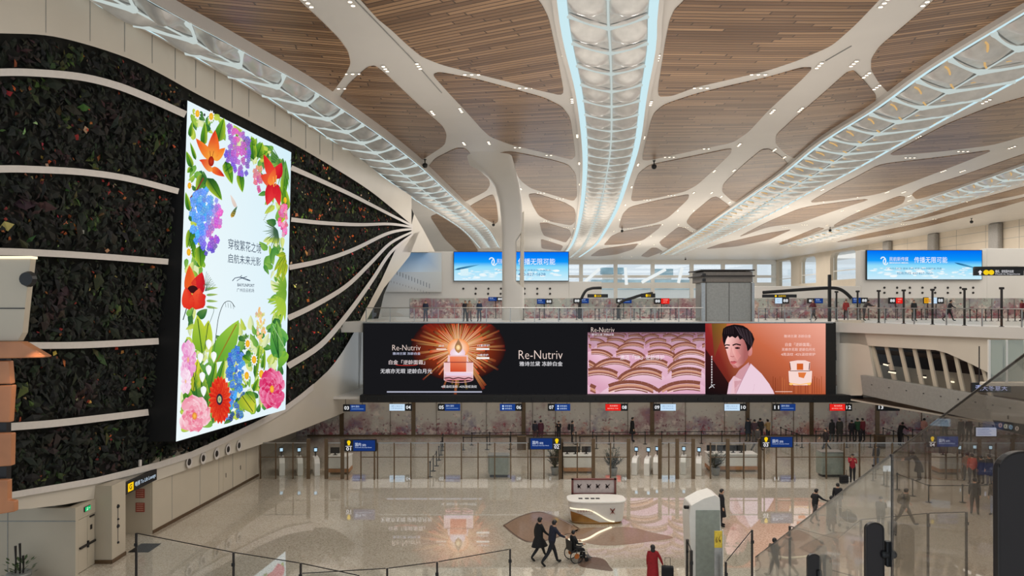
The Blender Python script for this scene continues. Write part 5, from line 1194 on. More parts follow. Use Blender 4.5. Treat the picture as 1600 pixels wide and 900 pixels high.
A = Art(pl(44.72), .004); A.poly([(1531.5, 422), (1535, 425.5), (1533, 425.5), (1533, 429.3), (1530, 429.3), (1530, 425.5), (1528, 425.5)], WT); A.ell(1541, 425.6, 4.6, 4, (244, 206, 30)); A.ell(1549, 425.6, 4.4, 4, (244, 206, 30)); A.text('值机、安检国内出发', 1555, 1584, 426.3, 4.6, WT, .01); A.text('Check-in, Departures', 1555, 1594, 429.6, 2.4, WT, .005); A.done('lettering', bpy.data.objects['arched_sign.003'])
# reflective sky-coloured panel on the concourse side wall beyond the planting
t = thing('reflective_panel', 'pale glossy wall panel with faint blue sky picture beyond the tip of the green wall', 'wall panel', P(640, 455, 76.6))
pbox(MB(), 601, 394, 690, 457, 76.7, .2).build('backing', M['offwhite'], t)
A = Art(pl(76.6), .003); A.grad(601, 395, 655, 425, (120, 180, 240), (140, 190, 240), (206, 226, 244), (196, 222, 246)); A.grad(655, 395, 690, 425, (140, 190, 240), (196, 204, 208), (200, 206, 208), (206, 226, 244)); A.grad(601, 425, 690, 456, (214, 226, 240), (200, 206, 206), (196, 196, 192), (204, 202, 198)); A.nx()
for k in range(15): x = 606+k*4.6; A.rect(x, 424+k*1.6-6+k*.2, x+1.1, 424+k*1.9, (120, 130, 140)); A.rect(x, 437+k*1.4, x+.8, 440+k*1.4, (150, 150, 152))
A.arc(613, 424, 6, 6, math.pi, 2*math.pi, 1.2, (96, 110, 126)); A.done('picture', t, M['print'])
# ------------------------------------------------------------------ security line: glass partitions, gates, desks
DP = 43.9
def gx(px, D=DP): return (px-800)/F*D
def partition(label, pxs, wide=(), D=DP, h=2.28, rail=True, nopane=()):
    t = thing('glass_partition', label, 'glass partition', (gx(pxs[0], D), D, 0))
    for i, px in enumerate(pxs):
        r = .11 if px in wide else .035
        MB().box(gx(px, D)-r, gx(px, D)+r, D-.05, D+.05, 0, h+(.25 if px in wide else 0)).build('post', M['bronze'], t)
        if i < len(pxs)-1 and i not in nopane:
            MB().box(gx(px, D)+r+.01, gx(pxs[i+1], D)-.05, D-.008, D+.008, .05, h-.06).build('glass_pane', M['glass'], t)
    if rail:
        b = MB(); b.box(gx(pxs[0], D), gx(pxs[-1], D), D-.03, D+.03, h-.05, h+.01); b.build('top_rail', M['steel'], t)
        b = MB(); b.box(gx(pxs[0], D), gx(pxs[-1], D), D-.02, D+.02, 1.34, 1.39); b.build('middle_rail', M['bronze'], t)
    return t
partition('glass partition with wide brown posts nearest the beige lower wall', [407, 431, 458, 482], (482,))
partition('short glass partition in front of the 01 service desk', [510, 535], (510, 535))
partition('long glass partition between the 01 and 02 security signs', [564, 590, 616, 642, 669, 695, 721, 747, 773, 798, 825, 850, 877], (877,))
partition('glass partition in front of the 02 service desk and palm', [879, 902, 927, 954, 982], (927, 982))
partition('narrow glass partition pair among the middle face-scan gates', [1031, 1045, 1058, 1083], (1031, 1058, 1083))
partition('glass partition in front of the long desk beside the 03 sign', [1110, 1137, 1162, 1187], (1137, 1187))
partition('long glass partition from the 03 sign toward the escalator glass', [1213, 1239, 1265, 1291, 1319, 1343, 1368, 1394, 1420, 1446], ())
partition('glass partition behind the escalator posts around the 04 gates', [1452, 1478, 1504, 1530, 1556, 1582, 1608, 1634], (1530, 1582))
gp = None
GT = [(440, 739, 'white face-scan gate nearest the beige lower wall'), (468, 739, 'second white face-scan gate from the beige lower wall'), (494, 739, 'third white face-scan gate from the beige lower wall'),
      (993, 738, 'face-scan gate just past the tall potted palm'), (1012, 739, 'face-scan gate between two wide brown posts, second of the middle row'), (1026, 737, 'face-scan gate third in the middle row'), (1068, 737, 'face-scan gate fourth in the middle row'), (1092, 739, 'face-scan gate next to the long desk with monitors'),
      (1503, 735, 'face-scan gate beside the 04 sign'), (1527, 734, 'face-scan gate behind the people in dark coats'), (1552, 735, 'face-scan gate nearest the big black escalator post'), (1586, 737, 'face-scan gate behind the big black escalator post')]
for px, py, lab in GT:
    p = onz(px, py); ang = -.28 if px > 900 else .35
    if gp is None:
        gp = thing('security_gate', lab, 'security gate', p, ang, 'white face-scan security gates')
        b = MB(); b.solid([(-.17, -.85, .0), (-.17, .85, 0), (-.17, .95, .95), (-.17, -.55, 1.05), (-.17, -.85, .8)], (.34, 0, 0)); lpart(b, 'body', M['white'], gp, bevel=.03)
        lpart(MB().box(-.03, .03, .5, .6, .9, 1.35), 'screen_arm', M['dark'], gp); b = MB(); b.box(-.13, .13, .46, .52, 1.25, 1.58); gsc = lpart(b, 'screen_case', M['black'], gp, bevel=.02)
        lpart(MB().box(-.09, .09, .452, .458, 1.32, 1.52), 'screen', glow('pale blue gate screen', (190, 226, 250), 1.0), gsc)
        lpart(MB().box(.15, .38, -.02, .0, .25, 1.0), 'flap', M['glass'], gp); lpart(MB().box(-.145, .145, -.8, .9, 0, .1), 'plinth', M['bronze'], gp)
    else: dup(gp, p, ang, lab)
def desk(label, x0, x1, yb, D, monitors, depth=1.0):
    a, c = gx(x0, D), gx(x1, D); t = thing('service_desk', label, 'desk', ((a+c)/2, D, 0))
    MB().box(a, c, D, D+depth, .36, 1.12).build('body', M['white'], t, bevel=.03); MB().box(a-.02, c+.02, D-.03, D+depth, .14, .36).build('skirting', M['timber'], t); MB().box(a+.1, c-.1, D+.08, D+depth-.05, 0, .14).build('plinth', M['bronze'], t)
    MB().box(a-.04, c+.04, D-.05, D+depth+.05, 1.12, 1.17).build('counter_top', M['white'], t, bevel=.015)
    for px in monitors:
        x = gx(px, D); m = thing('monitor', 'black monitor %s' % monitors[px], 'monitor', (x, D+.4, 1.17))
        MB().box(x-.30, x+.30, D+.38, D+.42, 1.28, 1.68).build('display', M['black'], m, bevel=.015); MB().box(x-.05, x+.05, D+.42, D+.46, 1.19, 1.4).build('stand', M['dark'], m); MB().box(x-.14, x+.14, D+.36, D+.54, 1.17, 1.19).build('foot', M['dark'], m)
    return t
desk('cream service desk with brown skirting by the 01 sign', 513, 545, 745, 45.0, {521: 'on the service desk by the 01 sign'})
desk('cream service desk with brown skirting and three monitors by the 02 palm', 881, 929, 742, 45.3, {887: 'nearest the palm on the 02 desk', 900: 'in the middle of the 02 desk', 917: 'by the wide brown post on the 02 desk'})
desk('long cream service desk with brown skirting and timber end beside the 03 sign', 1108, 1183, 742, 45.7, {1114: 'behind the low palm on the long desk', 1130: 'second on the long desk', 1149: 'third on the long desk', 1162: 'by the wide post on the long desk'})
desk('dark service desk behind the glare-veiled glass under the 04 sign', 1468, 1500, 742, 45.0, {1480: 'on the desk under the 04 sign'})
def pod(label, x0, x1, y0, y1, D):
    a, c = gx(x0, D), gx(x1, D); zt = H-(y0-HY)*D/F; t = thing('podium', label, 'podium', ((a+c)/2, D, 0))
    b = MB(); b.solid([(a, D, .14), (c, D, .14), (c+.12, D+.7, .14), (a-.1, D+.7, .14)], (0, 0, zt-.2)); b.build('body', M['podium'], t, bevel=.06)
    MB().box(a-.05, c+.05, D-.04, D+.75, zt-.06, zt).build('top', M['grey'], t, bevel=.02); MB().box(a+.05, c-.03, D+.06, D+.6, 0, .14).build('plinth', M['black'], t); return t
pod('grey-green podium cabinet standing behind the glass under the mural blossoms', 764, 794, 711, 748, 43.95+.3)
pod('grey podium cabinet with timber side next to the person in the red jacket', 1284, 1318, 706, 744, 43.95+.35)
def small_box(label, x0, x1, y0, y1, D):
    p, q = P(x0, y1, D), P(x1, y0, D); t = thing('slatted_bin', label, 'bin', ((p.x+q.x)/2, D, 0)); MB().box(p.x, q.x, D, D+.5, 0, q.z).build('body', M['bronze'], t, bevel=.03)
    b = MB()
    for k in range(6): x = p.x+(q.x-p.x)*(k+.5)/6; b.box(x-.02, x+.02, D-.02, D, .1, q.z-.08)
    b.build('slat', M['dark'], t); MB().box(p.x+.06, q.x-.06, D+.06, D+.44, q.z-.02, q.z+.02).build('lid', M['dark'], t)
small_box('small bronze slatted bin standing by the belt barriers near the 02 sign', 808, 822, 681, 703, 52.5)
small_box('bronze slatted bin below the number thirteen sign', 1370, 1384, 680, 700, 53)
# potted palms
def palm(label, px, py, h, seed, wide=1.0):
    p = onz(px, py)+Vector((0, .55, 0)); rg = random.Random(seed); t = thing('potted_palm', label, 'plant', p, 0, None)
    lpart(MB().lathe([(.0, 0), (.2, 0), (.27, .35), (.29, .5), (.25, .5), (.24, .44), (0, .44)]), 'pot', M['grey'], t, smooth=True); lpart(MB().lathe([(0, .45), (.24, .45), (0, .47)], n=10), 'soil', M['soil'], t)
    b, st = MB(), MB()
    for k in range(46):
        a = rg.uniform(0, 6.28); L = h*rg.uniform(.45, 1.0)-.4; lean = rg.uniform(.1, .42)*wide; top = Vector((math.cos(a)*lean*1.2, math.sin(a)*lean*1.2, .45+L))
        st.tube([(0, 0, .45), top*.5+Vector((0, 0, .3)), top], .012, 5)
        for j in range(9):
            f = .35+.65*j/8; q = Vector((0, 0, .45)).lerp(top, f); d = Vector((math.cos(a+rg.uniform(-1.4, 1.4)), math.sin(a+rg.uniform(-1.4, 1.4)), rg.uniform(-.1, .9))).normalized(); l = rg.uniform(.18, .34); w = d.cross(Vector((0, 0, 1))).normalized()*.035
            c = srgb(*[v*rg.uniform(.7, 1.2) for v in (30, 44, 34)]); b.add([q, q+d*l*.5+w, q+d*l, q+d*l*.5-w], [[0, 1, 2, 3]], 0, c)
    lpart(b, 'fronds', M['leafpot'], t); lpart(st, 'stem', cloth(60, 70, 40), t); return t
palm('dense potted palm in grey pot under the 02 sign', 868, 745, 1.75, 1)
palm('tall spreading potted palm beside the face-scan gates', 960, 746, 1.7, 2, 1.3)
palm('low potted palm in front of the long desk with monitors', 1122, 745.5, 1.4, 3, 1.2)
# belt barriers
bp = None
def barrier(pts, label, group, belts=True, z=0.0, closed=True, kind='row'):
    global bp
    ps = [onz(x, y, z) for x, y in pts]
    for p in ps:
        if bp is None:
            bp = thing('barrier_post', label, 'barrier', p, 0, group)
            lpart(MB().lathe([(0, 0), (.17, 0), (.17, .015), (.05, .04), (.035, .05), (.035, .88), (.05, .89), (.05, 1.0), (0, 1.0)], n=14), 'post', M['black'], bp); lpart(MB().box(-.055, .055, -.03, .03, .90, .97), 'belt_head', M['dark'], bp)
        else: dup(bp, p, 0, label, group)
    if belts and len(ps) > 1:
        b = MB()
        for a, c in zip(ps[:-1], ps[1:]):
            n = (c-a).cross(Vector((0, 0, 1))).normalized()*.003; b.solid([a+Vector((0, 0, .91)), c+Vector((0, 0, .91)), c+Vector((0, 0, .96)), a+Vector((0, 0, .96))], n)
        o = b.build('barrier_belt', M['black']); tag(o, 'black belt strung along the '+group, 'belt')
barrier([(672, 745), (677, 736), (682, 728), (686, 719), (689, 711), (691, 704), (692, 698)], 'black belt barrier post in the slanting file near the 01 desk', 'slanting file of belt barriers near the 01 desk')
barrier([(724, 703), (761, 702.5), (797, 702)], 'black belt barrier post of the front queue row behind the grey-green podium', 'front queue row behind the grey-green podium')
barrier([(737, 695.5), (765, 695), (798, 694.5), (840, 694), (868, 694), (900, 694.5)], 'black belt barrier post of the rear queue row below check-in seven', 'rear queue row below check-in seven')
barrier([(906, 702), (932, 701), (959, 700.5)], 'black belt barrier post of the front queue row beside the 02 desk', 'front queue row beside the 02 desk')
barrier([(926, 694.5), (952, 694), (1008, 694), (1034, 693.5), (1071, 693), (1096, 693), (1128, 692.8), (1156, 692.5)], 'black belt barrier post of the rear queue row below checks nine and ten', 'rear queue row below checks nine and ten')
barrier([(1220, 686), (1228, 690), (1237, 693), (1245, 696.5), (1253, 699.5), (1287, 699), (1323, 699.5), (1360, 699)], 'black belt barrier post of the bent queue row below check twelve', 'bent queue row below check twelve')
barrier([(1275, 692.5), (1308, 692.5), (1344, 692)], 'black belt barrier post of the short rear row below check twelve', 'short rear row below check twelve')
barrier([(1380, 687), (1396, 692), (1411, 697), (1419, 702)], 'black belt barrier post near the stooping person by the parapet', 'short queue row near the stooping person by the parapet')
barrier([(1364, 751), (1381, 758)], 'black belt barrier post beside the wide white floor notice', 'pair of belt barriers before the escalator glass')
barrier([(1402, 765), (1426, 775), (1451, 785), (1504, 785), (1560, 784)], 'black belt barrier post in the near queue seen through escalator glass', 'near queue seen through the escalator glass')
barrier([(1426, 690), (1460, 690), (1497, 690)], 'black belt barrier post behind the 04 sign', 'queue row behind the 04 sign')
# concourse queue posts
barrier([(x, 475+1.4*F/61) for x in (818, 843, 874, 901, 909, 930, 936, 959, 964, 969)], 'dark queue post on the concourse between tree column and arched sign', 'concourse queue posts past the tree column', False, ZU)
barrier([(x, 475+1.4*F/61) for x in (991, 1000, 1017, 1029, 1047, 1056, 1073, 1080, 1089)], 'dark queue post on the concourse before the grey tower', 'concourse queue posts before the grey tower', False, ZU)
barrier([(x, 475+1.4*F/61) for x in (1196, 1214, 1344, 1357, 1384, 1402, 1440, 1447)], 'dark queue post on the concourse beyond the black arch', 'concourse queue posts beyond the black arch', False, ZU)
barrier([(x, 475+1.4*F/57) for x in (1516, 1526, 1540, 1549, 1560, 1575, 1586, 1596)], 'dark queue post on the concourse above the mezzanine curve', 'concourse queue posts above the mezzanine', False, ZU)
# ------------------------------------------------------------------ information desk and stone inlays
DI = 36.0
def ix(px, py=None, D=DI): return (px-800)/F*D
t = thing('information_desk', 'rounded white and gold information desk with glowing swoosh in mid hall', 'desk', (ix(929), 35.4, 0))
def oval(rx, ry, n=40, e=.55): return [(math.copysign(abs(math.cos(2*math.pi*k/n))**e, math.cos(2*math.pi*k/n))*rx, math.copysign(abs(math.sin(2*math.pi*k/n))**e, math.sin(2*math.pi*k/n))*ry) for k in range(n)]
X0, Y0 = ix(929), 35.4
def ring(b, secs, m=0):
    n = len(secs[0][1]); base = len(b.v)
    for z, o_ in secs: b.v += [(X0+x, Y0+y, z) for x, y in o_]
    for i in range(len(secs)-1):
        for k in range(n): b.f.append([base+i*n+k, base+i*n+(k+1) % n, base+(i+1)*n+(k+1) % n, base+(i+1)*n+k]); b.m.append(m); b.c.append(None)
    b.f.append([base+(len(secs)-1)*n+k for k in range(n)]); b.m.append(m); b.c.append(None); return b
ring(MB(), [(.10, oval(1.32, .60)), (.4, oval(1.36, .63)), (1.0, oval(1.43, .70)), (1.06, oval(1.43, .70))]).build('body', M['white'], t)
ring(MB(), [(1.06, oval(1.46, .73)), (1.12, oval(1.49, .75)), (1.16, oval(1.47, .73)), (1.17, oval(1.4, .68))]).build('counter_top', M['white'], t); ring(MB(), [(0, oval(1.25, .54)), (.10, oval(1.28, .56))]).build('plinth', M['gold'], t)
# gold lower sweep and the glowing line follow the front face
def front(u, z, d=.0):          # u in -1..1 across the front
    k = (z-.10)/.9; rx, ry = 1.32+.11*k, .60+.10*k; c = max(-1, min(1, u)); s_ = (1-abs(c)**(2/.55))**(.55/2)
    return Vector((X0+c*rx, Y0-s_*ry-d, z))
def sw(u): return .78-.02*(u+1) if u < -.45 else (.76-.62*(.5-.5*math.cos(math.pi*min(1, (u+.45)/1.1))) if u < .65 else .14)
b = MB(); n = 40
for i in range(n):
    u0, u1 = -.96+1.92*i/n, -.96+1.92*(i+1)/n; f0, f1 = (max(.12, .62-.55*(.5-.5*math.cos(math.pi*min(1, max(0, (u+1)/1.35))))) for u in (u0, u1))
    b.poly([front(u0, .11, .012), front(u1, .11, .012), front(u1, f1, .012), front(u0, f0, .012)])
b.build('gold_sweep', M['gold'], t)
MB().tube([front(-.96+1.6*i/40, sw(-.96+1.6*i/40), .02) for i in range(41)], .03, 8).build('light_line', M['warm'], t)
A = Art(lambda px, py, off=0: Vector((ix(px, D=34.7), 34.66-off, H-(py-HY)*34.7/F)), .004)
A.text('旅客服务中心', 901, 927, 800.5, 3.8, (130, 60, 50), .015); A.text('PASSENGER SERVICE CENTER', 901, 926, 803.4, 1.2, (150, 90, 80), .0); A.petal(953, 793.5, 961, 804, 2, (130, 70, 60), (150, 90, 80)); A.petal(961, 793.5, 953, 804, 2, (130, 70, 60), (150, 90, 80)); A.line([(957, 797), (957, 803)], 1, (130, 70, 60)); A.done('lettering', t, M['print'])
for px in (907, 917, 926, 934):
    x = ix(px, D=35.2); MB().box(x-.10, x+.10, 35.15, 35.3, 1.17, 1.20).build('counter_pad', M['black'], t, bevel=.01)
w = thing('display_frame', 'red-brown framed display panel standing behind the information desk', 'display', (ix(928, D=36.6), 36.6, 0))
def fr_(px): return (px-800)/F*36.6
def fz(py): return H-(py-HY)*36.6/F
b = MB()
for x0, x1, y0, y1 in ((893, 896, 748, 806), (960, 963, 748, 806), (893, 963, 748, 750.2), (893, 963, 770.8, 772.6), (893, 963, 779, 781), (909, 910.3, 772, 781), (946, 947.3, 772, 781)): b.box(fr_(x0), fr_(x1), 36.6, 36.72, max(0, fz(y1)), fz(y0))
b.build('frame', pbr('red brown frame', (110, 56, 50), .4), w); MB().box(fr_(896), fr_(960), 36.68, 36.70, fz(779.5), fz(749.5)).build('panel', pbr('frosted panel', (196, 182, 178), .12), w)
A = Art(pl(36.66), .004)
for x, y in ((905, 760), (920, 760), (934, 760), (949, 760)): A.petal(x-3, y-4, x+3, y+4, 2, (60, 40, 40), (70, 50, 50)); A.petal(x+4, y-4, x-3, y+4, 1.6, (60, 40, 40), (80, 60, 60)); A.ell(x-1, y+.5, 1.8, 1.8, (40, 28, 30))
A.done('flower_motif', w, M['print'])
def inlay(label, pts, mat, rim=None):
    b = MB(); b.solid([onz(x, y, .006) for x, y in round_poly(smooth_path(pts+[pts[0]], 4)[:-1], 1, .3)], (0, 0, -.006)); o = b.build('floor_inlay', mat); tag(o, label, 'floor inlay')
    if rim:
        b = MB(); ring_ = smooth_path(pts+[pts[0]], 5); b.tube([onz(x, y, .012) for x, y in ring_], .05, 6, flat=.2); b.build('rim', rim, o)
    return o
inlay('almond-shaped brown stone floor inlay with dark rim behind the walking pair', [(787, 821), (810, 808), (838, 800), (860, 804), (885, 815), (905, 828), (880, 836), (850, 845), (825, 846), (805, 836)], M['brownin'], M['brownin2'])
inlay('long leaf-shaped brown stone floor inlay in front of the information desk', [(884, 838), (905, 826), (945, 824), (985, 824), (1020, 832), (1052, 840), (1015, 846), (975, 851), (940, 852), (912, 847)], M['brownin'])
inlay('dark brown stone floor inlay near the wheelchair footrest', [(904, 872), (925, 870), (944, 874), (952, 884), (957, 892), (930, 889), (905, 884)], M['brownin2'])
inlay('brown stone floor inlay behind the escalator glass under the trolley person', [(1222, 840), (1240, 830), (1262, 824), (1262, 842), (1240, 845)], M['brownin'], None)
inlay('broad brown leaf inlay seen hazily through the escalator glass', [(1250, 856), (1290, 836), (1320, 832), (1350, 844), (1330, 866), (1290, 872)], M['brownin'], M['brownin2'])
b = MB(); b.tube([onz(x, y, .02) for x, y in smooth_path([(888, 843), (905, 845), (920, 841), (936, 832), (955, 824)], 5)], .05, 8); o = b.build('floor_light_line', M['warm']); tag(o, 'curved warm light line in the floor before the information desk', 'floor light')
b = MB(); b.tube([onz(x, y, .02) for x, y in smooth_path([(1202, 853), (1212, 866), (1228, 871), (1250, 870), (1264, 868)], 5)], .04, 8); o = b.build('floor_light_line', M['warm']); tag(o, 'curved warm light line in the floor behind the person with black hair', 'floor light')
# ------------------------------------------------------------------ air outlet tower, small yellow sign, near glass
DK = 27.0
t = thing('air_outlet_tower', 'tall pale grey air outlet tower with slanted rounded top near the escalator', 'air outlet', P(1103, 880, DK))
t.location.z = 0
prof = round_poly([(1082, 960), (1077, 806), (1080, 790), (1100, 779), (1117, 774), (1125, 778), (1130, 960)], 3, .16)
b = MB(); pr = [P(x, y, DK) for x, y in prof]; pr = [Vector((p.x, p.y, max(0, p.z))) for p in pr]; b.solid(pr, (0, 1.1, 0)); b.build('shell', M['white'], t, bevel=.08)
q0, q1 = P(1085, 797, DK), P(1124, 797, DK); MB().box(q0.x+.05, q1.x+.02, DK-.03, DK, .2, q0.z).build('front_panel', M['podium'], t, bevel=.04)
p = P(1074, 796, DK); MB().tube([(p.x+.15, DK+.3, p.z), (p.x-.05, DK+.2, p.z+.03)], .07, 10).build('camera', M['black'], t)
t = thing('floor_sign', 'small yellow pictogram sign on a thin grey stand against the air outlet tower', 'sign', P(1122, 880, 26.0)); t.location.z = 0
p = P(1116.5, 856, 26.0); q = P(1128.5, 830, 26.0); MB().box(p.x, q.x, 26.0, 26.05, p.z, q.z).build('sign_plate', cloth(226, 196, 70), t, bevel=.01); MB().box(p.x, q.x, 26.02, 26.06, 0, p.z).build('stand', M['steel'], t)
A = Art(pl(25.99), .004); A.text('6', 1118, 1121.5, 848, 9, (150, 120, 40), .02); A.ell(1125, 845, 1.5, 1.5, (150, 120, 40)); A.line([(1125, 838), (1123, 843), (1126, 848)], 1, (150, 120, 40)); A.done('pictogram', t, M['print'])
MB().box(q.x+.01, q.x+.04, 26.0, 26.05, 0, q.z+.05).build('edge_post', M['white'], t)
def near_glass(label, pts, h=None, r=.035):
    """glass screens standing on the hall floor; pts are the pixel tops of the posts at a chosen depth"""
    t = None; prev = None
    for x, y, D in pts:
        p = P(x, y, D)
        if t is None: t = thing('glass_screen', label, 'glass partition', (p.x, p.y, 0))
        MB().box(p.x-r, p.x+r, p.y-r, p.y+r, 0, p.z).build('post', M['dark'], t)
        MB().box(p.x-.06, p.x+.06, p.y-.06, p.y-.035, p.z-.5, p.z-.38).build('clamp', M['black'], t)
        if prev:
            d = (p-prev).normalized(); n = d.cross(Vector((0, 0, 1))).normalized()*.012; a, c = prev+d*.05, p-d*.05
            MB().solid([(a.x, a.y, .06), (c.x, c.y, .06), (c.x, c.y, c.z-.05), (a.x, a.y, a.z-.05)], n).build('glass_pane', M['glass'], t); MB().tube([a, c], .018, 6).build('edge_rail', M['dark'], t)
        prev = p
near_glass('low glass screens running along the beige wall toward the hall', [(213, 833, 27), (365, 863, 25.6), (470, 880, 25), (560, 899, 24.4)])
near_glass('glass screens slanting up toward the walking pair', [(470, 896, 25.2), (605, 888, 25.6), (683, 878, 26.0), (797, 858, 26.8)])
near_glass('short return of glass screens by the air outlet tower', [(1074, 843, 26.4), (1080, 860, 25.4)], r=.05)
near_glass('glass screens between the yellow sign and the escalator glass', [(1134, 878, 25.6), (1175, 828, 26.4)])
near_glass('glass screens behind the glare-veiled escalator glass', [(1234, 822, 26.6), (1308, 842, 25.5), (1345, 812, 26.4), (1450, 802, 27), (1510, 800, 27)])
# ------------------------------------------------------------------ foreground: black posts and glass of the descending escalator
dv = Vector((.18, 1, -.49)); G0 = Vector((1.41, 2.6, 10.44))
def gl(D, dz=0, dx=0): return G0+dv*(D-2.6)+Vector((dx, 0, dz))
t = thing('escalator_glass', 'large frameless glass balustrade sloping down beside the black escalator posts', 'balustrade', gl(2.6, -1.2))
for k, (a, c, mt) in enumerate(((.9, 2.585, 'glassR2'), (2.615, 5.6, 'glassR'))):
    MB().solid([gl(a), gl(c), gl(c, -1.35), gl(a, -1.35)], (.014, 0, 0)).build('glass_pane', M[mt], t)
    MB().tube([gl(a, .0, .007), gl(c, .0, .007)], .0035+.0012*k, 6).build('top_edge', M['dark'], t)
MB().tube([gl(2.6, 0, .007), gl(2.6, -1.35, .007)], .0045, 6).build('joint_seal', M['black'], t)
PT = [(1.62, 'largest black round-topped escalator post at the frame edge', .085, 706), (2.62, 'middle black round-topped escalator post with glass clamp', .066, 817), (3.62, 'smallest black round-topped escalator post', .066, 866)]
for D, lab, wd, ytop in PT:
    x = {1.62: 1598, 2.62: 1367, 3.62: 1272}[D]; p = P(x, ytop, D); r = wd/2*(1.35 if D < 2 else 1.0)
    t = thing('escalator_post', lab, 'post', (p.x, p.y, p.z-1.3)); out = [(-r*.92, -1.3)]+[(r*math.cos(a), -r*.8+r*.8*math.sin(a)) for a in [math.pi-math.pi*k/16 for k in range(17)]]+[(r*1.22, -1.3)]
    b = MB(); b.solid([(p.x+a, p.y, p.z+c) for a, c in out], (0, .02, 0)); b.build('plate', pbr('smoked black plate', (38, 33, 34), .3, .2), t, bevel=.003)
    b = MB(); b.tube([(p.x+a, p.y-.001, p.z+c) for a, c in out], .0022, 6); b.build('edge_trim', M['dark'], t)
    if D > 1.7:
        c = gl(D, -.37); a = Vector((p.x+r, p.y+.01, c.z)); MB().tube([a, c], .007, 8).build('arm', M['dark'], t)
        b = MB(); b.lathe([(0, -.028), (.012, -.028), (.016, -.02), (.016, .02), (.012, .028), (0, .028)], c, 14, 0, 'x'); b.box(c.x-.012, c.x+.012, c.y-.012, c.y+.012, c.z-.045, c.z+.05); b.build('clamp', M['black'], t, bevel=.004)
# second glass, and a board added to stand for reflected screen lettering
t = thing('glass_enclosure', 'pale lift enclosure of clear glass at the edge under the concourse slab', 'glass enclosure', P(1575, 640, 30))
for a, c in ((1548, 1572), (1574, 1600), (1602, 1640)): p, q = P(a, 596, 30), P(c, 531, 30); MB().box(p.x, q.x, 30, 30.03, p.z, q.z).build('glass_pane', glass_mat('pale lift glass', (225, 235, 232), .35, (200, 206, 202)), t)
for x in (1546, 1573, 1601): p, q = P(x-1.5, 600, 30), P(x+1.5, 531, 30); MB().box(p.x, q.x, 29.98, 30.06, p.z, q.z).build('mullion', M['white'], t)
p, q = P(1540, 603, 30), P(1660, 598, 30); MB().box(p.x, q.x, 29.9, 30.4, p.z, q.z).build('sill', M['apron'], t, bevel=.02)
t = thing('reflected_lettering', 'added dark board standing for reflected pale blue characters by the mezzanine end', 'display', P(1545, 612, 38)); pbox(MB(), 1519, 598, 1580, 613, 38, .15).build('case', M['black'], t, bevel=.02)
A = Art(pl(37.97), .004); A.text('满天冬意天', 1524, 1574, 610.5, 9, (190, 200, 250), .02); A.done('sign_face', t)
b = MB()
for x in (1530, 1568): q = P(x, 598, 38.07); b.tube([q, (q.x, q.y, 8.7)], .03, 6)
b.build('hanger', M['dark'], t)
t = thing('pictogram_sign', 'dark wayfinding sign with round pictograms under the mezzanine parapet', 'sign', P(1580, 684, 40)); pl_ = [(1555, 657), (1640, 668), (1640, 690), (1560, 670)]
b = MB(); b.solid([P(x, y, 40) for x, y in pl_], (0, .2, 0)); b.build('board', M['black'], t); A = Art(pl(39.98), .004)
for x, c in ((1563, (150, 120, 110)), (1571, (150, 150, 130)), (1579.5, (80, 120, 150)), (1589, (150, 140, 130))): A.ell(x, 660+(x-1555)*.19+3, 3, 3.6, c); A.nx(); A.ell(x, 660+(x-1555)*.19+3, 1, 2, (40, 40, 40)); A.nx(-1)
A.done('sign_face', t)
b = MB(); p = P(1575, 655, 40.1); b.tube([(p.x, p.y, p.z), (p.x, p.y, 4.6)], .04, 6); b.build('hanger', M['dark'], t)
t = thing('flight_board', 'pale flight information screen hanging under the mezzanine', 'screen', P(1541, 682, 48)); pbox(MB(), 1524, 667, 1558, 682.5, 48.02, .12).build('case', M['black'], t); A = Art(pl(48), .004); A.rect(1525, 668, 1557, 681.5, (190, 200, 226)); A.nx()
for k in range(4): A.rect(1527, 670+k*2.8, 1546+3*(k % 2), 671+k*2.8, (120, 140, 190))
A.done('sign_face', t); b = MB()
for x in (1530, 1552): q = P(x, 667, 48.08); b.tube([q, (q.x, q.y, 3.58)], .03, 6)
b.build('hanger', M['dark'], t)
# ------------------------------------------------------------------ items on the beige lower wall
dl = None
for x, y in ((295, 722), (317, 716), (338, 709), (356, 702), (373, 696)):
    p = wl(x, y, .32)
    lab = 'round recessed lamp in the cream apron under the green wall'
    if dl is None:
        dl = thing('round_apron_lamp', lab, 'lamp', p, 0, 'round lamps in the cream apron')
        lpart(MB().lathe([(.16, .0), (.30, .0), (.34, .04), (.30, .06), (.18, .02)], axis='x'), 'ring', M['band'], dl, smooth=True); lpart(MB().lathe([(0, .02), (.16, .05), (.18, .02)], axis='x'), 'lens', M['dark'], dl, smooth=True)
    else: dup(dl, p)
t = thing('exit_sign', 'small green running-man exit sign above the beige service door', 'sign', (-17.62, 28.9, 2.5)); MB().box(-17.66, -17.6, 28.75, 29.15, 2.42, 2.62).build('case', M['dark'], t, bevel=.01)
A = Art(lambda px, py, off=0: Vector((-17.595+off, 28.75+px*.4, 2.62-py*.2)), .003); A.rect(.03, .06, .97, .94, (20, 190, 110)); A.nx(); A.ell(.4, .25, .05, .1, (230, 255, 240)); A.line([(.4, .35), (.36, .6), (.28, .85)], .09, (230, 255, 240)); A.line([(.37, .6), (.5, .82)], .08, (230, 255, 240)); A.line([(.55, .5), (.85, .5)], .07, (230, 255, 240)); A.done('sign_face', t)
t = thing('lounge_sign', 'slanting dark lift-recess sign with yellow icon and pale lettering', 'sign', (-16.95, 32, 3.0)); MB().solid([(-16.98, 30.7, 2.6), (-16.98, 33.35, 2.6), (-16.98, 33.35, 3.12), (-16.98, 30.7, 3.12)], (-.15, 0, 0)).build('case', M['black'], t)
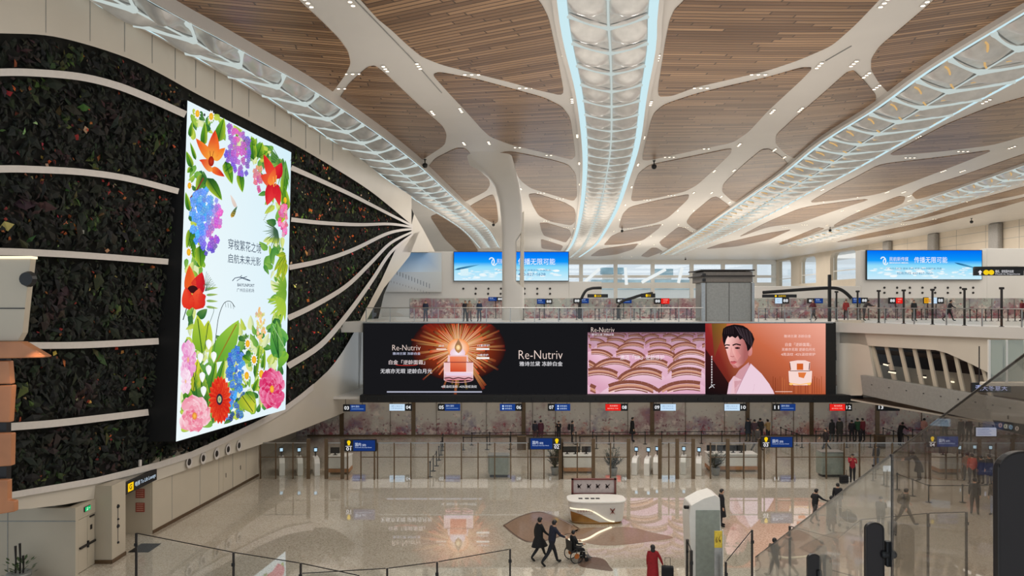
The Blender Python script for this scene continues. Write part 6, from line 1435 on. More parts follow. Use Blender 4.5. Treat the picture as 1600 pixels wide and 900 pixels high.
A = Art(lambda px, py, off=0: Vector((-16.97+off, 30.7+px*2.65, 3.12-py*.52)), .003); A.rect(.05, .15, .22, .85, (250, 200, 20)); A.nx(); A.text('G', .09, .17, .72, .45, (40, 40, 30), .02); A.text('电梯 To Lift Lounge', .27, .95, .75, .5, (206, 226, 245), .03); A.done('sign_face', t)
for k, (z0, nm) in enumerate(((1.72, 'upper'), (1.05, 'lower'))):
    t = thing('red_poster', '%s red printed notice on the back wall of the lift recess' % nm, 'poster', (-18.35, 33.3, z0)); x0 = -18.0
    MB().box(x0, x0+.42, 33.36, 33.385, z0, z0+.44).build('sheet', M['red'], t); b = MB()
    for j in range(4): b.box(x0+.04, x0+.38, 33.355, 33.36, z0+.06+j*.1, z0+.10+j*.1)
    b.build('printed_line', cloth(206, 150, 130), t)
b = MB(); b.box(-18.6, -17.3, 33.385, 33.5, 0, 3.2); struct(b, 'wall_recess', M['lowwall'])
t = thing('intercom', 'small dark call fittings on the beige pillar beside the lift recess', 'call panel', (-16.95, 30.1, 1.0))
for z, r in ((2.3, .09), (1.75, .05), (1.45, .09), (.75, .06)): MB().lathe([(0, .05), (r*.7, .05), (r, .0)], (-16.95, 30.0, z), 12, 0, 'x').build('button', M['black'], t)
MB().box(-16.95, -16.94, 29.97, 30.03, .7, 2.3).build('back_strip', M['steel'], t)
t = thing('floor_mat', 'dark ribbed floor mat in front of the lift recess', 'mat', (-16.4, 31.4, 0)); t.location.z = 0
b = MB(); b.box(-17.0, -16.1, 30.9, 32.0, .0, .02)
for k in range(9): b.box(-16.95+k*.1, -16.90+k*.1, 30.95, 31.95, .02, .028)
b.build('mat', M['rubber'], t)
# posts of bare twigs in a planter at the corner
t = thing('twig_planter', 'cluster of thin upright plant stakes at the foot of the beige wall', 'plant', (-20.3, 27.5, 0))
b = MB(); rg = random.Random(5)
for k, (px, yt) in enumerate(((24, 853), (31, 849), (36, 868))): p = P(px, yt, 27.5); b.tube([(p.x, 27.5, .3), (p.x+.02, 27.5, p.z*.6), (p.x, 27.5, p.z)], [.035, .03, .045], 6)
b.build('stake', M['dark'], t); p = P(30, 890, 27.5); MB().lathe([(0, 0), (.3, 0), (.42, .3), (.44, .42), (.36, .42), (0, .38)], (p.x, 27.5, 0), 16).build('pot', M['grey'], t, smooth=True)
b = MB()
for k in range(60):
    a = rg.uniform(0, 6.3); r = rg.uniform(.05, .5); z = rg.uniform(.35, .9); q = Vector((p.x+math.cos(a)*r, 27.5+math.sin(a)*r, z)); d = Vector((math.cos(a), math.sin(a), .6)).normalized()*.22; w_ = d.cross(Vector((0, 0, 1))).normalized()*.05; b.add([q, q+d*.5+w_, q+d, q+d*.5-w_], [[0, 1, 2, 3]], 0, srgb(70, 90, 50))
b.build('leaves', M['leafpot'], t)
# timber kiosk and beige box at the edge, in front of the green wall
DT = 20.5
t = thing('timber_kiosk', 'timber-clad kiosk with slanted lit canopy at the edge before the green wall', 'kiosk', P(-30, 800, DT)); 
def kb(pts, D, th, name, mat, bev=.03): b = MB(); b.solid([P(x, y, D) for x, y in pts], (0, th, 0)); return b.build(name, mat, t, bevel=bev)
WD = pbr('orange timber cladding', (186, 124, 84), .45, noise=.12, scale=1.2)
kb([(-120, 534), (33, 534), (72, 557), (68, 559), (-120, 562)], DT, .3, 'canopy', WD); kb([(-120, 566), (14, 564), (17, 600), (-120, 601)], DT+.1, .2, 'upper_panel', WD); kb([(-120, 604), (19, 602), (15, 660), (-120, 661)], DT+.08, .2, 'middle_panel', WD)
kb([(-120, 678), (18, 677), (17, 728), (-120, 738)], DT+.08, .2, 'lower_panel', WD); kb([(-120, 752), (12, 750), (12, 782), (22, 783), (22, 800), (-120, 822)], DT+.08, .2, 'bottom_panel', WD)
kb([(-120, 560), (10, 560), (10, 800), (-120, 815)], DT+.32, .2, 'core', M['black'], 0)
p = P(-120, 815, DT+.6); MB().box(p.x, P(-60, 0, DT).x, DT+.6, DT+1.4, 0, p.z+.2).build('support_post', M['dark'], t)
lk = bpy.data.lights.new('canopy_lamp', 'SPOT'); lk.energy = 60; lk.color = (1, .62, .35); lk.spot_size = R(100); lk.shadow_soft_size = .1
o = bpy.data.objects.new('canopy_lamp', lk); C.objects.link(o); o.location = P(48, 535, DT-.3); o.rotation_euler = (R(-10), 0, 0)
t = thing('beige_kiosk_box', 'beige panelled box on top of the timber kiosk between two white ribs', 'kiosk', P(-30, 533, DT+.8))
kb([(-120, 404), (48, 404), (41, 462), (35, 520), (28, 533), (-120, 533)], DT+.3, .25, 'body', M['lowwall'], .02); b = MB(); pbox(b, -120, 481, 38, 482.6, DT+.28, .04); b.build('panel_gap', M['black'], t); b = MB(); pbox(b, -120, 400, 48, 404, DT+.26, .3); b.build('top_edge', M['warm'], t)
MB().lathe([(0, -.05), (.2, -.05), (.24, .1), (0, .25)], P(42, 436, DT+.2), 14, 0, 'y').build('floodlight', M['black'], t)
b = MB(); pbox(b, 216, 719, 219.5, 729, 31.2, .12); o = b.build('projector', M['band'], None, bevel=.02); tag(o, 'tiny pale projector perched on the apron lip under the planting', 'lamp')
# ------------------------------------------------------------------ people
def skeleton(pose):
    """joints of a 1.72 m figure facing +Y, x to its own right; returns chains for the skin"""
    g = dict(hipL=(-.09, 0, .92), hipR=(.09, 0, .92), lean=0, armL=(.0, .0), armR=(.0, .0), legL=(0, 0), legR=(0, 0)); g.update(pose)
    V_ = Vector; ln = g['lean']; seat = g.get('seat', 0)
    pel = V_((0, 0, .95)); up = V_((0, math.sin(ln), math.cos(ln))); fw = V_((0, math.cos(ln), -math.sin(ln)))
    sp = pel+up*.17; ch = pel+up*.36; nk = pel+up*.535+fw*.01; hd = nk+up*.085+fw*(.02+g.get('headf', 0)); tp = hd+V_((0, 0, 1))*.13
    bones = [(pel, sp, 'top'), (sp, ch, 'top'), (ch, nk, 'top'), (nk, hd, 'skin'), (hd, tp, 'skin')]
    vs = [pel, sp, ch, nk-up*.05, nk, hd-V_((0, 0, .015)), hd+V_((0, 0, .055)), tp]
    rs = [(.165, .130), (.155, .125), (.180, .138), (.130, .105), (.060, .060), (.074, .082), (.086, .098), (.055, .062)]
    es = [(i, i+1) for i in range(7)]
    def chain(root, pts, rad):
        k = root
        for p, r in zip(pts, rad): vs.append(V_(p)); rs.append((r, r)); es.append((k, len(vs)-1)); k = len(vs)-1
        return k
    info = dict(head=hd+V_((0, 0, .05)), up=up, fw=fw, pel=pel, sh=[], hand=[], knee=[], foot=[])
    for sd, nm in ((-1, 'L'), (1, 'R')):
        a, kn = g['leg'+nm]                      # thigh swing forward, knee bend
        hip = pel+V_((sd*.095, 0, -.03)); spread = g.get('spread', .0)
        th = V_((sd*spread, math.sin(a), -math.cos(a))).normalized(); sh_ = V_((sd*spread*.5, math.sin(a-kn), -math.cos(a-kn))).normalized()
        knee = hip+th*.43; ank = knee+sh_*.41; ft = a-kn
        toe_d = V_((sd*.15, math.cos(ft*.8), math.sin(ft*.8))).normalized(); heel = ank-toe_d*.04-V_((0, 0, .05)); ball = ank+toe_d*.12+V_((0, 0, -.055)); toe = ank+toe_d*.19+V_((0, 0, -.06))
        chain(0, [hip, hip.lerp(knee, .5), knee, knee.lerp(ank, .35), ank, ball, toe], [.105, .094, .070, .068, .050, .046, .032])
        bones += [(hip, knee, 'bottom'), (knee, ank+(knee-ank)*.12, 'bottom'), (heel, toe, 'shoe'), (ank, ball, 'shoe')]; info['knee'].append(knee); info['foot'].append(ank)
        sw, eb = g['arm'+nm]; out = g.get('out'+nm, .12)      # shoulder swing forward, elbow bend
        sho = ch+up*.12+V_((sd*.175, 0, 0)); ua = V_((sd*out, math.sin(sw+ln), -math.cos(sw+ln))).normalized(); fa = V_((sd*g.get('in'+nm, out*.4), math.sin(sw+ln+eb), -math.cos(sw+ln+eb))).normalized()
        el = sho+ua*.28; wr = el+fa*.25; pm = wr+fa*.07
        k = chain(2, [sho, sho.lerp(el, .5), el, el.lerp(wr, .4), wr, pm], [.080, .068, .056, .050, .030, .034])
        side = V_((0, 1, 0)) if abs(fa.y) < .7 else V_((0, 0, 1)); side = (side-fa*side.dot(fa)).normalized(); palm_n = fa.cross(side).normalized()*(-sd)
        for j, (o_, L) in enumerate(((.030, .075), (.010, .085), (-.010, .080), (-.029, .062))):
            f0 = pm+side*o_+fa*.025; chain(k, [f0, f0+fa*L*.55+palm_n*.012, f0+fa*L*.9+palm_n*.036], [.0105, .0095, .008])
        chain(k, [wr+side*.040+fa*.035, wr+side*.060+fa*.075+palm_n*.02], [.012, .0095])
        bones += [(sho, el, 'top'), (el, wr, 'top'), (wr, pm+fa*.1, 'skin')]; info['sh'].append(sho); info['hand'].append(pm)
    return vs, rs, es, bones, info
SLOT = dict(skin=0, top=1, bottom=2, shoe=3)
BODY = {}
def body(nm, pose, coat=0):
    key = (nm, coat)
    if key in BODY: return BODY[key]
    vs, rs, es, bones, info = skeleton(pose)
    bm = bmesh.new(); sl = bm.verts.layers.skin.verify(); bv = [bm.verts.new(v) for v in vs]
    for a, c in es: bm.edges.new((bv[a], bv[c]))
    for i, v in enumerate(bv): v[sl].radius = rs[i]; v[sl].use_root = (i == 0)
    me = bpy.data.meshes.new('body'); bm.to_mesh(me); bm.free(); o = bpy.data.objects.new('body', me); C.objects.link(o)
    o.modifiers.new('skin', 'SKIN').use_smooth_shade = True; m = o.modifiers.new('sub', 'SUBSURF'); m.levels = m.render_levels = 1
    dg = bpy.context.evaluated_depsgraph_get(); out = bpy.data.meshes.new_from_object(o.evaluated_get(dg)); bpy.data.objects.remove(o); bpy.data.meshes.remove(me)
    hd = info['head']
    for v in out.vertices:                     # nose, brow, chin and ears
        d = v.co-hd
        if d.length < .16:
            if d.y > .05 and abs(d.x) < .03 and -.05 < d.z < .02: v.co.y += .018*(1-abs(d.x)/.03)
            if d.y > .05 and .015 < abs(d.x) < .05 and 0 < d.z < .03: v.co.y -= .006
            if abs(d.y) < .03 and abs(d.x) > .06 and abs(d.z) < .035: v.co.x += math.copysign(.016, d.x)
    def segd(p, a, c):
        ab = c-a; t = max(0, min(1, (p-a).dot(ab)/max(1e-9, ab.length_squared))); return (p-a-ab*t).length
    out.materials.clear()
    for k in range(5): out.materials.append(M['skin'])
    wt = {'bottom': 1.0, 'top': .8, 'skin': 1, 'shoe': 1}
    for p in out.polygons:
        c = p.center; best = min(((segd(c, a, e)-(.06 if s_ == 'top' and (a-e).length > .1 and abs(a.x) < .01 else 0), s_) for a, e, s_ in bones), key=lambda q: q[0])
        s_ = best[1]
        if s_ == 'bottom' and coat and c.z > info['pel'].z-.06 and abs(info['pel'].z-.95) < .01: s_ = 'top'
        if s_ == 'top' and c.z > info['sh'][0].z+.06 and abs(c.x) < .075: s_ = 'skin'
        p.material_index = SLOT[s_]
        d = c-hd
        if d.y > .06 and .018 < abs(d.x) < .05 and -.006 < d.z < .022 and d.length < .14: p.material_index = 4
        if d.y > .06 and abs(d.x) < .03 and -.085 < d.z < -.055 and d.length < .14: p.material_index = 4
        p.use_smooth = True
    zmin = min(v.co.z for v in out.vertices)
    for v in out.vertices: v.co.z -= zmin
    for k in ('head', 'pel'): info[k] = info[k]-Vector((0, 0, zmin))
    for k in ('sh', 'hand', 'knee', 'foot'): info[k] = [q-Vector((0, 0, zmin)) for q in info[k]]
    info['zmax'] = max(v.co.z for v in out.vertices)
    BODY[key] = (out, info); return BODY[key]
def hair_mesh(info, style, key):
    k = ('hair', style)+key
    if k in BODY: return BODY[k]
    hd = info['head']; b = MB(); n, m_ = 16, 9; rx, ry, rz = .094, .108, .108
    def fn(u, v):
        a = 2*math.pi*u; e = math.pi*.5*(1-v*1.0)
        front = math.sin(a) > 0
        low = {'short': .0 if front else -.62, 'bob': .05 if front else -1.1, 'long': .05 if front else -1.1, 'cap': -.05, 'hood': -.7}[style]
        el = math.pi/2+(low*.8-math.pi/2)*v if v < 1 else low*.8
        w = abs(math.sin(a)) if front else 1
        el = math.pi/2+((low if not front else low+.45*w)-math.pi/2)*v
        q = 1.0+(.06 if style in ('bob', 'long') else 0)+(.22 if style == 'hood' else 0)
        return hd+Vector((rx*q*math.cos(a)*math.cos(el), ry*q*math.sin(a)*math.cos(el)-.008, rz*q*math.sin(el)+.012))
    b.grid(fn, n, m_)
    if style == 'long': b.lathe([(.0, 0), (.07, -.02), (.095, -.12), (.085, -.26), (.03, -.30), (0, -.30)], hd+Vector((0, -.07, .03)), 12, sy=.55)
    if style == 'cap': b.solid([hd+Vector(q) for q in ((-.07, .07, .03), (-.05, .18, .02), (.05, .18, .02), (.07, .07, .03))], (0, 0, .012))
    o = b.build('hair', M['hair'], smooth=True); me = o.data; bpy.data.objects.remove(o); BODY[k] = me; return me
def coat_mesh(info, L, key):
    k = ('coat', L)+key
    if k in BODY: return BODY[k]
    b = MB(); pel = info['pel']; sh = (info['sh'][0]+info['sh'][1])/2; kn = (info['knee'][0]+info['knee'][1])/2; sp = abs(info['knee'][0].y-info['knee'][1].y)/2; n = 20
    secs = []
    for f, c, rx, ry in ((0, sh+Vector((0, -.01, .02)), .17, .10), (.18, sh.lerp(pel, .3), .205, .15), (.45, sh.lerp(pel, .75), .20, .15), (.6, pel+Vector((0, 0, -.05)), .215, .165)): secs.append((c, rx, ry))
    for f in ((.35, .7, 1.0) if L > .5 else (.3,)): q = pel.lerp(kn, f*min(1.15, L*1.2)); secs.append((q, .215+.03*f, .165+.05*f+sp*f*.9))
    base = []
    for c, rx, ry in secs:
        for j in range(n): a = 2*math.pi*j/n; b.v.append((c.x+rx*math.cos(a), c.y+ry*math.sin(a), c.z))
    for i in range(len(secs)-1):
        for j in range(n): b.f.append([i*n+j, i*n+(j+1) % n, (i+1)*n+(j+1) % n, (i+1)*n+j][::-1]); b.m.append(0); b.c.append(None)
    o = b.build('coat', M['black'], smooth=True); me = o.data; bpy.data.objects.remove(o); BODY[k] = me; return me
POSE = dict(
 pull=dict(armL=(.05, .2), armR=(-.1, .3), outR=.55, inR=.35, legL=(.25, .08), legR=(-.2, .2), spread=.04),
 stand=dict(armL=(.05, .2), armR=(-.03, .25), legL=(.03, .03), legR=(-.03, .02), spread=.05),
 walk=dict(legL=(.48, .12), legR=(-.30, .42), armL=(-.35, .3), armR=(.42, .4), lean=.05),
 stride=dict(legL=(-.42, .35), legR=(.52, .08), armL=(.4, .35), armR=(-.4, .2), lean=.08),
 push=dict(legL=(.42, .15), legR=(-.46, .25), armL=(.50, .45), armR=(.46, .5), lean=.16, outL=.1, outR=.1),
 phone=dict(armL=(.5, 1.7), armR=(.6, 1.75), legL=(.02, .02), legR=(-.03, .03), inL=-.3, inR=-.3, headf=.02),
 stoop=dict(lean=.55, armL=(.35, .4), armR=(.3, .5), legL=(.1, .15), legR=(-.05, .1)),
 hip=dict(armL=(-.25, 1.3), outL=.75, inL=-.5, armR=(.75, .35), outR=.35, legL=(.28, .1), legR=(-.25, .25), lean=.12),
 lookup=dict(armL=(1.0, 1.2), armR=(.9, 1.3), legL=(.03, .03), legR=(-.02, .02), inL=-.3, inR=-.3),
 sit=dict(legL=(1.45, 1.40), legR=(1.45, 1.35), armL=(.45, 1.0), armR=(.45, 1.0), lean=-.05, spread=.08))
KB = cloth(20, 20, 23)
def person(label, px, py, hgt, pose='stand', face=0, top=(24, 24, 28), bottom=(28, 28, 34), shoe=(18, 18, 18), hair='short', coat=0, pack=None, z=0.0, D=None, skin=True, hood=None, scale=None):
    """px, py: pixel of the feet; hgt: figure height in pixels; face: heading in degrees, 0 is away from the viewer, 90 is toward the pictured side with the mezzanine"""
    p = onz(px, py, z) if D is None else Vector(((px-800)/F*D, D, z))
    key = (pose,); me, info = body(pose, POSE[pose], 1 if coat else 0)
    s_ = (hgt*p.y/F)/info['zmax'] if hgt else 1.0
    s_ = max(.82, min(1.12, s_)) if not scale else scale
    t = thing('person', label, 'person', p, -R(face)); t.scale = (s_, s_, s_)
    o = bpy.data.objects.new('body', me); C.objects.link(o); o.parent = t
    for i, m in enumerate((M['skin'], cloth(*top), cloth(*bottom), cloth(*shoe), M['hair'])): o.material_slots[i].link = 'OBJECT'; o.material_slots[i].material = m
    h = bpy.data.objects.new('hair' if hair != 'cap' else 'cap', hair_mesh(info, hair, key)); C.objects.link(h); h.parent = t
    if hair in ('cap', 'hood'): h.material_slots[0].link = 'OBJECT'; h.material_slots[0].material = cloth(*(hood or top))
    if coat:
        c = bpy.data.objects.new('coat', coat_mesh(info, coat, key)); C.objects.link(c); c.parent = t; c.material_slots[0].link = 'OBJECT'; c.material_slots[0].material = cloth(*top)
    if pack:
        q = t.location+Matrix.Rotation(-R(face), 3, 'Z') @ (((info['sh'][0]+info['sh'][1])/2+Vector((0, -.235, -.18)))*s_)
        bp_ = thing('backpack', pack[1], 'backpack', q, -R(face)); b = MB(); b.box(-.15, .15, -.09, .09, -.24, .22); bag_ = lpart(b, 'bag', cloth(*pack[0]), bp_, bevel=.06)
        lpart(MB().box(-.11, .11, -.13, -.08, -.2, .02), 'front_pocket', cloth(*pack[0]), bag_, bevel=.03)
        for sx in (-.09, .09): lpart(MB().tube([(sx, .08, .2), (sx, .10, .24), (sx, .06, -.2)], .015, 6), 'strap', KB, bp_)
    t['_info'] = 0; del t['_info']
    return t, info, s_
sc0 = None
def suitcase(label, p, rz=0, col=(22, 22, 24), w=.42, h=.62):
    t = thing('suitcase', label, 'suitcase', p, rz); shl = lpart(MB().box(-w/2, w/2, -.13, .13, .06, .06+h), 'shell', cloth(*col), t, bevel=.05)
    b = MB(); b.tube([(-.1, -.1, .06+h), (-.1, -.1, h+.42), (.1, -.1, h+.42), (.1, -.1, .06+h)], .012, 6); lpart(b, 'handle', M['dark'], t)
    for x in (-w/2+.06, w/2-.06):
        for y in (-.08, .08): lpart(MB().lathe([(0, -.015), (.03, -.015), (.03, .015), (0, .015)], (x, y, .03), 10, 0, 'x'), 'wheel', M['rubber'], t)
    lpart(MB().box(-w/2+.05, w/2-.05, -.14, -.128, .2, .22), 'zip_line', M['dark'], shl); return t
def trolley(label, p, rz=0, bag=(60, 56, 54)):
    t = thing('luggage_trolley', label, 'luggage trolley', p, rz); b = MB(); b.tube([(-.26, -.3, .95), (-.26, -.36, 1.0), (.26, -.36, 1.0), (.26, -.3, .95)], .02, 8); lpart(b, 'push_bar', M['steel'], t)
    b = MB(); 
    for x in (-.26, .26): b.tube([(x, -.3, .95), (x, -.25, .25), (x, .5, .18)], .018, 8)
    for y in (-.2, 0, .2, .4): b.tube([(-.26, y, .22), (.26, y, .22)], .012, 6)
    lpart(b, 'frame', M['steel'], t)
    for x, y in ((-.24, -.25), (.24, -.25), (0, .48)): lpart(MB().lathe([(0, -.02), (.08, -.02), (.08, .02), (0, .02)], (x, y, .08), 12, 0, 'x'), 'wheel', M['rubber'], t)
    return t
# the pair with the wheelchair
person('person in long dark coat walking beside the suited wheelchair pusher', 842, 874, 64, 'walk', 62, (20, 20, 22), (24, 24, 26), coat=.75, hair='bob')
tp, inf, sc = person('person in navy suit striding and pushing a wheelchair', 862, 882, 70, 'push', 68, (26, 30, 48), (20, 21, 28), hair='short')
wp = tp.location+Matrix.Rotation(-R(68), 3, 'Z') @ Vector((0, (inf['hand'][0].y+.06)*sc+.38, 0)); wrz = -R(68)
wc = thing('wheelchair', 'black folding wheelchair with orange hubs being pushed across the floor', 'wheelchair', wp, wrz)
for sx in (-.29, .29):
    b = MB(); n = 28
    for k in range(n): a0, a1 = 2*math.pi*k/n, 2*math.pi*(k+1)/n; b.tube([(sx, .30*math.cos(a0), .30+.30*math.sin(a0)), (sx, .30*math.cos(a1), .30+.30*math.sin(a1))], .022, 6)
    w_ = lpart(b, 'wheel', M['rubber'], wc); lpart(MB().lathe([(0, -.02), (.11, -.02), (.12, 0), (.11, .02), (0, .02)], (sx, 0, .30), 16, 0, 'x'), 'hub', cloth(170, 96, 40), w_)
    b = MB()
    for k in range(8): a = math.pi*k/4; b.tube([(sx, 0, .3), (sx, .29*math.cos(a), .3+.29*math.sin(a))], .005, 4)
    lpart(b, 'spokes', M['steel'], w_); lpart(MB().lathe([(0, -.02), (.09, -.02), (.09, .02), (0, .02)], (sx*.85, .48, .09), 12, 0, 'x'), 'caster', M['rubber'], wc); lpart(MB().box(sx-.03, sx+.03, -.1, .3, .70, .74), 'armrest', M['black'], wc, bevel=.01)
    lpart(MB().tube([(sx*.85, -.22, .45), (sx*.85, -.26, .95), (sx*.85, -.38, .98)], .016, 8), 'push_handle', M['black'], wc); lpart(MB().tube([(sx*.8, .3, .45), (sx*.75, .52, .40), (sx*.7, .68, .12)], .016, 8), 'leg_rest', M['steel'], wc)
lpart(MB().box(-.25, .25, -.2, .3, .44, .49), 'seat', M['black'], wc, bevel=.02); lpart(MB().box(-.25, .25, -.26, -.2, .5, .92), 'backrest', M['black'], wc, bevel=.02); lpart(MB().box(-.2, .2, .62, .78, .10, .12), 'footplate', M['black'], wc)
sp_, si, ss = person('seated person in dark clothes riding the wheelchair', 0, 0, 0, 'sit', 68, (24, 24, 26), (26, 26, 28), hair='short', D=wp.y, scale=.95)
sp_.location = wp+Vector((0, 0, .49-(si['pel'].z-.10)*.95))
# the walker in red with a black case
tr, ir, sr = person('person in long red coat walking away with a black suitcase', 1020, 919, 66, 'pull', 8, (150, 20, 30), (30, 24, 28), hair='long', coat=.9)
suitcase('black wheeled suitcase beside the person in the long red coat', onz(1043, 921), -.2, (22, 22, 24), .46, .84)
PP = [
 ('person all in black standing behind the air outlet tower', 1127, 822, 57, dict(pose='stand', face=100, coat=.9)),
 ('person in black with one elbow out pulling a trolley toward the escalator glass', 1273, 817, 52, dict(pose='hip', face=80, hair='bob', bottom=(70, 66, 66))),
 ('dark person walking behind the trolley with head above the glass edge', 1309, 808, 52, dict(pose='stand', face=20)),
 ('person in grey coat holding a trolley seen hazily through escalator glass', 1299, 832, 56, dict(pose='stand', face=60, top=(66, 62, 60), bottom=(60, 58, 56), hair='bob', coat=.9)),
 ('person in cap and padded jacket seen hazily near the glass joint', 1376, 833, 56, dict(pose='phone', face=40, top=(70, 68, 64), bottom=(66, 62, 58), hair='cap', hood=(40, 38, 40), coat=.5)),
 ('person in olive jacket with backpack striding behind the glass joint', 1414, 822, 59, dict(pose='stride', face=85, top=(92, 84, 68), bottom=(86, 78, 66), pack=((84, 76, 62), 'olive backpack worn by the striding person behind the glass joint'))),
 ('person in red and black jacket standing with a black case by the grey podium', 1332, 753, 43, dict(pose='phone', face=200, top=(150, 26, 40), bottom=(24, 22, 26))),
 ('person in dark top and blue jeans by the belt barriers before the glass edge', 1369, 735, 40, dict(pose='stand', face=350, top=(40, 36, 40), bottom=(96, 104, 120))),
 ('person in long dark hooded coat leaning forward beside the 04 sign', 1436, 752, 54, dict(pose='stoop', face=300, top=(34, 32, 36), bottom=(40, 36, 40), hair='hood', coat=.8, hood=(60, 48, 48))),
 ('person in orange-red jacket waiting at the gates under the 04 sign', 1519, 757, 47, dict(pose='stand', face=10, top=(196, 80, 66), bottom=(50, 44, 46))),
 ('person with a light top just behind the orange-red jacket', 1511, 752, 44, dict(pose='stand', face=20, top=(150, 116, 98), bottom=(50, 46, 48))),
 ('person in dark jacket beside the orange-red jacket near the gates', 1533, 757, 44, dict(pose='stand', face=350, top=(50, 46, 50), bottom=(60, 56, 58))),
 ('person in black coat nearest the big escalator post at the gates', 1546, 759, 48, dict(pose='stand', face=340, top=(34, 32, 34), bottom=(96, 96, 104), coat=.6)),
 ('person in dark green jacket near the barriers close to the big escalator post', 1523, 804, 56, dict(pose='stand', face=30, top=(50, 50, 48), bottom=(60, 54, 50))),
 ('person in brown jacket and pale jeans partly behind the big escalator post', 1554, 806, 56, dict(pose='stand', face=10, top=(74, 60, 48), bottom=(150, 156, 170))),
 ('person with black hair standing at the glass screens behind the warm floor line', 1210, 908, 66, dict(pose='stand', face=30, top=(130, 118, 102), bottom=(120, 112, 104), hair='short')),
 ('person in grey top seen hazily between the two smaller escalator posts', 1306, 909, 66, dict(pose='stand', face=330, top=(110, 104, 98), bottom=(110, 106, 100), hair='bob')),
 ('tall hazy person in grey coat close to the middle escalator post', 1333, 911, 67, dict(pose='stand', face=10, top=(104, 100, 96), bottom=(104, 100, 96), coat=.7)),
 ('small hazy person behind the smallest escalator post', 1284, 905, 60, dict(pose='stand', face=350, top=(112, 108, 102), bottom=(110, 104, 98))),
 # at the check-in desks
 ('person in dark blue jacket at check-in seven beside the maroon coat', 836, 690, 32, dict(pose='stand', face=20, top=(44, 44, 56), bottom=(90, 60, 66), hair='bob')),
 ('person in maroon coat at check-in seven', 845, 690, 33, dict(pose='stand', face=350, top=(84, 40, 54), bottom=(100, 70, 76), hair='bob', coat=.6)),
 ('person in black jacket leaning by the pale pillar between checks seven and eight', 873, 690, 32, dict(pose='phone', face=200, top=(30, 30, 34), bottom=(40, 40, 44))),
 ('person with black backpack standing sideways below the red 08 sign', 894, 693, 35, dict(pose='stand', face=90, top=(44, 44, 46), bottom=(30, 30, 32), pack=((22, 22, 24), 'black backpack on the sideways person below check-in seven'))),
 ('tall person in black coat below the red 08 sign', 988, 690, 39, dict(pose='stand', face=90, top=(18, 18, 20), bottom=(50, 50, 60), coat=.7)),
 ('person in teal-black coat with bag below the 10 sign', 1169, 690, 36, dict(pose='stand', face=350, top=(36, 44, 54), bottom=(70, 72, 72), coat=.6)),
 ('person in purple-grey top between the 10 and 11 signs', 1179, 692, 36, dict(pose='stand', face=30, top=(70, 50, 60), bottom=(84, 80, 78))),
 ('person in dark grey jacket walking past the end of the long desk', 1183, 706, 40, dict(pose='stride', face=60, top=(70, 66, 64), bottom=(66, 62, 60))),
 ('person in grey coat at the counter under the 11 sign', 1188, 690, 36, dict(pose='stand', face=10, top=(44, 42, 44), bottom=(40, 40, 42))),
 ('person in mustard top at the counter under the 11 sign', 1200, 690, 34, dict(pose='phone', face=340, top=(160, 130, 84), bottom=(40, 40, 42), hair='bob')),
 ('person in long black coat below the red 12 sign', 1300, 690, 34, dict(pose='stand', face=350, top=(30, 30, 32), bottom=(90, 98, 100), coat=.6, hair='long')),
 ('person in dark olive coat below the red 12 sign', 1312, 690, 36, dict(pose='stand', face=10, top=(52, 50, 44), bottom=(70, 66, 62), coat=.7)),
 ('person in black jacket bending at the 12 counter', 1331, 690, 33, dict(pose='stand', face=30, top=(28, 28, 34), bottom=(30, 30, 34))),
 ('person in green top at the 12 counter', 1340, 690, 36, dict(pose='stand', face=0, top=(40, 78, 50), bottom=(34, 34, 40))),
 ('person in dark red jacket at the 12 counter', 1348, 690, 36, dict(pose='stand', face=340, top=(122, 40, 50), bottom=(40, 34, 40))),
 ('person in black walking across in front of the short queue row below check twelve', 1291, 706, 36, dict(pose='walk', face=270, top=(44, 36, 38), bottom=(30, 28, 30))),
 ('stooping person in black beside the short queue row near the parapet', 1406, 697, 36, dict(pose='stoop', face=60, top=(26, 24, 28), bottom=(26, 24, 28))),
 ('person in pale pink top at the last counter by the parapet', 1444, 690, 36, dict(pose='stand', face=60, top=(206, 150, 140), bottom=(80, 70, 72))),
 ('person in grey-green jacket under the mezzanine behind the glass edge', 1476, 688, 36, dict(pose='stand', face=20, top=(66, 70, 66), bottom=(70, 70, 70), pack=((40, 42, 42), 'dark backpack under the mezzanine behind the glass edge'))),
 ('person in olive coat under the mezzanine beside the pale flight board', 1502, 690, 36, dict(pose='stand', face=350, top=(62, 60, 56), bottom=(60, 60, 60), coat=.6)),
 ('person in black under the mezzanine next to the pale flight board', 1514, 690, 36, dict(pose='stand', face=10, top=(26, 26, 30), bottom=(30, 30, 34)))]
for lab, x, y, h, kw in PP: person(lab, x, y, h, **kw)
suitcase('black case standing beside the person in the red and black jacket', onz(1325, 755)+Vector((-.3, -.1, 0)), .1, (20, 20, 22), .50, .45)
suitcase('grey case hazy behind the glass joint by the striding person', onz(1394, 836), .1, (120, 112, 102), .36, .6)
trolley('luggage trolley loaded with a dark bag seen through escalator glass', onz(1324, 824), -1.2)
lg = thing('duffel_bag', 'dark bulging bag riding on the luggage trolley', 'bag', onz(1324, 824)+Vector((0, 0, .24)), -1.2)
b = MB(); b.lathe([(0, -.38), (.16, -.36), (.24, -.2), (.26, 0), (.24, .2), (.16, .36), (0, .38)], (0, .1, .27), 16, 0, 'x'); lpart(b, 'body', cloth(74, 70, 66), lg, smooth=True)
lpart(MB().tube([(-.15, .1, .5), (-.1, .1, .62), (.1, .1, .62), (.15, .1, .5)], .018, 6), 'handle', M['dark'], lg)
t = thing('luggage_trolley', 'folded luggage trolley pulled by the person with one elbow out', 'luggage trolley', onz(1286, 822)); b = MB()
for x in (-.22, .22): b.tube([(x, 0, .08), (x, .1, 1.0), (x*.6, -.1, 1.05)], .018, 8)
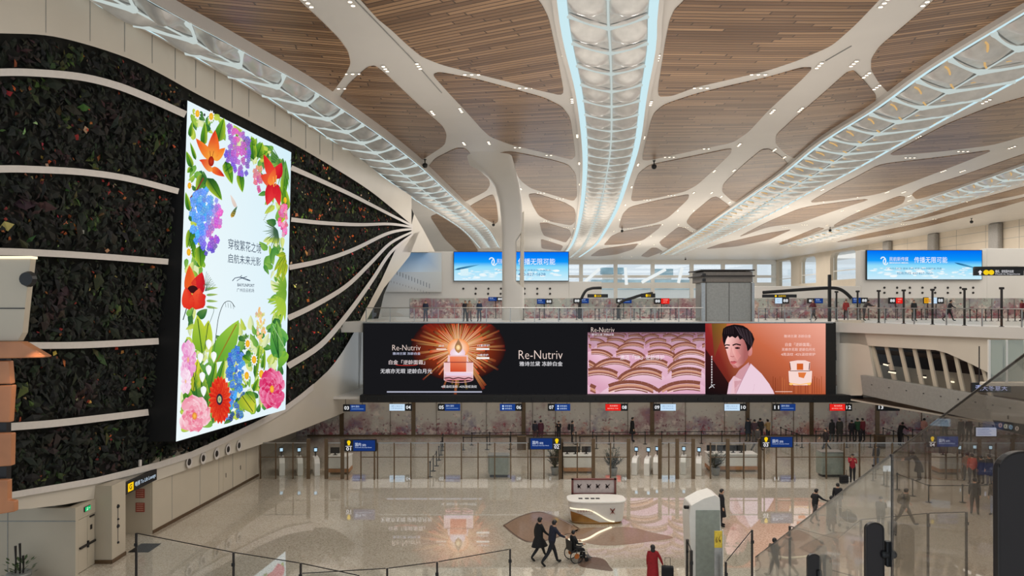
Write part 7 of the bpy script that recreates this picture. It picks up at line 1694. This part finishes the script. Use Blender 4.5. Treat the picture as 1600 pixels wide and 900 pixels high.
b.tube([(-.22, .05, .5), (.22, .05, .5)], .015, 6); lpart(b, 'frame', M['steel'], t)
for x in (-.22, .22): lpart(MB().lathe([(0, -.02), (.07, -.02), (.07, .02), (0, .02)], (x, 0, .07), 12, 0, 'x'), 'wheel', M['rubber'], t)
# small bright floor notice behind the glass edge
t = thing('floor_notice', 'small white lit notice on a stand by the near belt barriers', 'sign', onz(1386, 760)); p = onz(1386, 760); b = MB(); b.tube([(0, 0, 0), (0, 0, 1.0)], .03, 8); b.lathe([(0, 0), (.16, 0), (.16, .02), (0, .03)]); lpart(b, 'stand', M['dark'], t)
lpart(MB().box(-.24, .24, -.02, .02, .9, 1.25), 'board', glow('white lit notice', (226, 236, 246), .95), t, bevel=.02)
# people on the concourse
UP = [('person in navy jacket leaning on the railing near the green wall tip', 665, dict(pose='stand', face=180, top=(36, 44, 66), bottom=(40, 44, 66))), ('person in black at the railing left of the pale coat', 727, dict(pose='stand', face=180, top=(34, 34, 42), bottom=(30, 30, 36))), ('person in beige coat close to the person in black at the railing', 733.5, dict(pose='stand', face=160, top=(150, 126, 106), bottom=(90, 70, 66), hair='bob')),
      ('person in dark blue at the railing closest to the tree column', 749, dict(pose='stand', face=190, top=(44, 56, 80), bottom=(36, 40, 60))), ('person in red and grey walking on the concourse before the black arch post', 1271, dict(pose='walk', face=250, top=(110, 50, 56), bottom=(60, 50, 50))), ('person in red top standing past the black arch post', 1322, dict(pose='stand', face=200, top=(170, 60, 60), bottom=(50, 44, 46))),
      ('person in black standing upright on the concourse under the red desk sign', 1428, dict(pose='stand', face=180, top=(44, 46, 50), bottom=(44, 46, 50))), ('person in dark jacket pushing something by the pale desk sign', 1483, dict(pose='push', face=120, top=(40, 40, 46), bottom=(44, 44, 48), coat=.4)), ('person in grey sitting low among the concourse barriers', 1350, dict(pose='stoop', face=90, top=(60, 54, 56), bottom=(60, 50, 54))), ('person in dark red at the edge of the concourse', 1597, dict(pose='stand', face=270, top=(120, 30, 44), bottom=(40, 36, 40)))]
for lab, px, kw in UP: person(lab.replace('left of', 'next to'), px, 0, 32, z=ZU, D=56.0 if px < 1200 else (58.5 if px < 1400 else 57.5), **kw)
